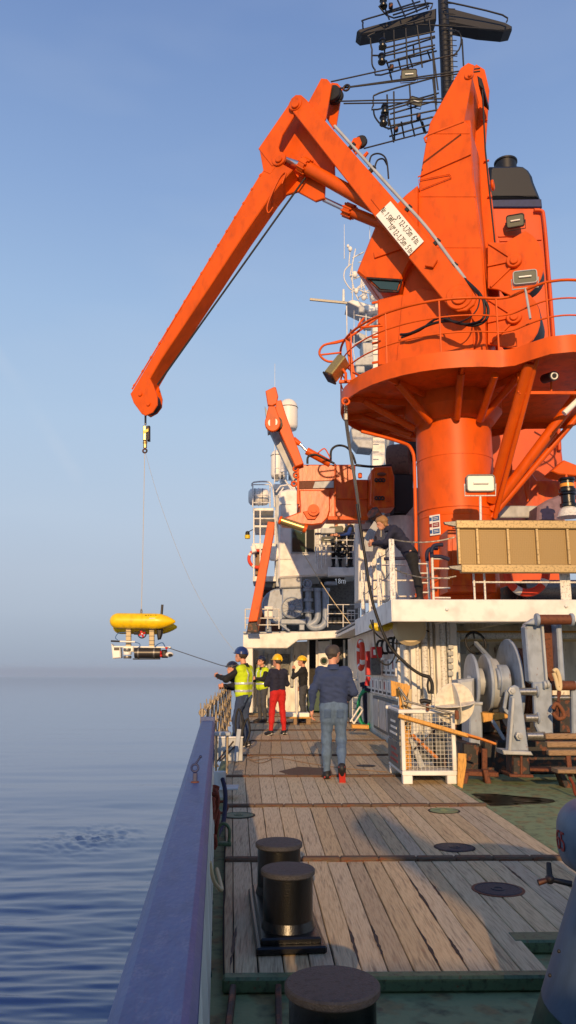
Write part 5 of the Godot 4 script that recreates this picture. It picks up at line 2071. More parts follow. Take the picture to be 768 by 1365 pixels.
	for e in [[492, 690, 0.1], [498, 700, 0.09], [487, 712, 0.1], [496, 722, 0.12], [505, 690, 0.1]]:
		a = MB.new()
		var c := at(e[0], e[1], 19.8)
		a.cbox(c, Vector3(e[2] * 2.0, e[2] * 2.4, 0.2), 0.03)
		whole("wall_fitting", a, "dull_steel", ["topmost grey fitting on the white wall left of the leaning man's face", "second grey fitting on the wall by the leaning man's hands", "leftmost grey fitting on the wall left of the leaning man", "lowest grey fitting on the wall behind the flat posts", "grey fitting on the wall just under the second crane cabinet"][[492, 498, 487, 496, 505].find(e[0])], "fitting", "fittings on the white wall")
	# ribbed hose bundle left of the man's face
	a = MB.new()
	for k in 6:
		a.pipe(smooth(line_at([[486 + k * 2, 735], [488 + k * 2, 715], [500 + k * 1.5, 695], [507 + k, 684]], 18.6), 3), 0.025, 6)
	whole("hose_bundle", a, "pale_grey", "bundle of ribbed grey hoses climbing left of the leaning man", "hoses")
	# black signal mast above the crane
	var s := thing("signal_mast", "black signal mast with a wide crosstree and wire cages above the crane", "mast", at(600, 300, 21.0))
	var d := 21.0
	a = MB.new()
	a.tube(at(588, -60, d), at(603, 300, d), 0.16, 0.2, 16)
	part(s, "pole", a, "black_mast")
	a = MB.new()
	for k in 22:
		var y := -10.0 + k * 7.0
		a.tube(at(587 + k * 0.3, y, d - 0.3), at(606 + k * 0.3, y + 1.0, d - 0.3), 0.014, -1, 5)
	part(s, "rungs", a, "black_mast")
	a = MB.new()
	slab(a, [[476, 41], [479, 38], [582, 10], [582, 26], [545, 35], [482, 46]], d, 0.5, 0.04)
	part(s, "crosstree_arm", a, "black_mast")
	a = MB.new()
	slab(a, [[594, 8], [674, 29], [683, 34], [683, 39], [672, 41], [640, 38], [594, 29]], d, 0.5, 0.04)
	part(s, "crosstree_arm", a, "black_mast")
	var lines := [
		[[484, 38], [484, 30], [490, 25], [570, 4], [574, 12]], [[597, 6], [598, 3], [670, 20], [675, 30]],
		[[500, 42], [560, 33], [666, 40]],
		[[575, 22], [497, 45], [494, 52], [496, 66], [504, 74], [580, 50]], [[580, 48], [505, 66]], [[580, 42], [506, 58]], [[496, 66], [496, 85], [500, 93], [508, 100], [582, 78]], [[580, 60], [510, 75]], [[580, 64], [520, 82]], [[515, 84], [582, 68]],
		[[512, 44], [513, 76]], [[525, 40], [526, 78]], [[541, 38], [543, 86], [545, 92]], [[556, 34], [563, 90]], [[551, 60], [552, 74]], [[531, 78], [534, 92]],
		[[515, 80], [522, 104]], [[520, 100], [523, 108]], [[545, 74], [550, 90]], [[570, 68], [574, 80]],
		[[605, 40], [612, 44], [615, 52], [612, 66], [600, 78]], [[616, 52], [618, 88]], [[598, 40], [612, 42]],
		[[580, 103], [506, 124], [498, 132], [498, 140], [503, 146], [585, 124]], [[582, 128], [512, 148]], [[498, 146], [500, 156], [510, 168], [522, 172]], [[582, 134], [520, 152]], [[585, 146], [516, 160]], [[588, 154], [520, 168]], [[580, 164], [519, 182]], [[517, 172], [576, 156]],
		[[516, 126], [518, 168]], [[525, 122], [526, 188]], [[546, 114], [549, 160]], [[535, 162], [539, 184]], [[548, 160], [553, 182]], [[560, 158], [566, 178]], [[519, 160], [525, 190]], [[577, 104], [582, 150]], [[563, 162], [568, 178]],
		[[519, 26], [505, -10]], [[505, 8], [525, 24], [572, 8]], [[524, 20], [572, 5]], [[540, 22], [530, 0]], [[556, 16], [548, -4]], [[570, 12], [564, -8]], [[514, 16], [560, 2]], [[575, 48], [582, 140]], [[572, 26], [584, 120]]]
	for l in lines:
		a = MB.new()
		a.pipe(smooth(line_at(l, d - 0.5, d - 0.2), 3), 0.026, 6)
		part(s, "cage_wire", a, "black_mast")
	for e in [[510, 58], [509, 78], [513, 146], [511, 160], [511, 4]]:
		a = MB.new()
		var c := at(e[0], e[1], d - 0.5)
		a.lathe(Transform3D(Basis(), c - Vector3(0, 0.16, 0)), [Vector2(0, 0), Vector2(0.12, 0), Vector2(0.13, 0.05), Vector2(0.09, 0.09), Vector2(0.09, 0.2), Vector2(0.12, 0.23), Vector2(0.1, 0.3), Vector2(0, 0.32)], 16)
		part(s, "lantern", a, "black_gloss")
	for e in [[522, 90], [521, 8], [528, 172], [558, 155]]:
		a = MB.new()
		a.cbox(at(e[0], e[1], d - 0.5), Vector3(0.13, 0.2, 0.13), 0.03)
		part(s, "signal_lamp", a, "black_mast")
		a = MB.new()
		a.tube(at(e[0] - 1.5, e[1] + 1, d - 0.6), at(e[0] + 2, e[1] - 2, d - 0.6), 0.03, -1, 6)
		part(s, "lamp_fitting", a, "rope_brown")
	a = MB.new()
	a.tube(at(601, 36, d - 0.2), at(603, 108, d - 0.2), 0.05, -1, 8)
	part(s, "conduit", a, "dull_steel")
	floodlight("floodlight", "upper square floodlight on the black signal mast cage", at(545.5, 99, d - 0.6), Vector3(-0.1, -0.35, 1), 0.48, 0.3, "black_steel", "reflector", [])
	floodlight("floodlight", "lower tilted floodlight on the black signal mast cage", at(555, 135, d - 0.6), Vector3(0.35, -0.7, 1), 0.42, 0.22, "black_steel", "reflector", [])

# ---------------------------------------------------------------- second, smaller crane
func build_second_crane() -> void:
	var d := 19.2
	var o := thing("knuckle_crane", "smaller weathered orange crane folded up ahead of the big one", "crane", at(470, 800, d))
	var a := MB.new()
	slab(a, [[397, 619], [474, 619], [474, 639], [491, 639], [491, 690], [437, 690], [437, 676], [397, 676]], d, 0.9, 0.03)
	part(o, "body", a, "orange_worn")
	a = MB.new()
	slab(a, [[399, 641], [445, 640], [445, 651], [399, 652]], d - 0.02, 0.03, 0.006)
	part(o, "body_slot", a, "rust_steel")
	a = MB.new()
	slab(a, [[420, 642], [445, 641], [445, 650], [417, 651]], d - 0.04, 0.03, 0.006)
	part(o, "slot_cylinder", a, "pale_grey")
	for e in [[446, 618, 448, 690], [396, 619, 399, 672], [474, 640, 476, 690], [446, 664, 491, 665.5], [437, 688, 491, 693]]:
		a = MB.new()
		slab(a, [[e[0], e[1]], [e[2], e[1]], [e[2], e[3]], [e[0], e[3]]], d - 0.05, 0.06, 0.01)
		part(o, "body_edge", a, "orange")
	a = MB.new()
	slab(a, [[399, 653], [440, 653], [440, 680], [437, 690], [430, 698], [416, 700], [376, 697], [374, 692], [400, 682]], d - 0.1, 0.7, 0.03)
	part(o, "lower_fork", a, "orange_worn")
	a = MB.new()
	slab(a, [[404, 682], [414, 680], [416, 676], [424, 674], [426, 683], [420, 692], [410, 692]], d - 0.16, 0.06, 0.01)
	part(o, "latch_plate", a, "orange")
	a = MB.new()
	for e in [[418, 680, 0.15], [418, 680, 0.08]]:
		var c := at(e[0], e[1], d - 0.2)
		a.lathe(Transform3D(Basis(Vector3.RIGHT, PI / 2), c), [Vector2(0, -0.06), Vector2(e[2], -0.06), Vector2(e[2], 0.03 + (0.03 if e[2] < 0.1 else 0.0)), Vector2(0, 0.03 + (0.03 if e[2] < 0.1 else 0.0))], 24)
	part(o, "pin_boss", a, "orange")
	a = MB.new()
	a.tube(at(375, 694, d - 0.35), at(405, 704, d - 0.35), 0.1, -1, 18)
	part(o, "roller", a, "gold_steel")
	a = MB.new()
	a.tube(at(405, 704, d - 0.35), at(409, 705.5, d - 0.35), 0.12, 0.1, 14)
	a.tube(at(372, 693, d - 0.35), at(375, 694, d - 0.35), 0.1, 0.12, 14)
	part(o, "roller_end", a, "orange")
	# boom with sheave head
	a = MB.new()
	slab(a, [[368, 534], [375, 533], [381, 552], [405, 618], [394, 622], [366, 560]], d - 0.2, 0.3, 0.02)
	part(o, "boom", a, "orange")
	a = MB.new()
	slab(a, [[353, 541], [357, 578], [360, 577], [397, 655], [399, 640], [372, 572]], d + 0.25, 0.2, 0.02)
	part(o, "boom_rear", a, "pale_grey")
	a = MB.new()
	slab(a, [[354, 521], [365, 515.5], [368, 516], [371, 528], [369, 538], [363, 541], [357, 540]], d - 0.2, 0.12, 0.02)
	part(o, "head_plate", a, "orange")
	a = MB.new()
	slab(a, [[358, 519], [368, 516], [371, 528], [369, 538]], d + 0.2, 0.1, 0.02)
	part(o, "head_plate", a, "orange")
	a = MB.new()
	a.tube(at(362, 530, d - 0.1), at(365, 538, d - 0.1), 0.08, -1, 12)
	part(o, "head_sheave", a, "black_steel")
	a = MB.new()
	var pts := [[358, 541], [367, 541]]
	for k in 13:
		var an := lerpf(-0.55, PI + 0.55, k / 12.0)
		pts.append([363.5 + cos(an) * 10.5, 563 + sin(an) * 12.0])
	slab(a, pts, d - 0.45, 0.12, 0.02)
	part(o, "block_cheek", a, "orange")
	a = MB.new()
	a.lathe(Transform3D(Basis(Vector3.RIGHT, PI / 2), at(366, 564, d - 0.28)), [Vector2(0, -0.2), Vector2(0.19, -0.2), Vector2(0.21, -0.12), Vector2(0.19, -0.05), Vector2(0.21, 0.0), Vector2(0, 0)], 26)
	part(o, "block_sheave", a, "black_steel")
	for e in [[359.2, 563.5, -1.0], [368.2, 562.5, 1.0]]:
		a = MB.new()
		var pl := []
		for k in 9:
			var an := lerpf(-PI / 2, PI / 2, k / 8.0)
			pl.append([e[0] + e[2] * (cos(an) * 2.6 - 0.8), e[1] + sin(an) * 4.2])
		slab(a, pl, d - 0.47, 0.02, 0.0)
		part(o, "block_marking", a, "sign_white")
	a = MB.new()
	a.tube(at(397, 589, d), at(412, 604, d), 0.035, -1, 10)
	part(o, "cylinder_rod", a, "chrome")
	a = MB.new()
	a.tube(at(409, 601, d), at(440, 618, d), 0.1, -1, 14)
	a.tube(at(391, 586, d), at(400, 592, d), 0.09, 0.06, 12)
	part(o, "cylinder_barrel", a, "orange")
	a = MB.new()
	a.pipe(smooth(line_at([[410, 618], [411, 609], [420, 606], [432, 611], [446, 618]], d - 0.1), 5), 0.03)
	a.pipe(smooth(line_at([[441, 612], [442, 600], [450, 594], [462, 596], [470, 606], [474, 618]], d - 0.1), 5), 0.03)
	a.pipe(smooth(line_at([[474, 620], [492, 622], [505, 622], [522, 620]], d - 0.1), 4), 0.035)
	part(o, "hose", a, "black_rubber")
	a = MB.new()
	a.pipe(smooth(line_at([[424, 604], [432, 598], [437, 604], [442, 614]], d - 0.1), 5), 0.018)
	part(o, "thin_hose", a, "orange")
	# cabinet to starboard
	a = MB.new()
	slab(a, [[495, 627], [500, 622], [522, 621], [526, 636], [526, 676], [497, 678], [493, 674]], d - 0.5, 0.8, 0.03)
	part(o, "cabinet", a, "orange_worn")
	a = MB.new()
	slab(a, [[499, 628], [517, 626], [518, 648], [520, 668], [498, 670]], d - 0.52, 0.03, 0.008)
	part(o, "cabinet_door", a, "orange_worn")
	for e in [[502, 640], [507, 640], [511, 640], [502, 664], [506, 664], [510, 664]]:
		a = MB.new()
		a.ring(Transform3D(Basis(Vector3.RIGHT, PI / 2), at(e[0], e[1], d - 0.56)), 0.04, 0.018, 12, 5)
		part(o, "gauge", a, "print_black")
	a = MB.new()
	a.ball(at(509, 632, d - 0.54), Vector3(0.12, 0.05, 0.03), Basis(), 10)
	part(o, "cabinet_vent", a, "rust_steel")
	# lifting eyes on the left face
	a = MB.new()
	for e in [[392, 645], [394, 625], [395, 634]]:
		a.ring(Transform3D(Basis(Vector3.RIGHT, PI / 2), at(e[0], e[1], d - 0.05)), 0.06, 0.025, 14, 6)
	part(o, "lifting_eye", a, "orange")
	a = MB.new()
	a.cbox(at(480, 634, d + 0.1), Vector3(0.1, 0.14, 0.1), 0.02)
	part(o, "limit_switch", a, "orange")
	# pedestal down to the crane deck
	a = MB.new()
	var pc := at(532, 690, d + 0.9)
	a.tube(Vector3(pc.x, UPPER, pc.z), pc, 0.36, -1, 26)
	part(o, "pedestal", a, "white")
	# cowl of a searchlight by the man's face
	var sl := thing("searchlight", "dark searchlight cowl beside the leaning man's face", "searchlight", at(503, 700, 17.5))
	a = MB.new()
	a.tube(at(497, 683, 17.4), at(508, 694, 17.6), 0.16, 0.1, 16)
	part(sl, "cowl", a, "black_steel")
	a = MB.new()
	a.pipe(line_at([[506, 692], [508, 702], [508, 716]], 17.6), 0.03)
	part(sl, "stand", a, "dull_steel")

# ---------------------------------------------------------------- near the eye
func bollard_post(o: Node3D, c: Vector3, r: float, h: float) -> void:
	var a := MB.new()
	a.lathe(Transform3D(Basis(), c), [Vector2(r * 1.12, 0.0), Vector2(r * 1.06, 0.03), Vector2(r, 0.06), Vector2(r, h - 0.035), Vector2(r * 1.02, h - 0.03)], 40)
	part(o, "post", a, "black_gloss")
	a = MB.new()
	var cap := r * 1.1
	a.lathe(Transform3D(Basis(), c), [Vector2(r * 0.9, h - 0.032), Vector2(cap - 0.006, h - 0.032), Vector2(cap, h - 0.026), Vector2(cap, h - 0.006), Vector2(cap - 0.007, h), Vector2(cap * 0.6, h + 0.003), Vector2(0, h + 0.004)], 48)
	part(o, "cap", a, "bollard_top")

func build_foreground() -> void:
	var f := floor_at(384, 1157, 0.38)
	var r := floor_at(372, 1122, 0.38)
	f.y = 0
	r.y = 0
	var o := thing("twin_bollard", "pair of black painted bollards on one base plate on the wooden deck", "bollard", (f + r) * 0.5)
	var a := MB.new()
	var dir := (r - f).normalized()
	var b := Basis(Vector3.UP.cross(dir).normalized(), Vector3.UP, dir)
	var mid := (f + r) * 0.5
	a.box(Transform3D(b, mid + Vector3(0, 0.022, 0)), Vector3(0.38, 0.04, (r - f).length() + 0.46), 0.014)
	a.box(Transform3D(b, mid + Vector3(0, 0.055, 0)), Vector3(0.33, 0.04, (r - f).length() + 0.38), 0.018)
	part(o, "base", a, "black_gloss")
	bollard_post(o, f + Vector3(0, 0.06, 0), 0.14, 0.32)
	bollard_post(o, r + Vector3(0, 0.06, 0), 0.14, 0.32)
	# grease round the foot
	var n := floor_at(443, 1310, 0.42)
	n.y = -0.07
	var p := thing("bollard", "single black bollard with a worn dull top at the bottom of the view", "bollard", n)
	bollard_post(p, n, 0.152, 0.49)
	# rust bleeding from the twin bollards into the planks
	# ventilator head with a number
	var vc := Vector3(1.66, -0.07, -3.3)
	var v := thing("deck_ventilator", "blue-grey deck ventilator head marked 65 with a black clamp handle", "ventilator", vc)
	a = MB.new()
	a.lathe(Transform3D(Basis(), vc), [Vector2(0.655, 0.0), Vector2(0.565, 0.245)], 48)
	part(v, "green_foot", a, "green_dark")
	a = MB.new()
	a.lathe(Transform3D(Basis(), vc), [Vector2(0.565, 0.246), Vector2(0.38, 0.75), Vector2(0.36, 0.8)], 48)
	part(v, "cone", a, "blue_grey")
	a = MB.new()
	var pr := [Vector2(0.3, 0.755), Vector2(0.42, 0.755), Vector2(0.45, 0.775), Vector2(0.462, 0.81), Vector2(0.462, 0.9)]
	for k in range(1, 8):
		var an := PI / 2 * k / 7
		pr.append(Vector2(0.362 + 0.1 * cos(an), 0.9 + 0.105 * sin(an)))
	pr.append(Vector2(0.2, 1.012)); pr.append(Vector2(0, 1.015))
	a.lathe(Transform3D(Basis(), vc), pr, 56, true)
	var hd := part(v, "head", a, "blue_grey")
	var az := atan2(EYE.x - vc.x, EYE.z - vc.z) + 0.05
	var bb := Basis(Vector3.UP, az)
	var tx := lettering(hd, "65", Transform3D(bb, vc + bb * Vector3(-0.33, 0, 0.33) + Vector3(0, 0.86, 0)), 0.1, "print_red", 0.62)
	var b2 := Basis(Vector3.UP, az - 1.2)
	tx.transform = Transform3D(b2.scaled_local(Vector3(0.95, 1, 1)), vc + b2 * Vector3(-0.07, 0, 0.464) + Vector3(0, 0.865, 0) - base_of(hd))
	a = MB.new()
	var hc := at(733, 1172, 3.05)
	a.tube(hc + Vector3(0.01, 0.05, -0.03), hc, 0.009, 0.012)
	a.ball(hc, Vector3.ONE * 0.018, Basis(), 12)
	a.tube(hc, hc + Vector3(-0.045, -0.012, 0.0), 0.009, 0.011)
	a.tube(hc, hc + Vector3(0.075, -0.012, 0.02), 0.009, 0.011)
	part(v, "clamp_handle", a, "black_steel")
	for e in [[745, 1268], [733, 1300]]:
		a = MB.new()
		a.ball(at(e[0], e[1], 2.98), Vector3.ONE * 0.007, Basis(), 8)
		part(v, "rivet", a, "print_black")

# ---------------------------------------------------------------- port side forward of the bulwark
func build_port_side() -> void:
	var first: Node3D = null
	var spots := []
	var ds := [8.6, 9.8, 11.0, 12.3, 13.9, 15.4, 17.0, 18.8, 20.6, 22.4]
	var word := ["nearest chain stanchion, right behind the end of the bulwark", "second chain stanchion forward of the bulwark end", "third chain stanchion forward of the bulwark end", "fourth chain stanchion from the bulwark, left of the helmeted men", "fifth chain stanchion from the bulwark, by the pale chock plate", "sixth chain stanchion from the bulwark, left of the blue helmeted man", "seventh chain stanchion, behind the arm of the blue helmeted man", "eighth chain stanchion, behind the men with the tether", "ninth chain stanchion far along the port edge", "farthest chain stanchion by the forward house"]
	for i in ds.size():
		var b := Vector3(-0.76 - 0.031 * (ds[i] - 8.5), 0.0, -ds[i])
		spots.append(b)
		if i == 0:
			first = thing("chain_stanchion", word[0], "stanchion", b, "stanchions with chains along the open port edge")
			var a := MB.new()
			a.tube(b, b + Vector3(0, 1.06, 0), 0.024, 0.022, 10)
			a.lathe(Transform3D(Basis(), b), [Vector2(0.06, 0), Vector2(0.06, 0.02), Vector2(0.028, 0.05), Vector2(0.024, 0.1)], 14)
			part(first, "post", a, "post_galvanised")
			for y in [0.36, 0.7, 1.02]:
				a = MB.new()
				a.ring(Transform3D(Basis(Vector3.RIGHT, PI / 2) , b + Vector3(0, y, 0)), 0.032, 0.011, 12, 6)
				part(first, "eye", a, "post_galvanised")
			a = MB.new()
			for s in [-1.0, 1.0]:
				a.tube(b + Vector3(0.016 * s, 1.05, 0), b + Vector3(0.022 * s, 1.12, 0), 0.007, -1, 6)
			part(first, "fork", a, "post_galvanised")
		else:
			copy(first, b, word[i])
	var wn := ["lowest", "middle", "top"]
	var k := 0
	for y in [0.36, 0.7, 1.02]:
		var a := MB.new()
		for i in spots.size() - 1:
			chain(a, spots[i] + Vector3(0, y, 0), spots[i + 1] + Vector3(0, y, 0), 0.2 + 0.03 * ((i * 7 + k) % 3), 0.013)
		whole("guard_chain", a, "chain", wn[k] + " guard chain slung between the port stanchions", "chain", "guard chains along the port edge")
		k += 1
	# steel plate with rods lying against it, under the stanchions
	var c := floor_at(309, 1017, 0.0)
	var pl := thing("chock_plate", "upright pale steel plate with rods leaning on it at the port edge", "plate", c)
	var a := MB.new()
	a.cbox(c + Vector3(-0.05, 0.2, -0.1), Vector3(0.44, 0.36, 0.03), 0.008)
	part(pl, "plate", a, "pale_grey")
	a = MB.new()
	a.cbox(c + Vector3(-0.05, 0.39, -0.1), Vector3(0.46, 0.02, 0.06), 0.005)
	part(pl, "flange", a, "white_clean")
	a = MB.new()
	a.bar(c + Vector3(0.06, 0.02, -0.04), c + Vector3(0.11, 0.52, -0.075), 0.07, 0.05)
	part(pl, "lever", a, "grey_paint")
	for e in [[-0.24, -0.02, 0.02, 0.33], [-0.2, -0.02, 0.1, 0.3]]:
		a = MB.new()
		a.tube(c + Vector3(e[0], 0.02, e[1]), c + Vector3(e[2], e[3], -0.07), 0.012, -1, 6)
		part(pl, "rod", a, "black_steel")
	var c2 := floor_at(293, 1052, 0.1)
	var cl := thing("pipe_fairlead", "short white pipe on a plate under the end of the cap rail", "fairlead", Vector3(c2.x, 0, c2.z))
	a = MB.new()
	a.tube(Vector3(c2.x, 0.02, c2.z), Vector3(c2.x, 0.3, c2.z), 0.07, -1, 18)
	part(cl, "pipe", a, "pale_grey")
	a = MB.new()
	a.cbox(Vector3(c2.x + 0.03, 0.12, c2.z), Vector3(0.38, 0.02, 0.3), 0.005)
	a.cbox(Vector3(c2.x + 0.03, 0.06, c2.z), Vector3(0.1, 0.1, 0.1), 0.005)
	part(cl, "plate", a, "pale_grey")
	var c3 := at(296, 978, 11.6)
	var sh := thing("rail_shelf", "small white shelf plate beside the near chain stanchions", "shelf", Vector3(c3.x, 0, c3.z))
	a = MB.new()
	a.cbox(c3, Vector3(0.26, 0.05, 0.2), 0.012)
	part(sh, "top", a, "pale_grey")
	a = MB.new()
	for x in [-0.08, 0.08]:
		a.tube(Vector3(c3.x + x, 0, c3.z), c3 + Vector3(x, -0.02, 0), 0.018, -1, 8)
	part(sh, "leg", a, "post_galvanised")
	# gear tucked against the inside of the bulwark
	var n := floor_at(286, 1122, 0.1)
	a = MB.new()
	var rng := RandomNumberGenerator.new()
	rng.seed = 9
	var pts := []
	for i in 46:
		var f := i / 45.0
		pts.append(Vector3(n.x - 0.03 + rng.randf_range(-0.04, 0.04), 0.02 + 0.42 * absf(sin(f * 9.0)) + rng.randf_range(0, 0.06), n.z + lerpf(0.28, -0.5, f) + rng.randf_range(-0.05, 0.05)))
	a.pipe(smooth(pts, 3), 0.017, 6)
	whole("orange_rope", a, "rope_orange", "tangled orange rope stuffed between bulwark stays", "rope")
	var gh := thing("green_hand_loop", "small green steel loop handle by the port edge of the planks", "handle loop", floor_at(298, 1118, 0.0))
	var g := floor_at(298, 1114, 0.08)
	a = MB.new()
	a.pipe(smooth([Vector3(g.x - 0.045, 0.0, g.z), Vector3(g.x - 0.05, 0.13, g.z), Vector3(g.x, 0.18, g.z), Vector3(g.x + 0.05, 0.13, g.z), Vector3(g.x + 0.045, 0.0, g.z)], 4), 0.014, 8)
	part(gh, "loop", a, "green_paint")
	a = MB.new()
	a.cbox(Vector3(g.x, 0.016, g.z), Vector3(0.14, 0.03, 0.06), 0.006)
	part(gh, "foot", a, "green_paint")
	var rg := thing("rust_ring", "rusty ring shackled to the bulwark below the white pipe", "ring", floor_at(297, 1085, 0.05))
	var rc := floor_at(296, 1076, 0.12)
	a = MB.new()
	a.ring(Transform3D(Basis(Vector3.RIGHT, PI / 2), rc), 0.055, 0.014, 20, 7)
	part(rg, "ring", a, "rust_steel")
	a = MB.new()
	a.bar(rc + Vector3(-0.02, 0.06, 0), rc + Vector3(-0.16, 0.1, 0.02), 0.03, 0.03)
	part(rg, "lug", a, "rust_steel")
	a = MB.new()
	a.pipe(smooth([Vector3(n.x - 0.02, 0.42, n.z - 1.25), Vector3(n.x + 0.02, 0.3, n.z - 1.1), Vector3(n.x + 0.02, 0.1, n.z - 0.9), Vector3(n.x - 0.02, 0.02, n.z - 0.6)], 5), 0.022, 8)
	whole("blue_hose", a, "navy_pad", "dark blue hose hanging down the inside of the bulwark", "hose")
	a = MB.new()
	var rk := floor_at(288, 1235, 0.02)
	a.pipe(smooth([rk + Vector3(-0.02, 0.42, 0.3), rk + Vector3(0.0, 0.3, 0.22), rk + Vector3(0.03, 0.2, 0.0), rk + Vector3(-0.02, 0.24, -0.3)], 5), 0.012, 6)
	whole("rope_end", a, "rope_pale", "pale rope end hanging over a bulwark stay near the eye", "rope")

# ---------------------------------------------------------------- winch and its frame
func xdisc(a: MB, x: float, y: float, d: float, r: float, t: float, seg := 36) -> void:
	var c := at(x, y, d)
	a.lathe(Transform3D(Basis(Vector3.FORWARD, -PI / 2), c), [Vector2(0, -t * 0.5), Vector2(r - 0.01, -t * 0.5), Vector2(r, -t * 0.5 + 0.01), Vector2(r, t * 0.5 - 0.01), Vector2(r - 0.01, t * 0.5), Vector2(0, t * 0.5)], seg)

func build_winch() -> void:
	var o := thing("trawl_winch", "big blue-grey winch with disc flanges and a drum of rusty wire", "winch", at(680, 1000, 12.6))
	var a: MB
	for e in [[629, 909, 12.6, 0.45], [647, 911, 12.6, 0.47], [679, 912, 12.5, 0.72]]:
		a = MB.new()
		xdisc(a, e[0], e[1], e[2], e[3], 0.05, 48)
		part(o, "flange", a, "grey_paint")
	a = MB.new()
	xdisc(a, 655, 911, 12.6, 0.4, 0.16, 40)
	part(o, "brake_band", a, "pale_grey")
	a = MB.new()
	a.tube(at(622, 909, 12.6), at(720, 912, 12.5), 0.1, -1, 20)
	part(o, "axle", a, "grey_paint")
	a = MB.new()
	a.tube(at(633, 909, 12.6), at(642, 909, 12.6), 0.22, -1, 24)
	part(o, "hub", a, "pale_grey")
	# wire turn by turn on the drum
	var x0 := at(686, 912, 12.5)
	for k in 9:
		a = MB.new()
		a.ring(Transform3D(Basis(Vector3.FORWARD, PI / 2), x0 + Vector3(0.036 * k, 0, 0)), 0.55 + 0.008 * (k % 2), 0.02, 40, 6)
		part(o, "wire_turn", a, "rope_brown")
	a = MB.new()
	a.tube(x0, x0 + Vector3(0.36, 0, 0), 0.54, -1, 36)
	part(o, "drum", a, "rope_brown")
	for e in [[669, 908, 12.35, 0.26], [667, 906, 12.3, 0.18]]:
		a = MB.new()
		xdisc(a, e[0], e[1], e[2], e[3], 0.16, 30)
		part(o, "bearing", a, "grey_paint")
	# brake strut and gear boxes
	a = MB.new()
	a.bar(at(634, 857, 13.2), at(655, 880, 12.5), 0.06, 0.06)
	part(o, "spindle", a, "grey_paint")
	a = MB.new()
	slab(a, [[611, 907], [633, 904], [633, 932], [613, 932]], 12.2, 0.5, 0.04)
	part(o, "gear_box", a, "pale_grey")
	a = MB.new()
	slab(a, [[626, 938], [643, 938], [644, 995], [626, 995]], 12.1, 0.5, 0.02)
	part(o, "pedestal", a, "grey_paint")
	a = MB.new()
	slab(a, [[624, 936], [644, 936], [644, 940], [624, 940]], 12.08, 0.6, 0.01)
	part(o, "pedestal_cap", a, "pale_grey")
	a = MB.new()
	slab(a, [[643, 950], [679, 952], [679, 957], [645, 963]], 12.0, 0.5, 0.01)
	part(o, "shelf", a, "wood_yellow")
	for e in [[656, 960, 676, 992], [676, 920, 672, 945], [672, 945, 680, 953]]:
		a = MB.new()
		a.bar(at(e[0], e[1], 12.0), at(e[2], e[3], 12.0), 0.05, 0.05)
		part(o, "linkage", a, "grey_paint")
	# wheel
	a = MB.new()
	var hw := Transform3D(Basis(Vector3.RIGHT, PI / 2 - 0.25) * Basis(Vector3.FORWARD, 0.25), at(634, 857, 13.3))
	a.ring(hw, 0.19, 0.022, 32, 8)
	for k in 3:
		var an := TAU * k / 3 + 0.4
		a.tube(hw * Vector3.ZERO, hw * Vector3(cos(an) * 0.19, 0, sin(an) * 0.19), 0.014, -1, 8)
	a.ball(hw.origin, Vector3.ONE * 0.04, Basis(), 10)
	part(o, "handwheel", a, "black_rubber")
	# the tall guide tower
	var t := thing("guide_tower", "tall blue-grey fairlead tower with a rusty roller on top", "fairlead", at(725, 1000, 11.5))
	a = MB.new()
	slab(a, [[700, 836], [703, 832], [722, 830], [728, 910], [712, 912], [706, 908]], 11.5, 0.22, 0.02)
	part(t, "left_leg", a, "grey_paint")
	a = MB.new()
	slab(a, [[722, 832], [725, 832], [731, 908], [728, 909]], 11.42, 0.3, 0.01)
	part(t, "leg_flange", a, "pale_grey")
	a = MB.new()
	slab(a, [[742, 832], [749, 832], [754, 908], [746, 908]], 11.5, 0.3, 0.02)
	part(t, "right_leg", a, "grey_paint")
	a = MB.new()
	slab(a, [[723, 832], [742, 832], [746, 910], [730, 910]], 11.72, 0.1, 0.01)
	part(t, "rust_plate", a, "rust_steel")
	a = MB.new()
	a.tube(at(718, 826, 11.35), at(763, 826, 11.35), 0.075, -1, 20)
	part(t, "top_roller", a, "rust_steel")
	for x in [716, 762]:
		a = MB.new()
		xdisc(a, x, 826, 11.35, 0.095, 0.05, 24)
		part(t, "roller_end", a, "grey_paint")
	a = MB.new()
	slab(a, [[700, 832], [712, 824], [720, 833]], 11.4, 0.16, 0.015)
	part(t, "roller_bracket", a, "grey_paint")
	a = MB.new()
	slab(a, [[711, 910], [732, 908], [736, 912], [738, 978], [720, 980], [714, 968]], 11.4, 0.1, 0.02)
	part(t, "cheek_plate", a, "grey_paint")
	a = MB.new()
	slab(a, [[762, 908], [790, 908], [790, 980], [763, 980]], 11.5, 0.1, 0.02)
	part(t, "cheek_plate", a, "grey_paint")
	a = MB.new()
	a.tube(at(734, 914, 11.5), at(766, 914, 11.5), 0.07, -1, 18)
	part(t, "lower_roller", a, "rust_steel")
	a = MB.new()
	a.tube(at(734, 930, 11.6), at(760, 930, 11.6), 0.04, -1, 14)
	part(t, "lower_shaft", a, "steel")
	for e in [[726, 913], [730, 912]]:
		a = MB.new()
		xdisc(a, e[0], e[1], 11.36, 0.06, 0.04, 16)
		part(t, "bolt_head", a, "pale_grey")
	# bright steel rollers between bracket and tower
	for e in [[692, 715, 922, 0.055], [700, 716, 957, 0.06], [702, 726, 981, 0.062]]:
		a = MB.new()
		a.tube(at(e[0], e[2], 11.4), at(e[1], e[2], 11.4), e[3], -1, 20)
		part(t, "bright_roller", a, "steel")
	for e in [[716, 922], [717, 957]]:
		a = MB.new()
		xdisc(a, e[0], e[1], 11.4, 0.085, 0.03, 20)
		part(t, "roller_collar", a, "grey_paint")
	# a hook and shackle hung in the tower
	var h := thing("chain_hook", "rusty chain and pale hook hanging inside the winch tower", "hook", at(744, 960, 11.3))
	a = MB.new()
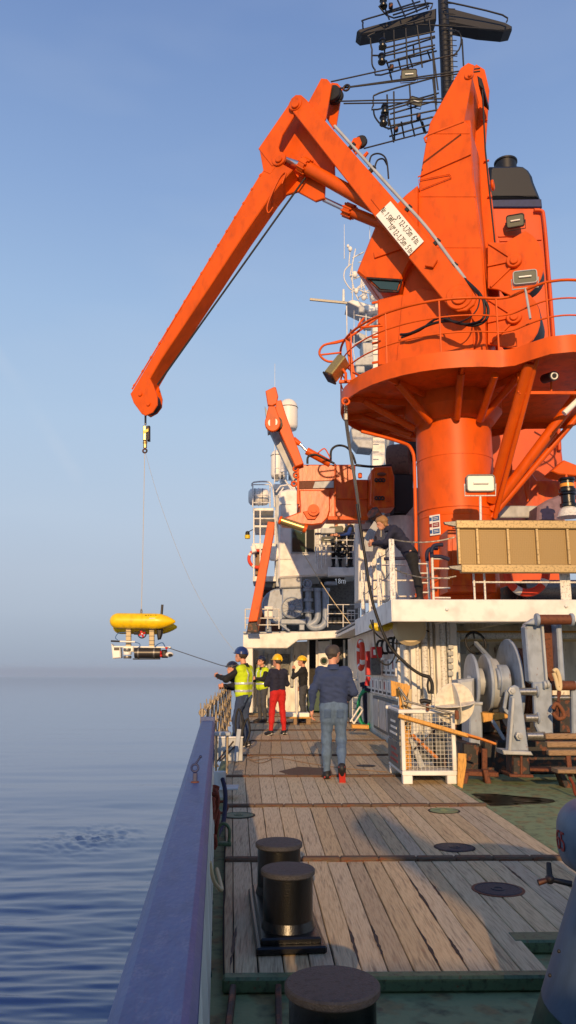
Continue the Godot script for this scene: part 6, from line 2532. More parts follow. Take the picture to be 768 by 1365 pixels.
	a.pipe(smooth(line_at([[738, 895], [742, 893], [746, 903], [747, 917], [744, 918], [741, 905], [738, 897]], 11.25), 4), 0.03, 8)
	part(h, "pale_hook", a, "rope_pale")
	a = MB.new()
	chain(a, at(746, 915, 11.25), at(742, 955, 11.25), 0.02, 0.03)
	part(h, "chain", a, "rust_steel")
	a = MB.new()
	a.pipe(smooth(line_at([[737, 945], [741, 938], [748, 944], [752, 955], [744, 958], [737, 950]], 11.22), 4), 0.03, 7)
	part(h, "shackle", a, "rope_brown")
	# triangular bracket with a pin
	var b := thing("triangle_bracket", "pale triangular steel bracket with bolts in front of the winch", "bracket", at(690, 1006, 10.9))
	a = MB.new()
	slab(a, [[680, 922], [682, 915], [687, 913], [692, 916], [695, 926], [705, 1001], [680, 1001], [684, 970]], 10.95, 0.05, 0.012)
	part(b, "plate", a, "grey_paint")
	a = MB.new()
	slab(a, [[683, 930], [687, 930], [682, 1001], [678, 1001]], 10.8, 0.15, 0.01)
	part(b, "rib", a, "pale_grey")
	a = MB.new()
	slab(a, [[670, 1000], [708, 1002], [711, 1007], [672, 1006]], 10.8, 0.35, 0.01)
	part(b, "base_plate", a, "pale_grey")
	for e in [[682, 921], [692, 981]]:
		a = MB.new()
		a.lathe(Transform3D(Basis(Vector3.RIGHT, PI / 2), at(e[0], e[1], 10.88)), [Vector2(0, -0.04), Vector2(0.055, -0.04), Vector2(0.055, 0.03), Vector2(0.03, 0.035), Vector2(0.03, 0.06), Vector2(0, 0.06)], 6)
		part(b, "bolt", a, "pale_grey")
	# black steel frame below
	var f := thing("winch_frame", "black rusty steel frame that carries the winch", "frame", at(680, 1050, 11.2))
	for e in [[[617, 990], [640, 992], [640, 1033], [617, 1030], 11.9, 1.2], [[640, 996], [690, 1004], [690, 1036], [640, 1026], 12.0, 0.2], [[683, 1008], [706, 1008], [708, 1034], [683, 1034], 10.85, 0.3], [[705, 985], [790, 985], [790, 1040], [705, 1036], 12.2, 0.3]]:
		a = MB.new()
		slab(a, [e[0], e[1], e[2], e[3]], e[4], e[5], 0.02)
		part(f, "beam", a, "black_steel")
	a = MB.new()
	slab(a, [[679, 1032], [711, 1033], [712, 1037], [680, 1036]], 10.8, 0.4, 0.008)
	part(f, "foot_plate", a, "rust_steel")
	for e in [[643, 998, 650, 1030], [694, 1008, 697, 1033]]:
		a = MB.new()
		slab(a, [[e[0], e[1]], [e[2], e[1]], [e[2], e[3]], [e[0], e[3]]], 10.82 if e[0] > 680 else 11.6, 0.06, 0.008)
		part(f, "web", a, "rust_steel")
	for e in [[[644, 1026], [651, 1026], [661, 1068], [657, 1068], [648, 1046]], [[618, 1030], [626, 1030], [620, 1060], [615, 1058]]]:
		a = MB.new()
		slab(a, e, 11.0, 0.12, 0.01)
		part(f, "knee", a, "rust_steel")
	for e in [[[706, 1024], [760, 1026], [760, 1030], [706, 1028]], [[620, 1028], [665, 1030], [665, 1036], [620, 1034]]]:
		a = MB.new()
		slab(a, e, 11.1, 0.3, 0.008)
		part(f, "ledge", a, "rust_steel")
	for e in [[[745, 1030], [752, 1030], [768, 1060], [760, 1068]], [[770, 1030], [778, 1030], [792, 1060], [786, 1068]]]:
		a = MB.new()
		slab(a, e, 10.6, 0.2, 0.01)
		part(f, "knee", a, "black_steel")
	a = MB.new()
	a.span(Vector3(3.2, -0.065, -13.6), Vector3(9.0, 0.42, -11.9), 0.02)
	a.span(Vector3(2.95, 0.425, -13.8), Vector3(9.0, 0.98, -13.1), 0.02)
	part(f, "plinth", a, "black_steel")
	a = MB.new()
	a.ring(Transform3D(Basis(Vector3.FORWARD, PI / 2), at(644, 1055, 11.1)), 0.085, 0.03, 20, 8)
	part(f, "mooring_ring", a, "pale_grey")
	# slatted seat beside it
	var s := thing("slatted_grating", "weathered wooden slats like a bench at the right edge under the tower", "slats", at(748, 1005, 10.4))
	for k in 3:
		a = MB.new()
		var y := 978.0 + k * 11.0
		a.span(at(728 + k * 2, y + 7.5, 10.5 - k * 0.12) , Vector3(5.2, at(728, y, 10.5 - k * 0.12).y, at(728, y, 10.5 - k * 0.12).z - 0.1), 0.01)
		part(s, "slat", a, "wood_slat")
	a = MB.new()
	a.bar(at(757, 1006, 10.3), at(760, 1035, 10.3), 0.06, 0.05)
	part(s, "leg", a, "rust_steel")
	a = MB.new()
	slab(a, [[744, 1026], [790, 1026], [790, 1032], [744, 1031]], 10.0, 0.25, 0.01)
	whole("loose_board", a, "wood_slat", "short loose board lying at the right edge below the slats", "board")
	a = MB.new()
	a.pipe(smooth(line_at([[759, 1036], [764, 1045], [767, 1058], [776, 1066]], 9.8), 4), 0.02, 7)
	whole("orange_cable", a, "rope_orange", "thin orange cable hanging at the right edge below the slats", "cable")

# ---------------------------------------------------------------- mesh crate with its load
func build_crate() -> void:
	var f := floor_at(540, 1046, 0.0)
	var x0 := f.x - 0.03
	var x1 := floor_at(607, 1046, 0.0).x + 0.035
	var z0 := f.z
	var z1 := f.z - 1.2
	var H := at(560, 946, -z0).y
	var o := thing("mesh_crate", "white steel cage crate with wire mesh front standing on the planks", "crate", Vector3((x0 + x1) * 0.5, 0, (z0 + z1) * 0.5))
	var a: MB
	for e in [[x0 + 0.07, z0 - 0.06], [x1 - 0.07, z0 - 0.06], [x0 + 0.07, z1 + 0.06], [x1 - 0.07, z1 + 0.06]]:
		a = MB.new()
		a.cbox(Vector3(e[0], 0.058, e[1]), Vector3(0.13, 0.11, 0.12), 0.01)
		part(o, "foot", a, "white_clean")
	a = MB.new()
	a.span(Vector3(x0, 0.115, z1), Vector3(x1, 0.15, z0), 0.008)
	part(o, "floor", a, "white")
	a = MB.new()
	a.span(Vector3(x0 - 0.002, 0.112, z0 - 0.05), Vector3(x1 + 0.002, 0.17, z0 + 0.004), 0.008)
	part(o, "bottom_bar", a, "white_clean")
	for e in [[x0 + 0.025, z0 - 0.025], [x1 - 0.025, z0 - 0.025], [x0 + 0.025, z1 + 0.025], [x1 - 0.025, z1 + 0.025]]:
		a = MB.new()
		a.span(Vector3(e[0] - 0.025, 0.172, e[1] - 0.025), Vector3(e[0] + 0.025, H - 0.05, e[1] + 0.025), 0.006)
		part(o, "corner_post", a, "white_clean")
	for e in [[x0 - 0.03, z0 - 0.055, x1 + 0.03, z0 + 0.008], [x0 - 0.03, z1 - 0.008, x1 + 0.03, z1 + 0.055]]:
		a = MB.new()
		a.span(Vector3(e[0], H - 0.048, e[1]), Vector3(e[2], H, e[3]), 0.008)
		part(o, "top_bar", a, "white_clean")
	for x in [x0, x1 - 0.04]:
		a = MB.new()
		a.span(Vector3(x, H - 0.046, z1 + 0.06), Vector3(x + 0.04, H - 0.003, z0 - 0.058), 0.008)
		part(o, "top_bar", a, "white_clean")
	# woven wire, front, back and starboard side
	for w in [[Vector3(x0 + 0.05, 0.17, z0 - 0.02), Vector3(x1 - 0.05, H - 0.05, z0 - 0.02)], [Vector3(x0 + 0.05, 0.17, z1 + 0.02), Vector3(x1 - 0.05, H - 0.05, z1 + 0.02)], [Vector3(x1 - 0.02, 0.17, z1 + 0.05), Vector3(x1 - 0.02, H - 0.05, z0 - 0.05)]]:
		a = MB.new()
		var lo: Vector3 = w[0]
		var hi: Vector3 = w[1]
		var along := Vector3(hi.x - lo.x, 0, hi.z - lo.z)
		var n := int(along.length() / 0.05)
		for i in n + 1:
			var p := lo + along * (float(i) / n)
			a.tube(p, Vector3(p.x, hi.y, p.z), 0.0026, -1, 4, false)
		var k := int((hi.y - lo.y) / 0.05)
		for i in k + 1:
			var y := lerpf(lo.y, hi.y, float(i) / k)
			a.tube(Vector3(lo.x, y, lo.z) + Vector3(0.003, 0, 0.004), Vector3(lo.x, y, lo.z) + along + Vector3(-0.003, 0, 0.004), 0.0026, -1, 4, false)
		var mw := part(o, "wire_mesh", a, "mesh_wire")
		mw.set_meta("kind", "stuff")
	# grey boards with faded print close the port side
	for e in [[0.17, 0.5, 0], [0.53, H - 0.05, 1]]:
		a = MB.new()
		a.span(Vector3(x0 - 0.012, e[0], z1 + 0.06), Vector3(x0 + 0.012, e[1], z0 - 0.06), 0.006)
		var bd := part(o, "side_board", a, "interior_grey")
		var pb := Basis(Vector3.UP, -PI / 2)
		for k in 3:
			a = MB.new()
			a.box(Transform3D(pb, Vector3(x0 - 0.015, e[0] + 0.08 + 0.08 * k, (z0 + z1) * 0.5 + 0.05 * (k % 2))), Vector3(0.62 - 0.1 * k, 0.03, 0.004), 0.0)
			part(bd, "print_bar", a, "print_red" if e[2] == 0 else "sign_white")
	for e in [[0.51, 0.02], [H * 0.62, 0.02]]:
		a = MB.new()
		a.cbox(Vector3(x0 - 0.012, e[0], z0 - 0.05), Vector3(0.03, 0.06, 0.04), 0.006)
		part(o, "latch", a, "dull_steel")
	# load
	var ld: MeshInstance3D
	for k in 4:
		a = MB.new()
		var x := x0 + 0.09 + 0.055 * (k % 2) + (0.05 if k > 1 else 0.0)
		a.bar(Vector3(x, 0.155, z0 - 0.28 - 0.14 * k), Vector3(x - 0.03 + 0.02 * k, H + [0.34, 0.33, 0.26, 0.3][k], z0 - 0.3 - 0.16 * k), 0.07 if k % 2 == 0 else 0.1, 0.03, 0.004)
		ld = whole("yellow_plank", a, "wood_yellow", ["front left yellow plank standing in the mesh crate", "second yellow plank standing in the crate, wider", "rear left yellow plank in the mesh crate", "rear right yellow plank in the mesh crate"][k], "plank", "yellow planks upright in the crate")
	a = MB.new()
	var rng := RandomNumberGenerator.new()
	rng.seed = 3
	for k in 5:
		var pts := []
		for i in 12:
			var u := i / 11.0
			pts.append(Vector3(x0 + 0.03 + 0.14 * u + 0.01 * k, H + 0.26 - 0.5 * sin(PI * u) * (0.4 + 0.16 * k), z0 - 0.2 - 0.02 * k + rng.randf_range(-0.01, 0.01)))
		a.pipe(smooth(pts, 2), 0.009, 5)
	whole("hanging_rope", a, "rope_pale", "pale rope looped over the yellow planks at the crate", "rope")
	a = MB.new()
	slab(a, [[521, 907], [537, 911], [537, 930], [522, 928]], -z0 + 0.6, 0.03, 0.006)
	whole("yellow_board", a, "wood_yellow", "small square yellow board on top of the upright planks", "board")
	# orange slat across the front, and the oar-like end with worn blade
	a = MB.new()
	a.bar(at(531, 954, -z0 - 0.06), at(624, 981, -z0 - 0.06), 0.05, 0.065, 0.006, Vector3(0, 0.3, 1))
	var sl := thing("boat_hook_shaft", "long yellow wooden shaft slanting across the crate front with a worn orange end", "shaft", at(576, 968, -z0 - 0.06))
	part(sl, "shaft", a, "wood_yellow")
	a = MB.new()
	a.bar(at(622, 980, -z0 - 0.06), at(640, 985, -z0 - 0.06), 0.03, 0.09, 0.01, Vector3(0, 0.3, 1))
	a.bar(at(638, 984, -z0 - 0.06), at(661, 992, -z0 - 0.06), 0.03, 0.05, 0.01, Vector3(0, 0.3, 1))
	part(sl, "blade", a, "wood_orange")
	a = MB.new()
	a.bar(at(549, 979, -z0 + 0.25), at(583, 1011, -z0 + 0.25), 0.04, 0.05, 0.006, Vector3(0, 0.3, 1))
	whole("orange_stick", a, "wood_orange", "short orange stick inside the mesh crate, sloping to the right", "stick")
	a = MB.new()
	a.tube(at(551, 1000, -z0 + 0.2), at(592, 962, -z0 + 0.2), 0.012, -1, 8)
	whole("dark_rod", a, "black_steel", "thin dark rod crossing the orange stick inside the crate", "rod")
	a = MB.new()
	slab(a, [[545, 985], [551, 982], [567, 1022], [560, 1025]], -z0 + 0.35, 0.05, 0.008)
	whole("grey_batten", a, "pale_grey", "pale grey batten leaning inside the mesh crate", "batten")
	for e in [[566, 1000, 0.14, 0.12], [590, 1012, 0.16, 0.1], [584, 985, 0.1, 0.22], [600, 1000, 0.1, 0.2]]:
		a = MB.new()
		a.cbox(at(e[0], e[1], -z0 + 0.65), Vector3(e[2] * 1.4, e[3] * 2.0, 0.3), 0.02)
		whole("packing_case", a, "interior_grey" if e[0] != 590 else "black_steel", ["low grey case deep in the crate, left", "dark case at the bottom right of the crate", "upright grey case in the middle of the crate", "narrow grey case against the right side of the crate"][[566, 590, 584, 600].find(e[0])], "case", "cases inside the mesh crate")
	# radar reflector made of crossed discs
	var rc := at(606, 938, -z0 + 0.1)
	var rr := 25.5 / LENS * 10.85
	var r := thing("radar_reflector", "round cream radar reflector of crossed discs lying over the crate corner", "radar reflector", rc)
	var tilt := Basis(Vector3.FORWARD, -0.12) * Basis(Vector3.UP, 0.06) * Basis(Vector3.RIGHT, 0.1)
	for q in [Basis(Vector3.RIGHT, PI / 2), Basis(Vector3.FORWARD, PI / 2), Basis()]:
		a = MB.new()
		a.lathe(Transform3D(tilt * q, rc), [Vector2(0, -0.006), Vector2(rr, -0.006), Vector2(rr + 0.004, 0), Vector2(rr, 0.006), Vector2(0, 0.006)], 48)
		part(r, "disc", a, "disc_white")
	a = MB.new()
	a.tube(at(531, 916, -z0 + 0.1), at(545, 935, -z0 + 0.08), 0.015, -1, 8)
	a.tube(at(538, 934, -z0 - 0.03), at(611, 953, -z0 - 0.2), 0.014, -1, 8)
	whole("reflector_pole", a, "dull_steel", "grey pole lying on the crate top towards the cream reflector", "pole")
	a = MB.new()
	a.cbox(at(609, 953, -z0 - 0.2), Vector3(0.05, 0.12, 0.05), 0.012)
	a.cbox(at(570, 943, -z0 - 0.06), Vector3(0.04, 0.09, 0.05), 0.012)
	whole("clamp", a, "rope_brown", "brown clamps on the grey pole above the crate", "clamp")
	a = MB.new()
	a.pipe(line_at([[560, 935], [566, 934], [574, 936]], -z0 + 0.15), 0.03, 8)
	whole("pipe_stub", a, "black_rubber", "black pipe stub lying on the crate top bar", "pipe")
	# loose slat beside the crate
	a = MB.new()
	slab(a, [[611, 1004], [622, 1005], [622, 1020], [617, 1051], [610, 1049]], 10.35, 0.035, 0.006)
	whole("upright_slat", a, "wood_yellow", "yellow wooden slat standing on the deck right of the crate", "slat")

# ---------------------------------------------------------------- white wall to starboard
func build_starboard_wall() -> void:
	var X := 2.45
	var o := thing("starboard_wall", "white deckhouse wall with lockers, pipes and switches along the starboard side", "wall", Vector3(X, 0, -17))
	var a := MB.new()
	a.span(Vector3(X, -0.065, -25.0), Vector3(X + 0.1, 2.4, -14.0), 0.004)
	part(o, "side_wall", a, "white")
	a = MB.new()
	a.span(Vector3(X, -0.064, -14.0), Vector3(3.35, 2.4, -13.9), 0.004)
	part(o, "after_wall", a, "white")
	a = MB.new()
	a.span(Vector3(3.36, -0.063, -16.6), Vector3(9.5, 2.4, -16.5), 0.004)
	part(o, "recess_wall", a, "white")
	a = MB.new()
	a.span(Vector3(3.25, -0.062, -16.5), Vector3(3.35, 2.4, -14.01), 0.004)
	part(o, "recess_side", a, "white")
	# upright frames, pipes on the after wall
	for e in [[531, 0.03], [541, 0.05], [556, 0.035], [566, 0.06], [575, 0.03], [590, 0.07], [598, 0.03]]:
		a = MB.new()
		var p := at(e[0], 840, 13.75)
		a.tube(Vector3(p.x, 0.02, -13.8), Vector3(p.x, 2.4, -13.8), e[1], -1, 10)
		part(o, "upright_pipe", a, "white_rail")
	for e in [[549, 0.09], [582, 0.07], [603, 0.12]]:
		a = MB.new()
		var p := at(e[0], 840, 13.8)
		a.span(Vector3(p.x - e[1] * 0.5, 0.0, -13.89), Vector3(p.x + e[1] * 0.5, 2.38, -13.72), 0.006)
		part(o, "frame_web", a, "white")
	a = MB.new()
	var q := at(612, 850, 14.0)
	a.pipe(smooth([Vector3(q.x, 0.0, -14.2), Vector3(q.x, 1.9, -14.2), Vector3(q.x + 0.08, 2.05, -14.2), Vector3(q.x + 0.3, 2.08, -14.3), Vector3(9.0, 2.08, -14.3)], 4), 0.06, 10)
	part(o, "heating_pipe", a, "white_rail")
	# row of square fittings on the after wall near the recess
	for k in 5:
		a = MB.new()
		a.cbox(at(601, 862 + k * 9, 13.7), Vector3(0.09, 0.08, 0.03), 0.008)
		part(o, "switch_box", a, "pale_grey")
	# yellowish pipes along the recess wall
	for e in [[843, 0.035, "wood_yellow"], [848, 0.028, "rust_steel"], [853, 0.035, "rope_pale"]]:
		a = MB.new()
		var p := at(604, e[0], 15.4)
		a.tube(p, Vector3(9.0, p.y, p.z), e[1], -1, 10)
		part(o, "service_pipe", a, e[2])
	for e in [[[612, 850], [622, 850], [622, 872], [612, 872]], [[640, 858], [652, 858], [652, 872], [640, 872]], [[664, 860], [676, 858], [678, 880], [664, 880]]]:
		a = MB.new()
		slab(a, e, 16.35, 0.1, 0.02)
		part(o, "recess_locker", a, "pale_grey")
	# long tube lamp fixture below the fascia
	var tl := thing("deckhead_lamp", "long warm white tube lamp under the edge of the crane deck", "lamp", at(650, 828, 12.9))
	a = MB.new()
	a.span(Vector3(at(597, 828, 12.9).x, at(650, 830.5, 12.9).y, -12.95), Vector3(at(706, 828, 12.9).x, at(650, 826.5, 12.9).y, -12.85), 0.015)
	part(tl, "tube", a, "lamp_face")
	a = MB.new()
	a.span(Vector3(at(594, 828, 12.9).x, at(650, 826.3, 12.9).y, -12.98), Vector3(at(709, 828, 12.9).x, at(650, 824.5, 12.9).y, -12.83), 0.006)
	part(tl, "tray", a, "dull_steel")
	# lockers and switches on the long wall: rows of small raised boxes with breakers
	for r in 2:
		for k in 7:
			a = MB.new()
			var z := -15.2 - k * 0.62
			var y := 1.5 - 0.42 * r
			a.cbox(Vector3(X - 0.04, y, z), Vector3(0.07, 0.34, 0.5), 0.012)
			var bx := part(o, "switch_cabinet", a, "white_clean")
			a = MB.new()
			a.cbox(Vector3(X - 0.08, y + 0.05, z), Vector3(0.015, 0.16, 0.07), 0.004)
			part(bx, "switch", a, ["print_red", "interior_grey", "pale_grey"][(k + r) % 3])
			a = MB.new()
			for s in 3:
				a.cbox(Vector3(X - 0.08, y - 0.1, z - 0.14 + 0.14 * s), Vector3(0.012, 0.05, 0.05), 0.003)
			part(bx, "button", a, "interior_dark")
	for k in 4:
		a = MB.new()
		var c := Vector3(X - 0.07, 1.93, -14.7 - 0.75 * k)
		a.pipe(smooth([c + Vector3(0.05, -0.13, 0), c + Vector3(-0.05, -0.12, 0), c + Vector3(-0.08, 0.02, 0), c + Vector3(-0.04, 0.14, 0), c + Vector3(0.05, 0.15, 0)], 4), 0.026, 8)
		part(o, "vent_hook", a, "black_rubber")
	a = MB.new()
	a.span(Vector3(X - 0.06, 0.12, -18.5), Vector3(X - 0.001, 0.86, -14.4), 0.01)
	part(o, "lower_locker", a, "interior_grey")
	for k in 4:
		a = MB.new()
		a.span(Vector3(X - 0.09, 0.2, -18.3 + k * 1.02), Vector3(X - 0.061, 0.8, -17.4 + k * 1.02), 0.01)
		part(o, "locker_door", a, "pale_grey")
	# cable tray and bits under the overhang
	var c := MB.new()
	c.lathe(Transform3D(Basis(Vector3.RIGHT, PI / 2), at(546, 838, 13.5)), [Vector2(0, -0.1), Vector2(0.26, -0.1), Vector2(0.3, 0), Vector2(0.24, 0.08), Vector2(0, 0.12)], 24)
	part(o, "round_hatch", c, "rope_pale")
	for e in [[512, 836, 0.12], [505, 838, 0.08], [500, 835, 0.1], [519, 834, 0.1]]:
		c = MB.new()
		c.ball(at(e[0], e[1], 14.2), Vector3(e[2] * 1.2, e[2] * 0.7, e[2]), Basis(), 12)
		part(o, "deckhead_lamp", c, "lamp_yellow")
	c = MB.new()
	for e in [[[494, 826], [500, 843], [516, 855], [540, 858], [546, 850], [542, 836]], [[497, 826], [502, 870], [510, 884], [520, 885], [528, 870], [529, 850]], [[528, 884], [532, 878], [538, 880], [542, 884], [546, 888]], [[540, 832], [550, 845], [560, 838], [572, 842]]]:
		c.pipe(smooth(line_at(e, 13.6), 5), 0.014, 6)
	part(o, "slack_cable", c, "black_rubber")
	# lifebuoy seen nearly edge on, fire boxes
	buoy(Vector3(X - 0.25, at(480, 873, 19.2).y, -19.2), 0.33, Vector3(-1, 0, 0.02), "lifebuoy", "red lifebuoy with white bands on the starboard wall ahead")
	a = MB.new()
	a.span(at(496, 877, 16.0) + Vector3(0, 0, 0), at(503, 862, 16.0) + Vector3(0.1, 0, -0.3), 0.02)
	var fb := thing("fire_alarm_box", "small red box high on the starboard wall", "alarm box", at(500, 877, 16.0))
	part(fb, "box", a, "red")
	a = MB.new()
	a.span(at(498, 873, 15.97), at(501, 866, 15.97) + Vector3(0, 0, -0.01), 0.002)
	part(fb, "glass", a, "sign_white")
	a = MB.new()
	a.span(at(489, 900, 16.6), at(494, 868, 16.6) + Vector3(0.02, 0, -0.3), 0.01)
	var hb := thing("hose_cabinet", "tall red and dark grey fire hose cabinet on the starboard wall", "hose cabinet", at(493, 905, 16.6))
	part(hb, "red_side", a, "red")
	a = MB.new()
	a.span(at(494.5, 900, 16.5), at(506, 868, 16.5) + Vector3(0.02, 0, -0.2), 0.01)
	part(hb, "grey_front", a, "interior_grey")
	a = MB.new()
	a.tube(at(489, 914, 16.6), at(491, 902, 16.6), 0.05, -1, 14)
	whole("fire_extinguisher", a, "red", "thin red cylinder under the hose cabinet by the coiled green hose", "extinguisher")
	# green hose hung in coils on a dark blue post
	var gp := floor_at(492, 970, 0.0)
	var bp := thing("hose_rack", "dark blue hose rack with padded rails by the starboard wall", "rack", gp)
	a = MB.new()
	slab(a, [[484, 915], [498, 913], [499, 968], [487, 970]], -gp.z + 0.1, 0.3, 0.02)
	part(bp, "panel", a, "navy_pad")
	a = MB.new()
	a.pipe(smooth(line_at([[480, 913], [492, 911], [506, 914], [522, 915]], -gp.z - 1.0), 4), 0.055, 10)
	a.pipe(smooth(line_at([[486, 918], [500, 922], [515, 918]], -gp.z - 1.2), 4), 0.045, 10)
	part(bp, "padded_rail", a, "navy_pad")
	a = MB.new()
	var coil := []
	for k in 6:
		for i in 18:
			var an := TAU * i / 18
			var cc := at(488 + k * 0.5, 943 + (k % 3), -gp.z - 0.3 - 0.03 * k)
			coil.append(cc + Vector3(cos(an) * (0.17 + 0.02 * k), sin(an) * (0.44 + 0.02 * (k % 2)), 0.02 * sin(an * 2.0)))
	coil.append(at(503, 946, -gp.z - 0.4))
	coil.append(at(508, 940, -gp.z - 0.5))
	a.pipe(coil, 0.026, 7)
	whole("green_hose", a, "hose_green", "coiled green hose hung on the dark blue rack", "hose")
	# small pale trestle
	var tr := thing("folded_trestle", "pale folded steel trestle lying on boards behind the walking man", "trestle", at(474, 965, 18.0))
	a = MB.new()
	for e in [[[467, 962], [480, 942]], [[471, 966], [484, 946]], [[480, 942], [484, 946]], [[469, 960], [472, 965]]]:
		a.pipe(line_at(e, 17.8), 0.022, 6)
	part(tr, "frame", a, "white_rail")
	a = MB.new()
	slab(a, [[469, 966], [492, 967], [492, 972], [469, 971]], 17.4, 0.3, 0.01)
	part(tr, "board", a, "wood_yellow")
	var sr := thing("step_rack", "narrow pale steel rack on the wall behind the walking man's shoulder", "rack", at(473, 950, 20.0))
	for k in 6:
		a = MB.new()
		slab(a, [[470, 905 + k * 8], [477, 905 + k * 8], [477, 907 + k * 8], [470, 907 + k * 8]], 20.0, 0.4, 0.006)
		part(sr, "shelf", a, "pale_grey")
	for x in [469.5, 476.5]:
		a = MB.new()
		slab(a, [[x, 895], [x + 1.2, 895], [x + 1.2, 955], [x, 955]], 19.98, 0.03, 0.004)
		part(sr, "upright", a, "white_rail")

# ---------------------------------------------------------------- small things on the planks
func build_deck_fittings() -> void:
	var places := [[318, 1087, 0.155, "green deck plug near the port edge, left of the twin bollards", "green_paint"], [592, 1081, 0.15, "greenish round deck cover just ahead of the mesh crate's near feet", "green_deck"], [606, 1130, 0.155, "round dark deck cover, middle one of the three in line to starboard", "tar"], [664, 1186, 0.16, "nearest round deck cover with a ring in its middle, rusty rim", "tar"], [418, 1006, 0.13, "small dark deck cover far up the planks by the walking man's feet", "tar"], [488, 1021, 0.13, "flat dark deck cover right of the walking man", "tar"]]
	for e in places:
		var c := floor_at(e[0], e[1], 0.0)
		var o := thing("deck_cover", e[3], "deck cover", c, "round covers let into the planks")
		var a := MB.new()
		a.lathe(Transform3D(Basis(), c), [Vector2(e[2], 0.0), Vector2(e[2], 0.006), Vector2(e[2] - 0.012, 0.009), Vector2(e[2] - 0.014, 0.006), Vector2(0.05, 0.006), Vector2(0.048, 0.011), Vector2(0.03, 0.011), Vector2(0.028, 0.006), Vector2(0, 0.006)], 36)
		part(o, "lid", a, "bollard_top" if e[4] == "tar" else e[4])
		a = MB.new()
		a.lathe(Transform3D(Basis(), c), [Vector2(e[2] + 0.02, 0.0), Vector2(e[2] + 0.02, 0.0045), Vector2(e[2] + 0.001, 0.0045)], 36)
		part(o, "rim", a, "rust_steel" if e[0] == 664 else "plank_seal")
	# thin rope lying over the planks
	var a := MB.new()
	var pts := []
	for p in [[325, 1008], [345, 1017], [362, 1011], [352, 1006], [332, 1010], [340, 1013], [368, 1010], [410, 1017], [450, 1023], [480, 1026], [515, 1029]]:
		pts.append(floor_at(p[0], p[1], 0.012))
	a.pipe(smooth(pts, 5), 0.0065, 6)
	whole("thin_rope", a, "wood_slat", "thin pale rope lying in a loop across the planks", "rope")
	var mt := MB.new()
	var mc := []
	for p in [[372, 1028], [398, 1022], [440, 1024], [444, 1033], [410, 1034], [385, 1032]]:
		mc.append(floor_at(p[0], p[1], 0.006))
	var ctr := Vector3.ZERO
	for p in mc:
		ctr += p / mc.size()
	for i in mc.size():
		mt.ftri(ctr, mc[i], mc[(i + 1) % mc.size()], Vector3.UP)
		var p: Vector3 = mc[i]
		var q: Vector3 = mc[(i + 1) % mc.size()]
		mt.fquad(p, q, q - Vector3(0, 0.005, 0), p - Vector3(0, 0.005, 0), (p + q) * 0.5 - ctr)
	whole("rubber_mat", mt, "beam_wood", "thin dark sheet lying on the planks left of the walking man", "mat")
	# pallet with a pole behind the man in red trousers
	var pc := floor_at(394, 966, 0.0)
	var o := thing("pallet", "small pale wooden pallet behind the man in red trousers", "pallet", pc)
	for k in 3:
		var b := MB.new()
		b.span(Vector3(pc.x - 0.38, 0.16, pc.z - 0.2 * k - 0.15), Vector3(pc.x + 0.42, 0.19, pc.z - 0.2 * k), 0.006)
		part(o, "top_board", b, "wood_yellow")
	for x in [-0.34, 0.0, 0.34]:
		var b := MB.new()
		b.span(Vector3(pc.x + x - 0.05, 0.0, pc.z - 0.55), Vector3(pc.x + x + 0.07, 0.155, pc.z - 0.01), 0.006)
		part(o, "block", b, "wood_slat")
	var bx := MB.new()
	bx.span(Vector3(pc.x - 0.4, 0.192, pc.z - 0.5), Vector3(pc.x + 0.38, 0.3, pc.z - 0.1), 0.01)
	whole("white_case", bx, "sign_white", "flat white case lying on the pallet", "case")
	var br := MB.new()
	br.tube(at(396, 952, 19.6), at(395, 905, 19.4), 0.035, -1, 10)
	whole("white_pole", br, "white_clean", "white pole standing on the pallet by the man with the yellow helmet", "pole")
	# hoses and tackle by the feet of the pair at the rail
	var hs := MB.new()
	for e in [[[318, 992], [314, 965], [318, 945], [324, 960], [322, 985], [330, 996]], [[322, 990], [324, 972], [330, 958], [333, 975], [327, 992]]]:
		hs.pipe(smooth(line_at(e, 14.4), 5), 0.02, 7)
	whole("black_hose", hs, "black_rubber", "loop of black hose at the feet of the blue helmeted man", "hose")

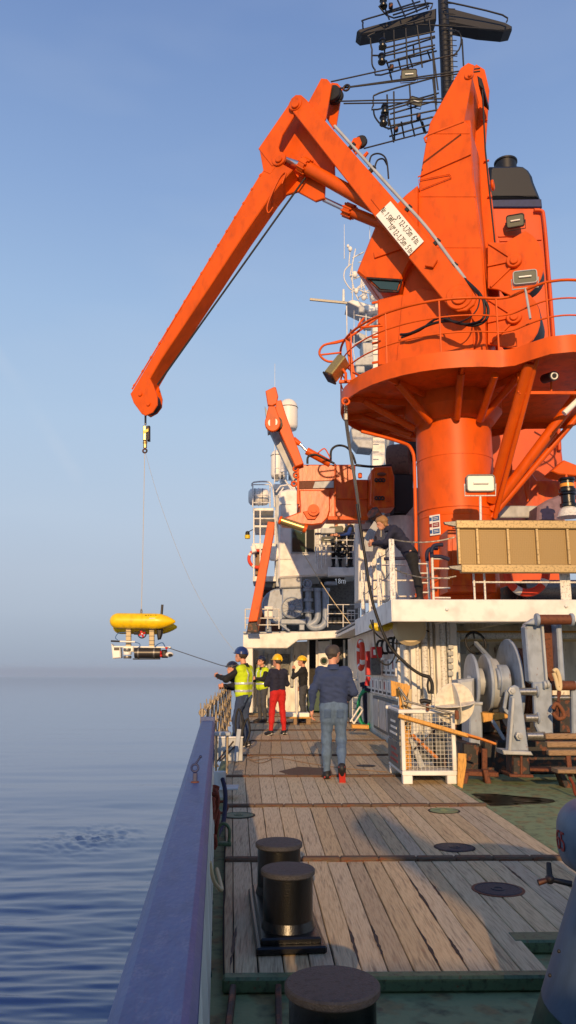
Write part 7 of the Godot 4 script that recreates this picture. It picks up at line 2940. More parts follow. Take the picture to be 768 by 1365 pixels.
# ---------------------------------------------------------------- the yellow vehicle and the lines
func build_vehicle() -> void:
	var d := 17.1
	var px := d / LENS
	var o := thing("underwater_vehicle", "yellow twin hulled underwater vehicle hanging over the sea from the crane", "underwater vehicle", at(189, 880, d))
	var c := at(190, 828, d)
	var k := 1.005 * d / LENS
	var R := 10.2 * k
	for q in [[0.0, 0.0, 0.0], [0.4, -0.1, 0.035]]:
		var a := MB.new()
		var prof := []
		for i in 9:
			var an := PI / 2 * i / 8
			prof.append(Vector2(R * sin(an), -43.0 * k + R * 1.1 * (1.0 - cos(an))))
		prof.append(Vector2(R, 18.0 * k))
		for e in [[0.98, 22.0], [0.88, 27.0], [0.7, 32.5], [0.45, 38.0], [0.16, 42.8], [0.0, 43.6]]:
			prof.append(Vector2(R * e[0], e[1] * k))
		var ax := Vector3(1, -0.015, 0.05).normalized()
		a.lathe(Transform3D(MB.frame(ax), c + Vector3(-0.02 * q[0], q[1], -q[0])), prof, 36, true)
		part(o, "hull", a, "yellow")
	# markings on the near hull
	var mk1 := MB.new()
	for e in [[193, 196], [197, 199], [200, 202.5], [203.5, 205], [206, 209]]:
		mk1.box(Transform3D(Basis(Vector3.RIGHT, -0.95), at((e[0] + e[1]) * 0.5, 820.6, d - 0.132)), Vector3((e[1] - e[0]) * k, 0.004, 0.03), 0.0)
	mk1.box(Transform3D(Basis(Vector3.RIGHT, -0.75), at(200, 822.6, d - 0.153)), Vector3(14 * k, 0.004, 0.012), 0.0)
	part(o, "marking", mk1, "print_black")
	var mk2 := MB.new()
	mk2.box(Transform3D(Basis(Vector3.RIGHT, -0.5 + 1.0), at(203, 825, d - 0.172)), Vector3(8 * k, 0.05, 0.006), 0.0)
	part(o, "label_patch", mk2, "sign_white")
	for e in [[171.5, 837, 863], [202.5, 836, 864]]:
		var a := MB.new()
		var p := at(e[0], e[1], d + 0.1)
		var q := at(e[0], e[2], d + 0.1)
		a.bar(p, q, 0.11, 0.09, 0.012, Vector3.BACK)
		part(o, "strut", a, "rope_pale")
		for y in [842, 848, 854, 859]:
			var b := MB.new()
			b.cbox(at(e[0], y, d + 0.1), Vector3(0.118, 0.012, 0.1), 0.003)
			part(o, "strut_band", b, "interior_grey")
	var a := MB.new()
	slab(a, [[148, 858], [152, 862], [160, 862], [161, 877], [150, 878], [149, 868]], d, 0.25, 0.02)
	part(o, "sensor_box", a, "sign_white")
	a = MB.new()
	slab(a, [[152, 863], [159, 863], [159, 867], [152, 867]], d - 0.005, 0.02, 0.003)
	part(o, "sensor_window", a, "dark_alu")
	a = MB.new()
	slab(a, [[164, 861], [178, 861], [178, 869], [164, 869]], d, 0.22, 0.02)
	part(o, "frame_box", a, "sign_white")
	for y in [866, 871, 876]:
		a = MB.new()
		a.lathe(Transform3D(Basis(), at(170, y, d + 0.03)), [Vector2(0, -0.03), Vector2(0.085, -0.03), Vector2(0.09, 0.0), Vector2(0.085, 0.03), Vector2(0, 0.03)], 22)
		part(o, "canister_ring", a, "dull_steel" if y != 871 else "sign_white")
	a = MB.new()
	a.tube(at(180, 870.5, d), at(214, 870.5, d), 0.112, -1, 28)
	part(o, "pressure_hull", a, "dark_alu")
	for x in [185, 206]:
		a = MB.new()
		a.tube(at(x - 1, 870.5, d), at(x + 1, 870.5, d), 0.117, -1, 28)
		part(o, "clamp_band", a, "dull_steel")
	a = MB.new()
	a.bar(at(178, 878.5, d), at(213, 878.3, d), 0.2, 0.025)
	part(o, "tray", a, "black_rubber")
	a = MB.new()
	a.bar(at(150, 862, d + 0.1), at(228, 863, d + 0.1), 0.12, 0.03)
	part(o, "spine_bar", a, "sign_white")
	for e in [[213, 870, 0.05], [214.5, 874, 0.035], [222, 864, 0.03]]:
		a = MB.new()
		a.ball(at(e[0], e[1], d - 0.03), Vector3.ONE * e[2], Basis(), 12)
		part(o, "red_fitting", a, "red")
	a = MB.new()
	slab(a, [[215, 866], [222, 866], [223, 877], [215, 877]], d, 0.16, 0.03)
	part(o, "connector_block", a, "black_steel")
	a = MB.new()
	a.ball(at(226, 872.5, d + 0.02), Vector3(0.09, 0.06, 0.09), Basis(), 16)
	part(o, "nose_fairing", a, "sign_white")
	a = MB.new()
	a.ball(at(227, 873, d - 0.07), Vector3(0.05, 0.03, 0.02), Basis(), 12)
	part(o, "lens", a, "print_black")
	# thrusters
	a = MB.new()
	var th := Transform3D(Basis(Vector3.RIGHT, PI / 2), at(189.5, 845, d - 0.06))
	a.ring(th, 0.088, 0.014, 26, 8)
	part(o, "thruster_duct", a, "print_black")
	for i in 4:
		a = MB.new()
		a.box(Transform3D(th.basis * Basis(Vector3.UP, PI / 2 * i + 0.4) * Basis(Vector3.RIGHT, 0.4), th.origin + th.basis * (Basis(Vector3.UP, PI / 2 * i + 0.4) * Vector3(0.045, 0, 0))), Vector3(0.075, 0.006, 0.045), 0.002)
		part(o, "propeller_blade", a, "red")
	a = MB.new()
	a.ball(th.origin, Vector3(0.022, 0.022, 0.03), Basis(), 10)
	part(o, "propeller_hub", a, "sign_white")
	a = MB.new()
	a.tube(at(179, 844, d), at(184, 844, d), 0.035, -1, 12)
	part(o, "motor", a, "print_black")
	a = MB.new()
	slab(a, [[208, 838], [217, 838], [216, 846], [214, 852], [210, 853], [209, 846]], d, 0.12, 0.03)
	part(o, "rear_thruster", a, "print_black")
	a = MB.new()
	a.tube(at(215.5, 819, d + 0.1), at(216.5, 806, d + 0.1), 0.028, -1, 14)
	part(o, "antenna", a, "dark_alu")
	a = MB.new()
	a.tube(at(160, 855, d - 0.08), at(180, 855.5, d - 0.08), 0.018, -1, 10)
	part(o, "white_probe", a, "sign_white")
	a = MB.new()
	a.tube(at(148, 854.5, d - 0.08), at(160, 855, d - 0.08), 0.02, -1, 10)
	part(o, "black_probe", a, "print_black")
	a = MB.new()
	a.pipe(smooth(line_at([[168, 843], [158, 844], [154, 850], [157, 853]], d), 5), 0.009, 6)
	a.pipe(smooth(line_at([[180, 856], [186, 858], [186, 862], [180, 865]], d), 5), 0.009, 6)
	a.pipe(smooth(line_at([[206, 862], [212, 858], [217, 857], [220, 862]], d), 5), 0.012, 6)
	part(o, "cable", a, "sign_blue")
	a = MB.new()
	a.pipe(smooth(line_at([[189, 819], [187.5, 816], [188.5, 812], [189.5, 815], [188.5, 819]], d), 4), 0.012, 6)
	part(o, "lifting_bridle", a, "dull_steel")

func build_lines() -> void:
	var d := 17.1
	# crane block under the jib tip
	var o := thing("hook_block", "slim brass coloured hook block below the crane tip", "hook block", at(194, 606, d))
	var a := MB.new()
	a.tube(at(194, 553, d), at(194, 566, d), 0.025, -1, 8)
	part(o, "swivel", a, "dull_steel")
	for e in [[190.5, 0.09, "gold_steel"], [196.0, 0.07, "black_steel"]]:
		a = MB.new()
		slab(a, [[e[0], 567], [e[0] + e[1] / 0.0175 * 0.9, 567], [e[0] + e[1] / 0.0175 * 0.9, 587], [e[0], 587]], d - 0.06, 0.14, 0.02)
		part(o, "cheek", a, e[2])
	a = MB.new()
	slab(a, [[191, 574], [198, 571], [198, 575], [191, 578]], d - 0.075, 0.02, 0.004)
	part(o, "band", a, "lamp_yellow")
	a = MB.new()
	a.ball(at(193.5, 590, d), Vector3(0.055, 0.05, 0.055), Basis(), 14)
	a.tube(at(193.5, 592, d), at(193.5, 597, d), 0.045, -1, 12)
	part(o, "bearing", a, "gold_steel")
	a = MB.new()
	var hc := at(193.2, 601, d)
	a.ring(Transform3D(Basis(Vector3.RIGHT, PI / 2), hc), 0.045, 0.02, 20, 8)
	part(o, "hook", a, "black_steel")
	# lift line and tag lines
	a = MB.new()
	a.pipe([at(193, 604, d), at(190, 760, d), at(188.5, 813, d)], 0.006, 6)
	whole("lift_line", a, "rope_pale", "thin lift line from the crane hook straight down to the yellow vehicle", "line")
	a = MB.new()
	a.pipe(smooth([at(194, 604, d), at(214, 672, 16.9), at(252, 770, 16.4), at(290, 838, 16.0), at(318, 874, 15.8)], 6), 0.0042, 6)
	whole("tag_line", a, "pale_grey", "long slack tag line from the crane hook down to the crew at the rail", "line")
	a = MB.new()
	a.pipe(smooth([at(223, 863, d), at(250, 872, 16.4), at(280, 882, 15.6), at(301, 888, 14.9), at(318, 886, 15.0)], 6), 0.009, 6)
	whole("tether", a, "dull_steel", "dark tether from the yellow vehicle into the hands of the blue helmeted man", "line")
	# hook with strops at the port rim of the crane platform
	var h := thing("rim_hook", "small chain hoist and hook at the port rim of the crane platform", "hoist", at(462, 565, 14.4))
	a = MB.new()
	a.ring(Transform3D(Basis(Vector3.RIGHT, PI / 2), at(461, 535, 14.4)), 0.07, 0.025, 18, 7)
	part(h, "ring", a, "orange")
	a = MB.new()
	for y in [541, 545, 549]:
		a.ring(Transform3D(Basis(Vector3.RIGHT, PI / 2) * Basis(Vector3.FORWARD, 0.8 * (y % 2)), at(461, y, 14.4)), 0.035, 0.014, 12, 6)
	part(h, "chain", a, "dull_steel")
	a = MB.new()
	a.cbox(at(461, 556, 14.4), Vector3(0.09, 0.16, 0.08), 0.025)
	part(h, "block", a, "dull_steel")
	a = MB.new()
	a.pipe(smooth(line_at([[461, 560], [465, 590], [473, 640], [479, 680]], 14.4, 15.0), 4), 0.03, 6)
	a.pipe(smooth(line_at([[463, 560], [468, 600], [476, 650], [481, 690]], 14.4, 15.0), 4), 0.012, 6)
	whole("grey_strop", a, "dull_steel", "flat grey strop hanging from the platform hoist past the second crane", "strop")
	a = MB.new()
	a.pipe(smooth(line_at([[476, 672], [480, 700], [487, 745], [494, 790], [504, 826], [520, 862], [545, 888], [563, 900], [573, 902]], 13.2, 13.0), 5), 0.026, 8)
	a.pipe(smooth(line_at([[563, 900], [572, 903], [576, 912], [576, 925]], 13.0), 4), 0.03, 8)
	a.pipe(smooth(line_at([[573, 902], [570, 912], [572, 924], [577, 915]], 13.0), 4), 0.018, 8)
	whole("black_cable", a, "black_rubber", "thick black cable looping down in front of the white starboard wall", "cable")
	a = MB.new()
	a.pipe(smooth(line_at([[404, 737], [440, 795], [476, 843]], 23.0), 4), 0.012, 6)
	whole("stay_wire", a, "rope_pale", "thin pale stay wire crossing the machinery bay", "wire")

# ---------------------------------------------------------------- people
# a closed skin over tapered bones, joined by a smooth minimum and meshed as surface nets
func flesh(bones: Array, cell: float, K: float, fold := 0.0, clip := [], grow := 0.0) -> MB:
	var lo := Vector3.ONE * 99.0
	var hi := Vector3.ONE * -99.0
	for b in bones:
		var r: float = maxf(b[2], b[3]) + grow + 2.2 * cell + 0.02
		for p in [b[0], b[1]]:
			lo = lo.min(p - Vector3.ONE * r)
			hi = hi.max(p + Vector3.ONE * r)
	var nx := int((hi.x - lo.x) / cell) + 2
	var ny := int((hi.y - lo.y) / cell) + 2
	var nz := int((hi.z - lo.z) / cell) + 2
	var g := PackedFloat32Array()
	g.resize(nx * ny * nz)
	for b in bones:
		var a: Vector3 = b[0]
		var e: Vector3 = b[1] - a
		var l2 := maxf(e.length_squared(), 1e-8)
		var ra: float = b[2] + grow
		var dr: float = b[3] - b[2]
		var m := maxf(b[2], b[3]) + grow + 3.0 / K + cell
		var p0 := (a.min(b[1]) - Vector3.ONE * m - lo) / cell
		var p1 := (a.max(b[1]) + Vector3.ONE * m - lo) / cell
		var x0 := maxi(0, int(p0.x)); var x1 := mini(nx - 1, int(p1.x))
		var y0 := maxi(0, int(p0.y)); var y1 := mini(ny - 1, int(p1.y))
		var z0 := maxi(0, int(p0.z)); var z1 := mini(nz - 1, int(p1.z))
		for z in range(z0, z1 + 1):
			for y in range(y0, y1 + 1):
				var at0 := (z * ny + y) * nx
				for x in range(x0, x1 + 1):
					var q := lo + Vector3(x, y, z) * cell - a
					var t := clampf(q.dot(e) / l2, 0.0, 1.0)
					var dist := (q - e * t).length() - ra - dr * t
					if dist < 3.0 / K:
						g[at0 + x] += exp(-K * dist)
	var nzs := FastNoiseLite.new()
	nzs.seed = 17
	nzs.frequency = 6.0
	nzs.fractal_octaves = 2
	var step := [1, nx, nx * ny]
	var f := PackedFloat32Array()
	f.resize(g.size())
	for i in g.size():
		if g[i] < 0.02:
			f[i] = 0.1
			continue
		var d := -log(g[i]) / K
		if fold > 0.0 and absf(d) < cell * 3.0:
			var p := lo + Vector3(i % nx, (i / nx) % ny, i / (nx * ny)) * cell
			d += nzs.get_noise_3d(p.x * 1.2 + p.y, p.y * 1.6, p.z * 1.2 - p.y) * fold
		f[i] = d
	if clip.size() > 0:
		for i in f.size():
			if f[i] < 0.09:
				var p := lo + Vector3(i % nx, (i / nx) % ny, i / (nx * ny)) * cell
				for c in clip:
					f[i] = maxf(f[i], absf(p[c[0]] - c[1]) - c[2])
	var vi := PackedInt32Array()
	vi.resize(f.size())
	vi.fill(-1)
	var vs := PackedVector3Array()
	var off := [0, 1, nx, nx + 1, nx * ny, nx * ny + 1, nx * ny + nx, nx * ny + nx + 1]
	var corner := [Vector3(0, 0, 0), Vector3(1, 0, 0), Vector3(0, 1, 0), Vector3(1, 1, 0), Vector3(0, 0, 1), Vector3(1, 0, 1), Vector3(0, 1, 1), Vector3(1, 1, 1)]
	var edges := [[0, 1], [2, 3], [4, 5], [6, 7], [0, 2], [1, 3], [4, 6], [5, 7], [0, 4], [1, 5], [2, 6], [3, 7]]
	for z in nz - 1:
		for y in ny - 1:
			var at0 := (z * ny + y) * nx
			for x in nx - 1:
				var i := at0 + x
				var s0 := f[i] < 0.0
				if (f[i + 1] < 0.0) == s0 and (f[i + nx] < 0.0) == s0 and (f[i + nx + 1] < 0.0) == s0 and (f[i + off[4]] < 0.0) == s0 and (f[i + off[5]] < 0.0) == s0 and (f[i + off[6]] < 0.0) == s0 and (f[i + off[7]] < 0.0) == s0:
					continue
				var sum := Vector3.ZERO
				var cnt := 0
				for e in edges:
					var fa := f[i + off[e[0]]]
					var fb := f[i + off[e[1]]]
					if (fa < 0.0) != (fb < 0.0):
						sum += (corner[e[0]] as Vector3).lerp(corner[e[1]], fa / (fa - fb))
						cnt += 1
				vi[i] = vs.size()
				vs.append(lo + (Vector3(x, y, z) + sum / cnt) * cell)
	var ns := PackedVector3Array()
	ns.resize(vs.size())
	var quads := PackedInt32Array()
	for z in range(1, nz - 1):
		for y in range(1, ny - 1):
			var at0 := (z * ny + y) * nx
			for x in range(1, nx - 1):
				var i := at0 + x
				var s0 := f[i] < 0.0
				for ax in 3:
					if (f[i + step[ax]] < 0.0) == s0:
						continue
					var u: int = step[(ax + 1) % 3]
					var w: int = step[(ax + 2) % 3]
					var A := vi[i]
					var B := vi[i - u]
					var C := vi[i - u - w]
					var D := vi[i - w]
					if A < 0 or B < 0 or C < 0 or D < 0:
						continue
					var out := Vector3.ZERO
					out[ax] = 1.0 if s0 else -1.0
					var nn := (vs[C] - vs[A]).cross(vs[D] - vs[B])
					if nn.dot(out) < 0.0:
						nn = -nn
					for q in [A, B, C, D]:
						ns[q] += nn
					quads.append_array([A, B, C, D])
	var mb := MB.new()
	for i in ns.size():
		ns[i] = ns[i].normalized()
	for i in range(0, quads.size(), 4):
		var A := quads[i]
		var B := quads[i + 1]
		var C := quads[i + 2]
		var D := quads[i + 3]
		mb.tri(vs[A], vs[B], vs[C], ns[A], ns[B], ns[C])
		mb.tri(vs[A], vs[C], vs[D], ns[A], ns[C], ns[D])
	return mb

func ppart(o: Node3D, called: String, mb: MB, mat: String) -> MeshInstance3D:
	var x := MeshInstance3D.new()
	x.name = numbered(o, called)
	o.add_child(x, true)
	x.mesh = mb.mesh()
	x.material_override = m(mat)
	return x

func stand() -> Dictionary:
	return {
		"hipL": Vector3(-0.09, 0.93, 0), "hipR": Vector3(0.09, 0.93, 0), "kneeL": Vector3(-0.11, 0.5, -0.02), "kneeR": Vector3(0.11, 0.5, -0.02),
		"ankL": Vector3(-0.12, 0.09, 0.03), "ankR": Vector3(0.12, 0.09, 0.03), "toeL": Vector3(-0.15, 0.035, -0.15), "toeR": Vector3(0.15, 0.035, -0.15),
		"pelvis": Vector3(0, 0.98, 0.0), "chest": Vector3(0, 1.32, 0.01), "neck": Vector3(0, 1.49, 0.015), "head": Vector3(0, 1.665, -0.02),
		"shL": Vector3(-0.174, 1.42, 0.01), "shR": Vector3(0.174, 1.42, 0.01), "elL": Vector3(-0.25, 1.14, 0.04), "elR": Vector3(0.25, 1.14, 0.04),
		"wrL": Vector3(-0.24, 0.89, -0.04), "wrR": Vector3(0.24, 0.89, -0.04), "look": Vector3(0, 0, -1), "curl": 0.5}

func hand(bones: Array, w: Vector3, dir: Vector3, palm: Vector3, curl: float, side: float) -> void:
	dir = dir.normalized()
	var across := dir.cross(palm).normalized()
	palm = across.cross(dir).normalized()
	var c := w + dir * 0.05
	bones.append([w, c + across * 0.018, 0.024, 0.022])
	bones.append([w, c - across * 0.018, 0.024, 0.022])
	bones.append([c + across * 0.02, c - across * 0.02, 0.02, 0.02])
	var lens := [0.034, 0.04, 0.037, 0.029]
	for k in 4:
		var s := (k - 1.5) * 0.019
		var p := c + across * s * -side + dir * 0.03
		var d1 := (dir + palm * curl * 0.6).normalized()
		var d2 := (dir * (1.0 - curl) + palm * curl * 1.3).normalized()
		var d3 := (dir * (1.0 - curl * 1.9) + palm * curl).normalized()
		var p1: Vector3 = p + d1 * lens[k]
		var p2: Vector3 = p1 + d2 * lens[k] * 0.75
		var p3: Vector3 = p2 + d3 * lens[k] * 0.6
		bones.append([p - dir * 0.012, p1, 0.0095, 0.009])
		bones.append([p1, p2, 0.009, 0.0085])
		bones.append([p2, p3, 0.0085, 0.0075])
	var t0 := w + dir * 0.02 + across * 0.024 * side
	var t1 := t0 + (dir * 0.6 + across * side * 0.7 + palm * 0.35).normalized() * 0.038
	var t2 := t1 + (dir * 0.9 + palm * curl * 0.8 + across * side * 0.1).normalized() * 0.03
	bones.append([t0, t1, 0.013, 0.0105])
	bones.append([t1, t2, 0.0105, 0.009])

func person(label: String, where: Vector3, fwd: Vector3, H: float, J: Dictionary, wear_: Dictionary) -> Node3D:
	var o := thing("person", label, "person", where)
	o.rotation.y = atan2(-fwd.x, -fwd.z)
	var s := H / 1.8
	var P := {}
	for k in J:
		P[k] = J[k] * s if J[k] is Vector3 and k != "look" else J[k]
	# head
	var look: Vector3 = (P.look as Vector3).normalized()
	var hb := MB.frame(Vector3.UP, look)
	var up := Vector3.UP
	if wear_.has("nod"):
		up = wear_.nod.normalized()
	var hx := look.cross(up).normalized()
	var hy := hx.cross(look).normalized()
	var H3 := Basis(hx, hy, -look)
	var hd: Vector3 = P.head
	var hp := func(x: float, y: float, z: float) -> Vector3: return hd + H3 * (Vector3(x, y, z) * s)
	var head := [
		[hp.call(0, 0.035, 0.025), hp.call(0, 0.03, -0.02), 0.082 * s, 0.08 * s],
		[hp.call(0, -0.02, -0.035), hp.call(0, -0.075, -0.062), 0.055 * s, 0.036 * s],
		[hp.call(0.03, -0.045, -0.02), hp.call(0.015, -0.085, -0.055), 0.036 * s, 0.026 * s],
		[hp.call(-0.03, -0.045, -0.02), hp.call(-0.015, -0.085, -0.055), 0.036 * s, 0.026 * s],
		[hp.call(0, 0.01, -0.096), hp.call(0, -0.024, -0.113), 0.008 * s, 0.014 * s],
		[hp.call(-0.035, 0.022, -0.083), hp.call(0.035, 0.022, -0.083), 0.014 * s, 0.014 * s],
		[hp.call(-0.02, -0.056, -0.09), hp.call(0.02, -0.056, -0.09), 0.012 * s, 0.012 * s],
		[hp.call(0, -0.085, -0.09), hp.call(0, -0.09, -0.086), 0.018 * s, 0.016 * s],
		[hp.call(0.082, 0.015, 0.012), hp.call(0.08, -0.028, 0.006), 0.014 * s, 0.01 * s],
		[hp.call(-0.082, 0.015, 0.012), hp.call(-0.08, -0.028, 0.006), 0.014 * s, 0.01 * s],
		[P.neck - Vector3(0, 0.04, 0) * s, hp.call(0, -0.04, 0.025), 0.058 * s, 0.052 * s]]
	var body := flesh(head, 0.0075, 95.0)
	# hands
	for q in ["L", "R"]:
		var hb2 := []
		var w: Vector3 = P["wr" + q]
		var e: Vector3 = P["el" + q]
		var dir := (w - e).normalized()
		var side := 1.0 if q == "L" else -1.0
		var palm: Vector3 = wear_.get("palm" + q, Vector3(side, 0, 0.0))
		var hdir: Vector3 = wear_.get("hand" + q, dir)
		hb2.append([w - dir * 0.06, w, 0.03, 0.024])
		hand(hb2, w, hdir, palm, J.curl, -1.0 if q == "L" else 1.0)
		body.add(flesh(hb2, 0.0065, 200.0))
	# body under the clothes
	var tor := func(g: float) -> Array:
		var r := []
		for sx in [-1.0, 1.0]:
			var hip: Vector3 = P["hipL"] if sx < 0 else P["hipR"]
			var sh: Vector3 = P["shL"] if sx < 0 else P["shR"]
			var side: Vector3 = (P.shR - P.shL).normalized() * sx
			r.append([P.pelvis + side * 0.075 * s, P.pelvis.lerp(P.chest, 0.5) + side * 0.07 * s, (0.118 + g) * s, (0.108 + g) * s])
			r.append([P.pelvis.lerp(P.chest, 0.5) + side * 0.07 * s, P.chest + side * 0.082 * s, (0.108 + g) * s, (0.118 + g) * s])
			r.append([P.chest + side * 0.08 * s, sh - side * 0.02 * s, (0.105 + g) * s, (0.066 + g) * s])
			r.append([sh, P.neck - Vector3(0, 0.03, 0) * s, (0.054 + g) * s, (0.05 + g * 0.5) * s])
		return r
	var arms := func(g: float, cuff: float) -> Array:
		var r := []
		for q in ["L", "R"]:
			var w: Vector3 = P["wr" + q]
			var e: Vector3 = P["el" + q]
			r.append([P["sh" + q], e, (0.06 + g) * s, (0.045 + g) * s])
			r.append([e, e.lerp(w, cuff), (0.044 + g) * s, (0.03 + g) * s])
		return r
	var legs := func(g: float, cuff: float) -> Array:
		var r := [[P.pelvis + Vector3(-0.06, 0.02, 0) * s, P.pelvis + Vector3(0.06, 0.02, 0) * s, (0.112 + g) * s, (0.112 + g) * s]]
		for q in ["L", "R"]:
			var an: Vector3 = P["ank" + q]
			var kn: Vector3 = P["knee" + q]
			r.append([P["hip" + q], kn, (0.09 + g) * s, (0.06 + g) * s])
			r.append([P["hip" + q] + Vector3(0, 0, 0.03) * s, P["hip" + q].lerp(kn, 0.3) + Vector3(0, 0, 0.02) * s, (0.09 + g) * s, (0.075 + g) * s])
			r.append([kn, kn.lerp(an, 0.4) + Vector3(0, 0, 0.012) * s, (0.058 + g) * s, (0.054 + g) * s])
			r.append([kn.lerp(an, 0.4) + Vector3(0, 0, 0.012) * s, kn.lerp(an, cuff), (0.054 + g) * s, (0.042 + g) * s])
		return r
	var under: Array = tor.call(-0.02)
	under.append_array(arms.call(-0.012, 1.0))
	under.append_array(legs.call(-0.015, 1.0))
	body.add(flesh(under, 0.03, 45.0))
	ppart(o, "body", body, "skin")
	# clothes
	var coarse := 0.015
	if wear_.has("sleeves"):
		ppart(o, "jacket", flesh(tor.call(0.016), coarse, 48.0, 0.012), wear_.top)
		ppart(o, "sleeves", flesh(arms.call(0.012, 0.97), coarse, 60.0, 0.014), wear_.sleeves)
	else:
		var top: Array = tor.call(0.001)
		top.append_array(arms.call(0.006, 0.96))
		ppart(o, "jumper", flesh(top, coarse, 48.0, 0.017), wear_.top)
	ppart(o, "trousers", flesh(legs.call(0.005, 0.98), coarse, 52.0, 0.009), wear_.legs)
	if "jeans" in wear_.legs:
		for sx in [-1.0, 1.0]:
			ppart(o, "pocket", flesh(legs.call(0.009, 0.98), 0.014, 52.0, 0.009, [[0, 0.085 * sx * s, 0.05 * s], [1, 0.87 * s, 0.065 * s], [2, 0.16 * s, 0.1 * s]]), "jeans_pocket")
	for st in wear_.get("stripes", []):
		ppart(o, "reflective_stripe", flesh(tor.call(0.0195), coarse * 0.9, 48.0, 0.012, st), "stripe")
	# shoes
	for q in ["L", "R"]:
		var an: Vector3 = P["ank" + q]
		var to: Vector3 = P["toe" + q]
		var fwd_foot := (to - an)
		var down := Vector3(0, -0.05, 0) * s
		var heel := an + (an - to).normalized() * 0.04 * s + down
		var sh := [[an, an + down * 0.6, 0.05 * s, 0.048 * s], [heel, an.lerp(to, 0.5) + down * 0.4, 0.04 * s, 0.045 * s], [an.lerp(to, 0.4) + down * 0.5, to, 0.047 * s, 0.036 * s]]
		var sm := flesh(sh, 0.012, 70.0)
		ppart(o, "shoe", sm, wear_.shoes)
		var so := MB.new()
		var fl := fwd_foot.normalized()
		var nrm := (Vector3.UP - fl * fl.dot(Vector3.UP)).normalized()
		if J.has("sole" + q):
			nrm = J["sole" + q].normalized()
		var sx := fl.cross(nrm).normalized()
		var mid := heel.lerp(to, 0.5) - nrm * 0.042 * s
		so.box(Transform3D(Basis(sx, nrm, -fl).orthonormalized(), mid), Vector3(0.085, 0.022, 0.275) * s, 0.008)
		ppart(o, "sole", so, wear_.get("soles", "shoe_sole"))
	# face details
	for sx in [-1.0, 1.0]:
		var ey := MB.new()
		ey.ball(hp.call(0.03 * sx, 0.004, -0.088), Vector3(0.012, 0.008, 0.008) * s, H3, 10)
		ppart(o, "eye", ey, "eye_dark")
	var mo := MB.new()
	mo.ball(hp.call(0, -0.056, -0.1), Vector3(0.022, 0.004, 0.006) * s, H3, 10)
	ppart(o, "mouth", mo, "lip")
	# hair
	var hair := [[hp.call(0, 0.045, 0.03), hp.call(0, 0.055, -0.02), 0.083 * s, 0.077 * s], [hp.call(0, 0.0, 0.045), hp.call(0, -0.03, 0.045), 0.066 * s, 0.045 * s], [hp.call(0.06, 0.02, 0.02), hp.call(0.06, -0.01, 0.015), 0.032 * s, 0.024 * s], [hp.call(-0.06, 0.02, 0.02), hp.call(-0.06, -0.01, 0.015), 0.032 * s, 0.024 * s]]
	if wear_.get("long", false):
		hair.append([hp.call(0, 0.06, 0.0), hp.call(0.0, 0.075, -0.06), 0.06 * s, 0.035 * s])
		hair.append([hp.call(0.05, 0.0, 0.03), hp.call(0.055, -0.07, 0.035), 0.045 * s, 0.03 * s])
		hair.append([hp.call(-0.05, 0.0, 0.03), hp.call(-0.055, -0.07, 0.035), 0.045 * s, 0.03 * s])
	ppart(o, "hair", flesh(hair, 0.007, 80.0, 0.007, [], 0.004), wear_.hair)
	if wear_.has("helmet"):
		var hm := MB.new()
		var pr := [Vector2(0.121, -0.004), Vector2(0.123, 0.0)]
		for k in range(0, 10):
			var an := PI / 2 * k / 9
			pr.append(Vector2(0.118 * cos(an), 0.01 + 0.115 * sin(an)))
		var sc := Basis(H3.x * 0.94 * s, H3.y * s, H3.z * 1.12 * s)
		hm.lathe(Transform3D(sc, hp.call(0, 0.045, 0.0)), pr, 32, true)
		var rb := []
		for k in 11:
			var an := lerpf(-0.35, PI + 0.2, k / 10.0)
			rb.append(hd + H3 * (Vector3(0, 0.055 + 0.117 * sin(an), 0.132 * cos(an)) * s))
		hm.pipe(rb, 0.013 * s, 6)
		hm.ball(hp.call(0, 0.048, -0.125), Vector3(0.075, 0.008, 0.05) * s, H3, 16)
		hm.ball(hp.call(0, 0.046, 0.1), Vector3(0.085, 0.007, 0.04) * s, H3, 16)
		ppart(o, "helmet", hm, wear_.helmet)
	if wear_.get("glasses", false):
		var gl := MB.new()
		for sx in [-1.0, 1.0]:
			gl.ball(hp.call(0.034 * sx, 0.004, -0.098), Vector3(0.026, 0.018, 0.006) * s, H3, 12)
			gl.tube(hp.call(0.058 * sx, 0.008, -0.092), hp.call(0.086 * sx, 0.012, 0.01), 0.004 * s, -1, 6)
		ppart(o, "glasses", gl, "print_black")
	if wear_.get("collar", "") != "":
		var cl := MB.new()
		cl.lathe(Transform3D(MB.frame((P.head - P.neck) + Vector3(0, 0.15, 0)), P.neck - Vector3(0, 0.03, 0) * s), [Vector2(0.1 * s, -0.01), Vector2(0.082 * s, 0.04 * s), Vector2(0.076 * s, 0.065 * s), Vector2(0.066 * s, 0.06 * s), Vector2(0.06 * s, 0.0)], 24, true)
		ppart(o, "collar", cl, wear_.collar)
	return o

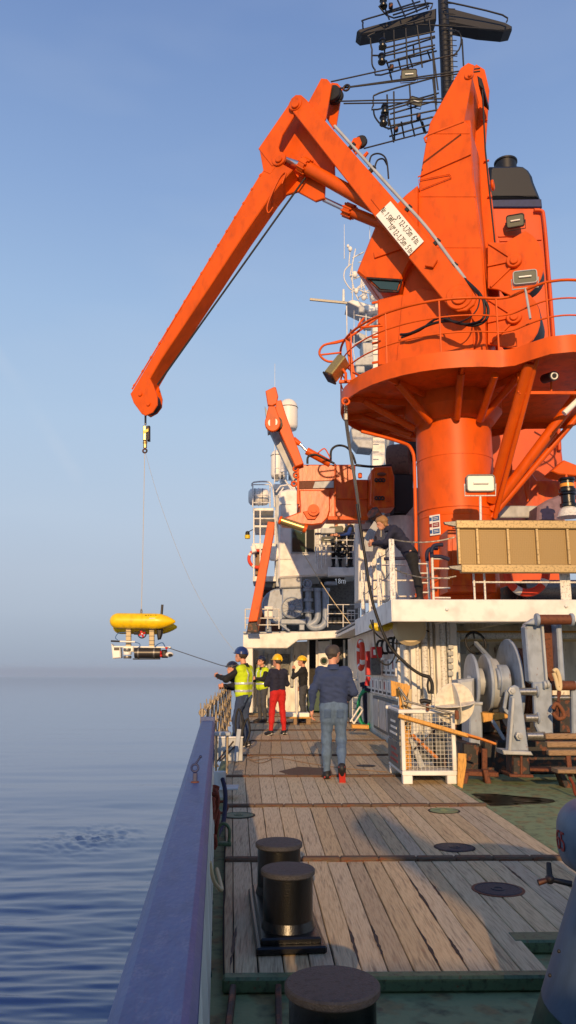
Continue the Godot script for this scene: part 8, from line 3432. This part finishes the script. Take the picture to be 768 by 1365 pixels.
func build_people() -> void:
	mk("skin", c8(206, 146, 116), 0.55)
	m("skin").subsurf_scatter_enabled = true
	m("skin").subsurf_scatter_strength = 0.08
	mk("lip", c8(150, 74, 66), 0.5)
	mk("eye_dark", c8(30, 26, 24), 0.2)
	mk("shoe_sole", c8(206, 204, 198), 0.7)
	mk("sole_red", c8(186, 50, 40), 0.6)
	mk("shoe_dark", c8(30, 28, 30), 0.6)
	var weave := noise("weave", 121, 0.2, [[0.0, 0.82], [1.0, 1.0]], 2)
	var fade := noise("fade", 123, 0.014, [[0.0, 0.78], [0.5, 0.94], [1.0, 1.0]], 5)
	mk("hair_grey", c8(66, 60, 56), 0.7)
	mk("hair_fair", c8(150, 110, 66), 0.6)
	mk("hair_dark", c8(58, 46, 38), 0.7)
	for e in [["navy_jumper", c8(50, 66, 104)], ["dark_navy", c8(36, 38, 62)], ["black_cloth", c8(28, 28, 32)], ["red_cloth", c8(206, 34, 32)], ["grey_cloth", c8(74, 76, 82)], ["fluo", c8(214, 240, 30)], ["jeans", c8(92, 116, 146)], ["dark_jeans", c8(56, 72, 104)], ["olive_cloth", c8(118, 120, 104)], ["blue_cloth", c8(32, 66, 140)]]:
		var s := mk(e[0], e[1], 0.85, 0.0, fade if "jeans" in e[0] or e[0] == "red_cloth" else weave, Vector3(2.2, 1.2, 2.2) if "jeans" in e[0] else Vector3(4, 4, 4))
		s.rim_enabled = true
		s.rim = 0.12
		s.rim_tint = 0.5
	mk("jeans_pocket", c8(70, 92, 124), 0.85)
	mk("stripe", c8(206, 210, 214), 0.35, 0.3)
	mk("helmet_blue", c8(34, 54, 110), 0.3)
	mk("helmet_yellow", c8(236, 192, 22), 0.32)
	mk("helmet_dark", c8(30, 36, 58), 0.35)
	# man who holds the tether
	var J := stand()
	J.merge({"elL": Vector3(-0.22, 1.24, -0.26), "wrL": Vector3(-0.1, 1.3, -0.52), "elR": Vector3(0.22, 1.2, -0.22), "wrR": Vector3(0.04, 1.26, -0.48), "head": Vector3(0, 1.67, -0.06), "look": Vector3(-0.15, 0.08, -1), "curl": 0.85, "ankL": Vector3(-0.12, 0.09, -0.1), "toeL": Vector3(-0.14, 0.035, -0.28), "kneeL": Vector3(-0.11, 0.5, -0.1)}, true)
	var vest := [[[1, 1.06, 0.028]], [[1, 1.2, 0.026]], [[0, -0.1, 0.024], [1, 1.34, 0.13]], [[0, 0.1, 0.024], [1, 1.34, 0.13]]]
	person("man in blue helmet and fluorescent jacket paying out the tether at the rail", floor_at(324, 996), Vector3(-0.92, 0, -0.45), 1.86, J, {"top": "fluo", "sleeves": "black_cloth", "legs": "dark_jeans", "shoes": "shoe_dark", "hair": "hair_dark", "helmet": "helmet_blue", "stripes": vest, "collar": "black_cloth"})
	# colleague in dark clothes right behind him
	J = stand()
	J.merge({"elL": Vector3(-0.2, 1.2, -0.22), "wrL": Vector3(-0.1, 1.2, -0.42), "elR": Vector3(0.22, 1.14, -0.16), "wrR": Vector3(0.12, 1.15, -0.4), "chest": Vector3(0, 1.28, -0.1), "neck": Vector3(0, 1.44, -0.16), "head": Vector3(0, 1.58, -0.22), "shL": Vector3(-0.18, 1.38, -0.12), "shR": Vector3(0.18, 1.38, -0.12)}, true)
	person("person in dark clothes and grey trousers half hidden behind the man with the tether", floor_at(321, 985), Vector3(-0.9, 0, 0.2), 1.68, J, {"top": "black_cloth", "legs": "grey_cloth", "shoes": "shoe_dark", "hair": "hair_dark", "helmet": "helmet_dark", "collar": "black_cloth"})
	# man in vest and dark helmet, looking up
	J = stand()
	J.merge({"elL": Vector3(-0.24, 1.18, -0.1), "wrL": Vector3(-0.08, 1.2, -0.28), "elR": Vector3(0.25, 1.16, -0.06), "wrR": Vector3(0.1, 1.14, -0.28), "look": Vector3(0.1, 0.25, -1), "curl": 0.7}, true)
	person("man in dark helmet and sunglasses with a fluorescent vest over black sleeves", floor_at(349, 963), Vector3(-0.75, 0, 0.55), 1.8, J, {"top": "fluo", "sleeves": "black_cloth", "legs": "grey_cloth", "shoes": "shoe_dark", "hair": "hair_dark", "helmet": "helmet_dark", "glasses": true, "stripes": [[[1, 1.06, 0.028]], [[0, -0.1, 0.024], [1, 1.3, 0.16]], [[0, 0.1, 0.024], [1, 1.3, 0.16]]], "collar": "black_cloth"})
	# man in red trousers
	J = stand()
	J.merge({"elL": Vector3(-0.25, 1.15, -0.1), "wrL": Vector3(-0.1, 1.12, -0.3), "elR": Vector3(0.27, 1.15, -0.04), "wrR": Vector3(0.14, 1.1, -0.26), "look": Vector3(-0.55, 0.02, -1), "ankL": Vector3(-0.17, 0.09, 0.0), "ankR": Vector3(0.17, 0.09, 0.0), "toeL": Vector3(-0.22, 0.035, -0.17), "toeR": Vector3(0.2, 0.035, -0.18), "kneeL": Vector3(-0.14, 0.5, -0.02), "kneeR": Vector3(0.14, 0.5, -0.02), "curl": 0.7}, true)
	person("man in yellow helmet, navy jumper and paint spotted red trousers", floor_at(370, 980), Vector3(-0.45, 0, -0.9), 1.77, J, {"top": "dark_navy", "legs": "red_cloth", "shoes": "shoe_dark", "hair": "hair_grey", "helmet": "helmet_yellow"})
	# man in black by the pallet
	J = stand()
	J.merge({"elL": Vector3(-0.22, 1.24, -0.24), "wrL": Vector3(-0.08, 1.46, -0.26), "elR": Vector3(0.25, 1.14, 0.02), "wrR": Vector3(0.2, 0.95, -0.12), "look": Vector3(-0.1, 0.05, -1), "curl": 0.6}, true)
	person("man in black with a yellow helmet, hand raised to his chin, by the pallet", floor_at(404, 962), Vector3(-0.95, 0, -0.2), 1.8, J, {"top": "black_cloth", "legs": "grey_cloth", "shoes": "shoe_dark", "hair": "hair_dark", "helmet": "helmet_yellow", "collar": "black_cloth"})
	# man who walks away up the deck
	J = stand()
	J.merge({"ankL": Vector3(-0.1, 0.09, -0.1), "toeL": Vector3(-0.12, 0.035, -0.3), "kneeL": Vector3(-0.1, 0.51, -0.08), "kneeR": Vector3(0.1, 0.5, -0.06), "ankR": Vector3(0.09, 0.21, 0.28), "toeR": Vector3(0.1, 0.05, 0.13), "soleR": Vector3(0, 0.5, -0.85), "elL": Vector3(-0.29, 1.16, 0.07), "wrL": Vector3(-0.3, 0.92, 0.02), "elR": Vector3(0.28, 1.16, 0.0), "wrR": Vector3(0.2, 1.05, -0.2), "look": Vector3(0.75, -0.05, -0.8), "curl": 0.45}, true)
	person("grey haired man in blue jumper and faded jeans walking away up the deck", floor_at(446, 1040), Vector3(0.05, 0, -1), 1.82, J, {"top": "navy_jumper", "legs": "jeans", "shoes": "shoe_dark", "soles": "sole_red", "hair": "hair_grey", "glasses": true, "collar": "navy_jumper"})
	# man leaning on the rail of the crane deck
	J = stand()
	J.merge({"ankL": Vector3(-0.1, 0.09, 0.06), "ankR": Vector3(0.1, 0.09, 0.1), "toeL": Vector3(-0.12, 0.035, -0.13), "toeR": Vector3(0.12, 0.035, -0.09), "kneeL": Vector3(-0.1, 0.48, 0.02), "kneeR": Vector3(0.1, 0.48, 0.05), "hipL": Vector3(-0.09, 0.88, -0.06), "hipR": Vector3(0.09, 0.88, -0.06), "pelvis": Vector3(0, 0.93, -0.08), "chest": Vector3(0, 1.26, -0.3), "neck": Vector3(0, 1.4, -0.44), "head": Vector3(0, 1.5, -0.56), "shL": Vector3(-0.18, 1.34, -0.36), "shR": Vector3(0.18, 1.34, -0.36), "elL": Vector3(-0.24, 1.1, -0.52), "elR": Vector3(0.24, 1.1, -0.52), "wrL": Vector3(-0.06, 1.1, -0.74), "wrR": Vector3(0.05, 1.13, -0.73), "look": Vector3(0, -0.45, -1), "curl": 0.75}, true)
	var lp := at(554, 800, 13.15)
	person("fair haired man in dark navy leaning over the railing of the crane deck", Vector3(lp.x, UPPER, lp.z), Vector3(-1, 0, -0.12), 1.72, J, {"top": "dark_navy", "legs": "black_cloth", "shoes": "shoe_dark", "hair": "hair_fair", "long": true, "collar": "dark_navy"})
	# two onlookers on the forward balcony
	J = stand()
	J.merge({"elL": Vector3(-0.24, 1.16, -0.12), "wrL": Vector3(-0.12, 1.12, -0.36), "elR": Vector3(0.24, 1.16, -0.12), "wrR": Vector3(0.12, 1.12, -0.36)}, true)
	var q1 := at(449, 758, 25.3)
	person("onlooker in grey-green jacket on the forward balcony below the second crane", q1, Vector3(-0.3, 0, 1), 1.74, J, {"top": "olive_cloth", "legs": "black_cloth", "shoes": "shoe_dark", "hair": "hair_dark"})
	var q2 := at(466, 758, 25.2)
	person("onlooker in black and bright blue jacket at the starboard end of the balcony", q2, Vector3(-1, 0, 0.3), 1.76, J, {"top": "black_cloth", "sleeves": "blue_cloth", "legs": "black_cloth", "shoes": "shoe_dark", "hair": "hair_dark"})
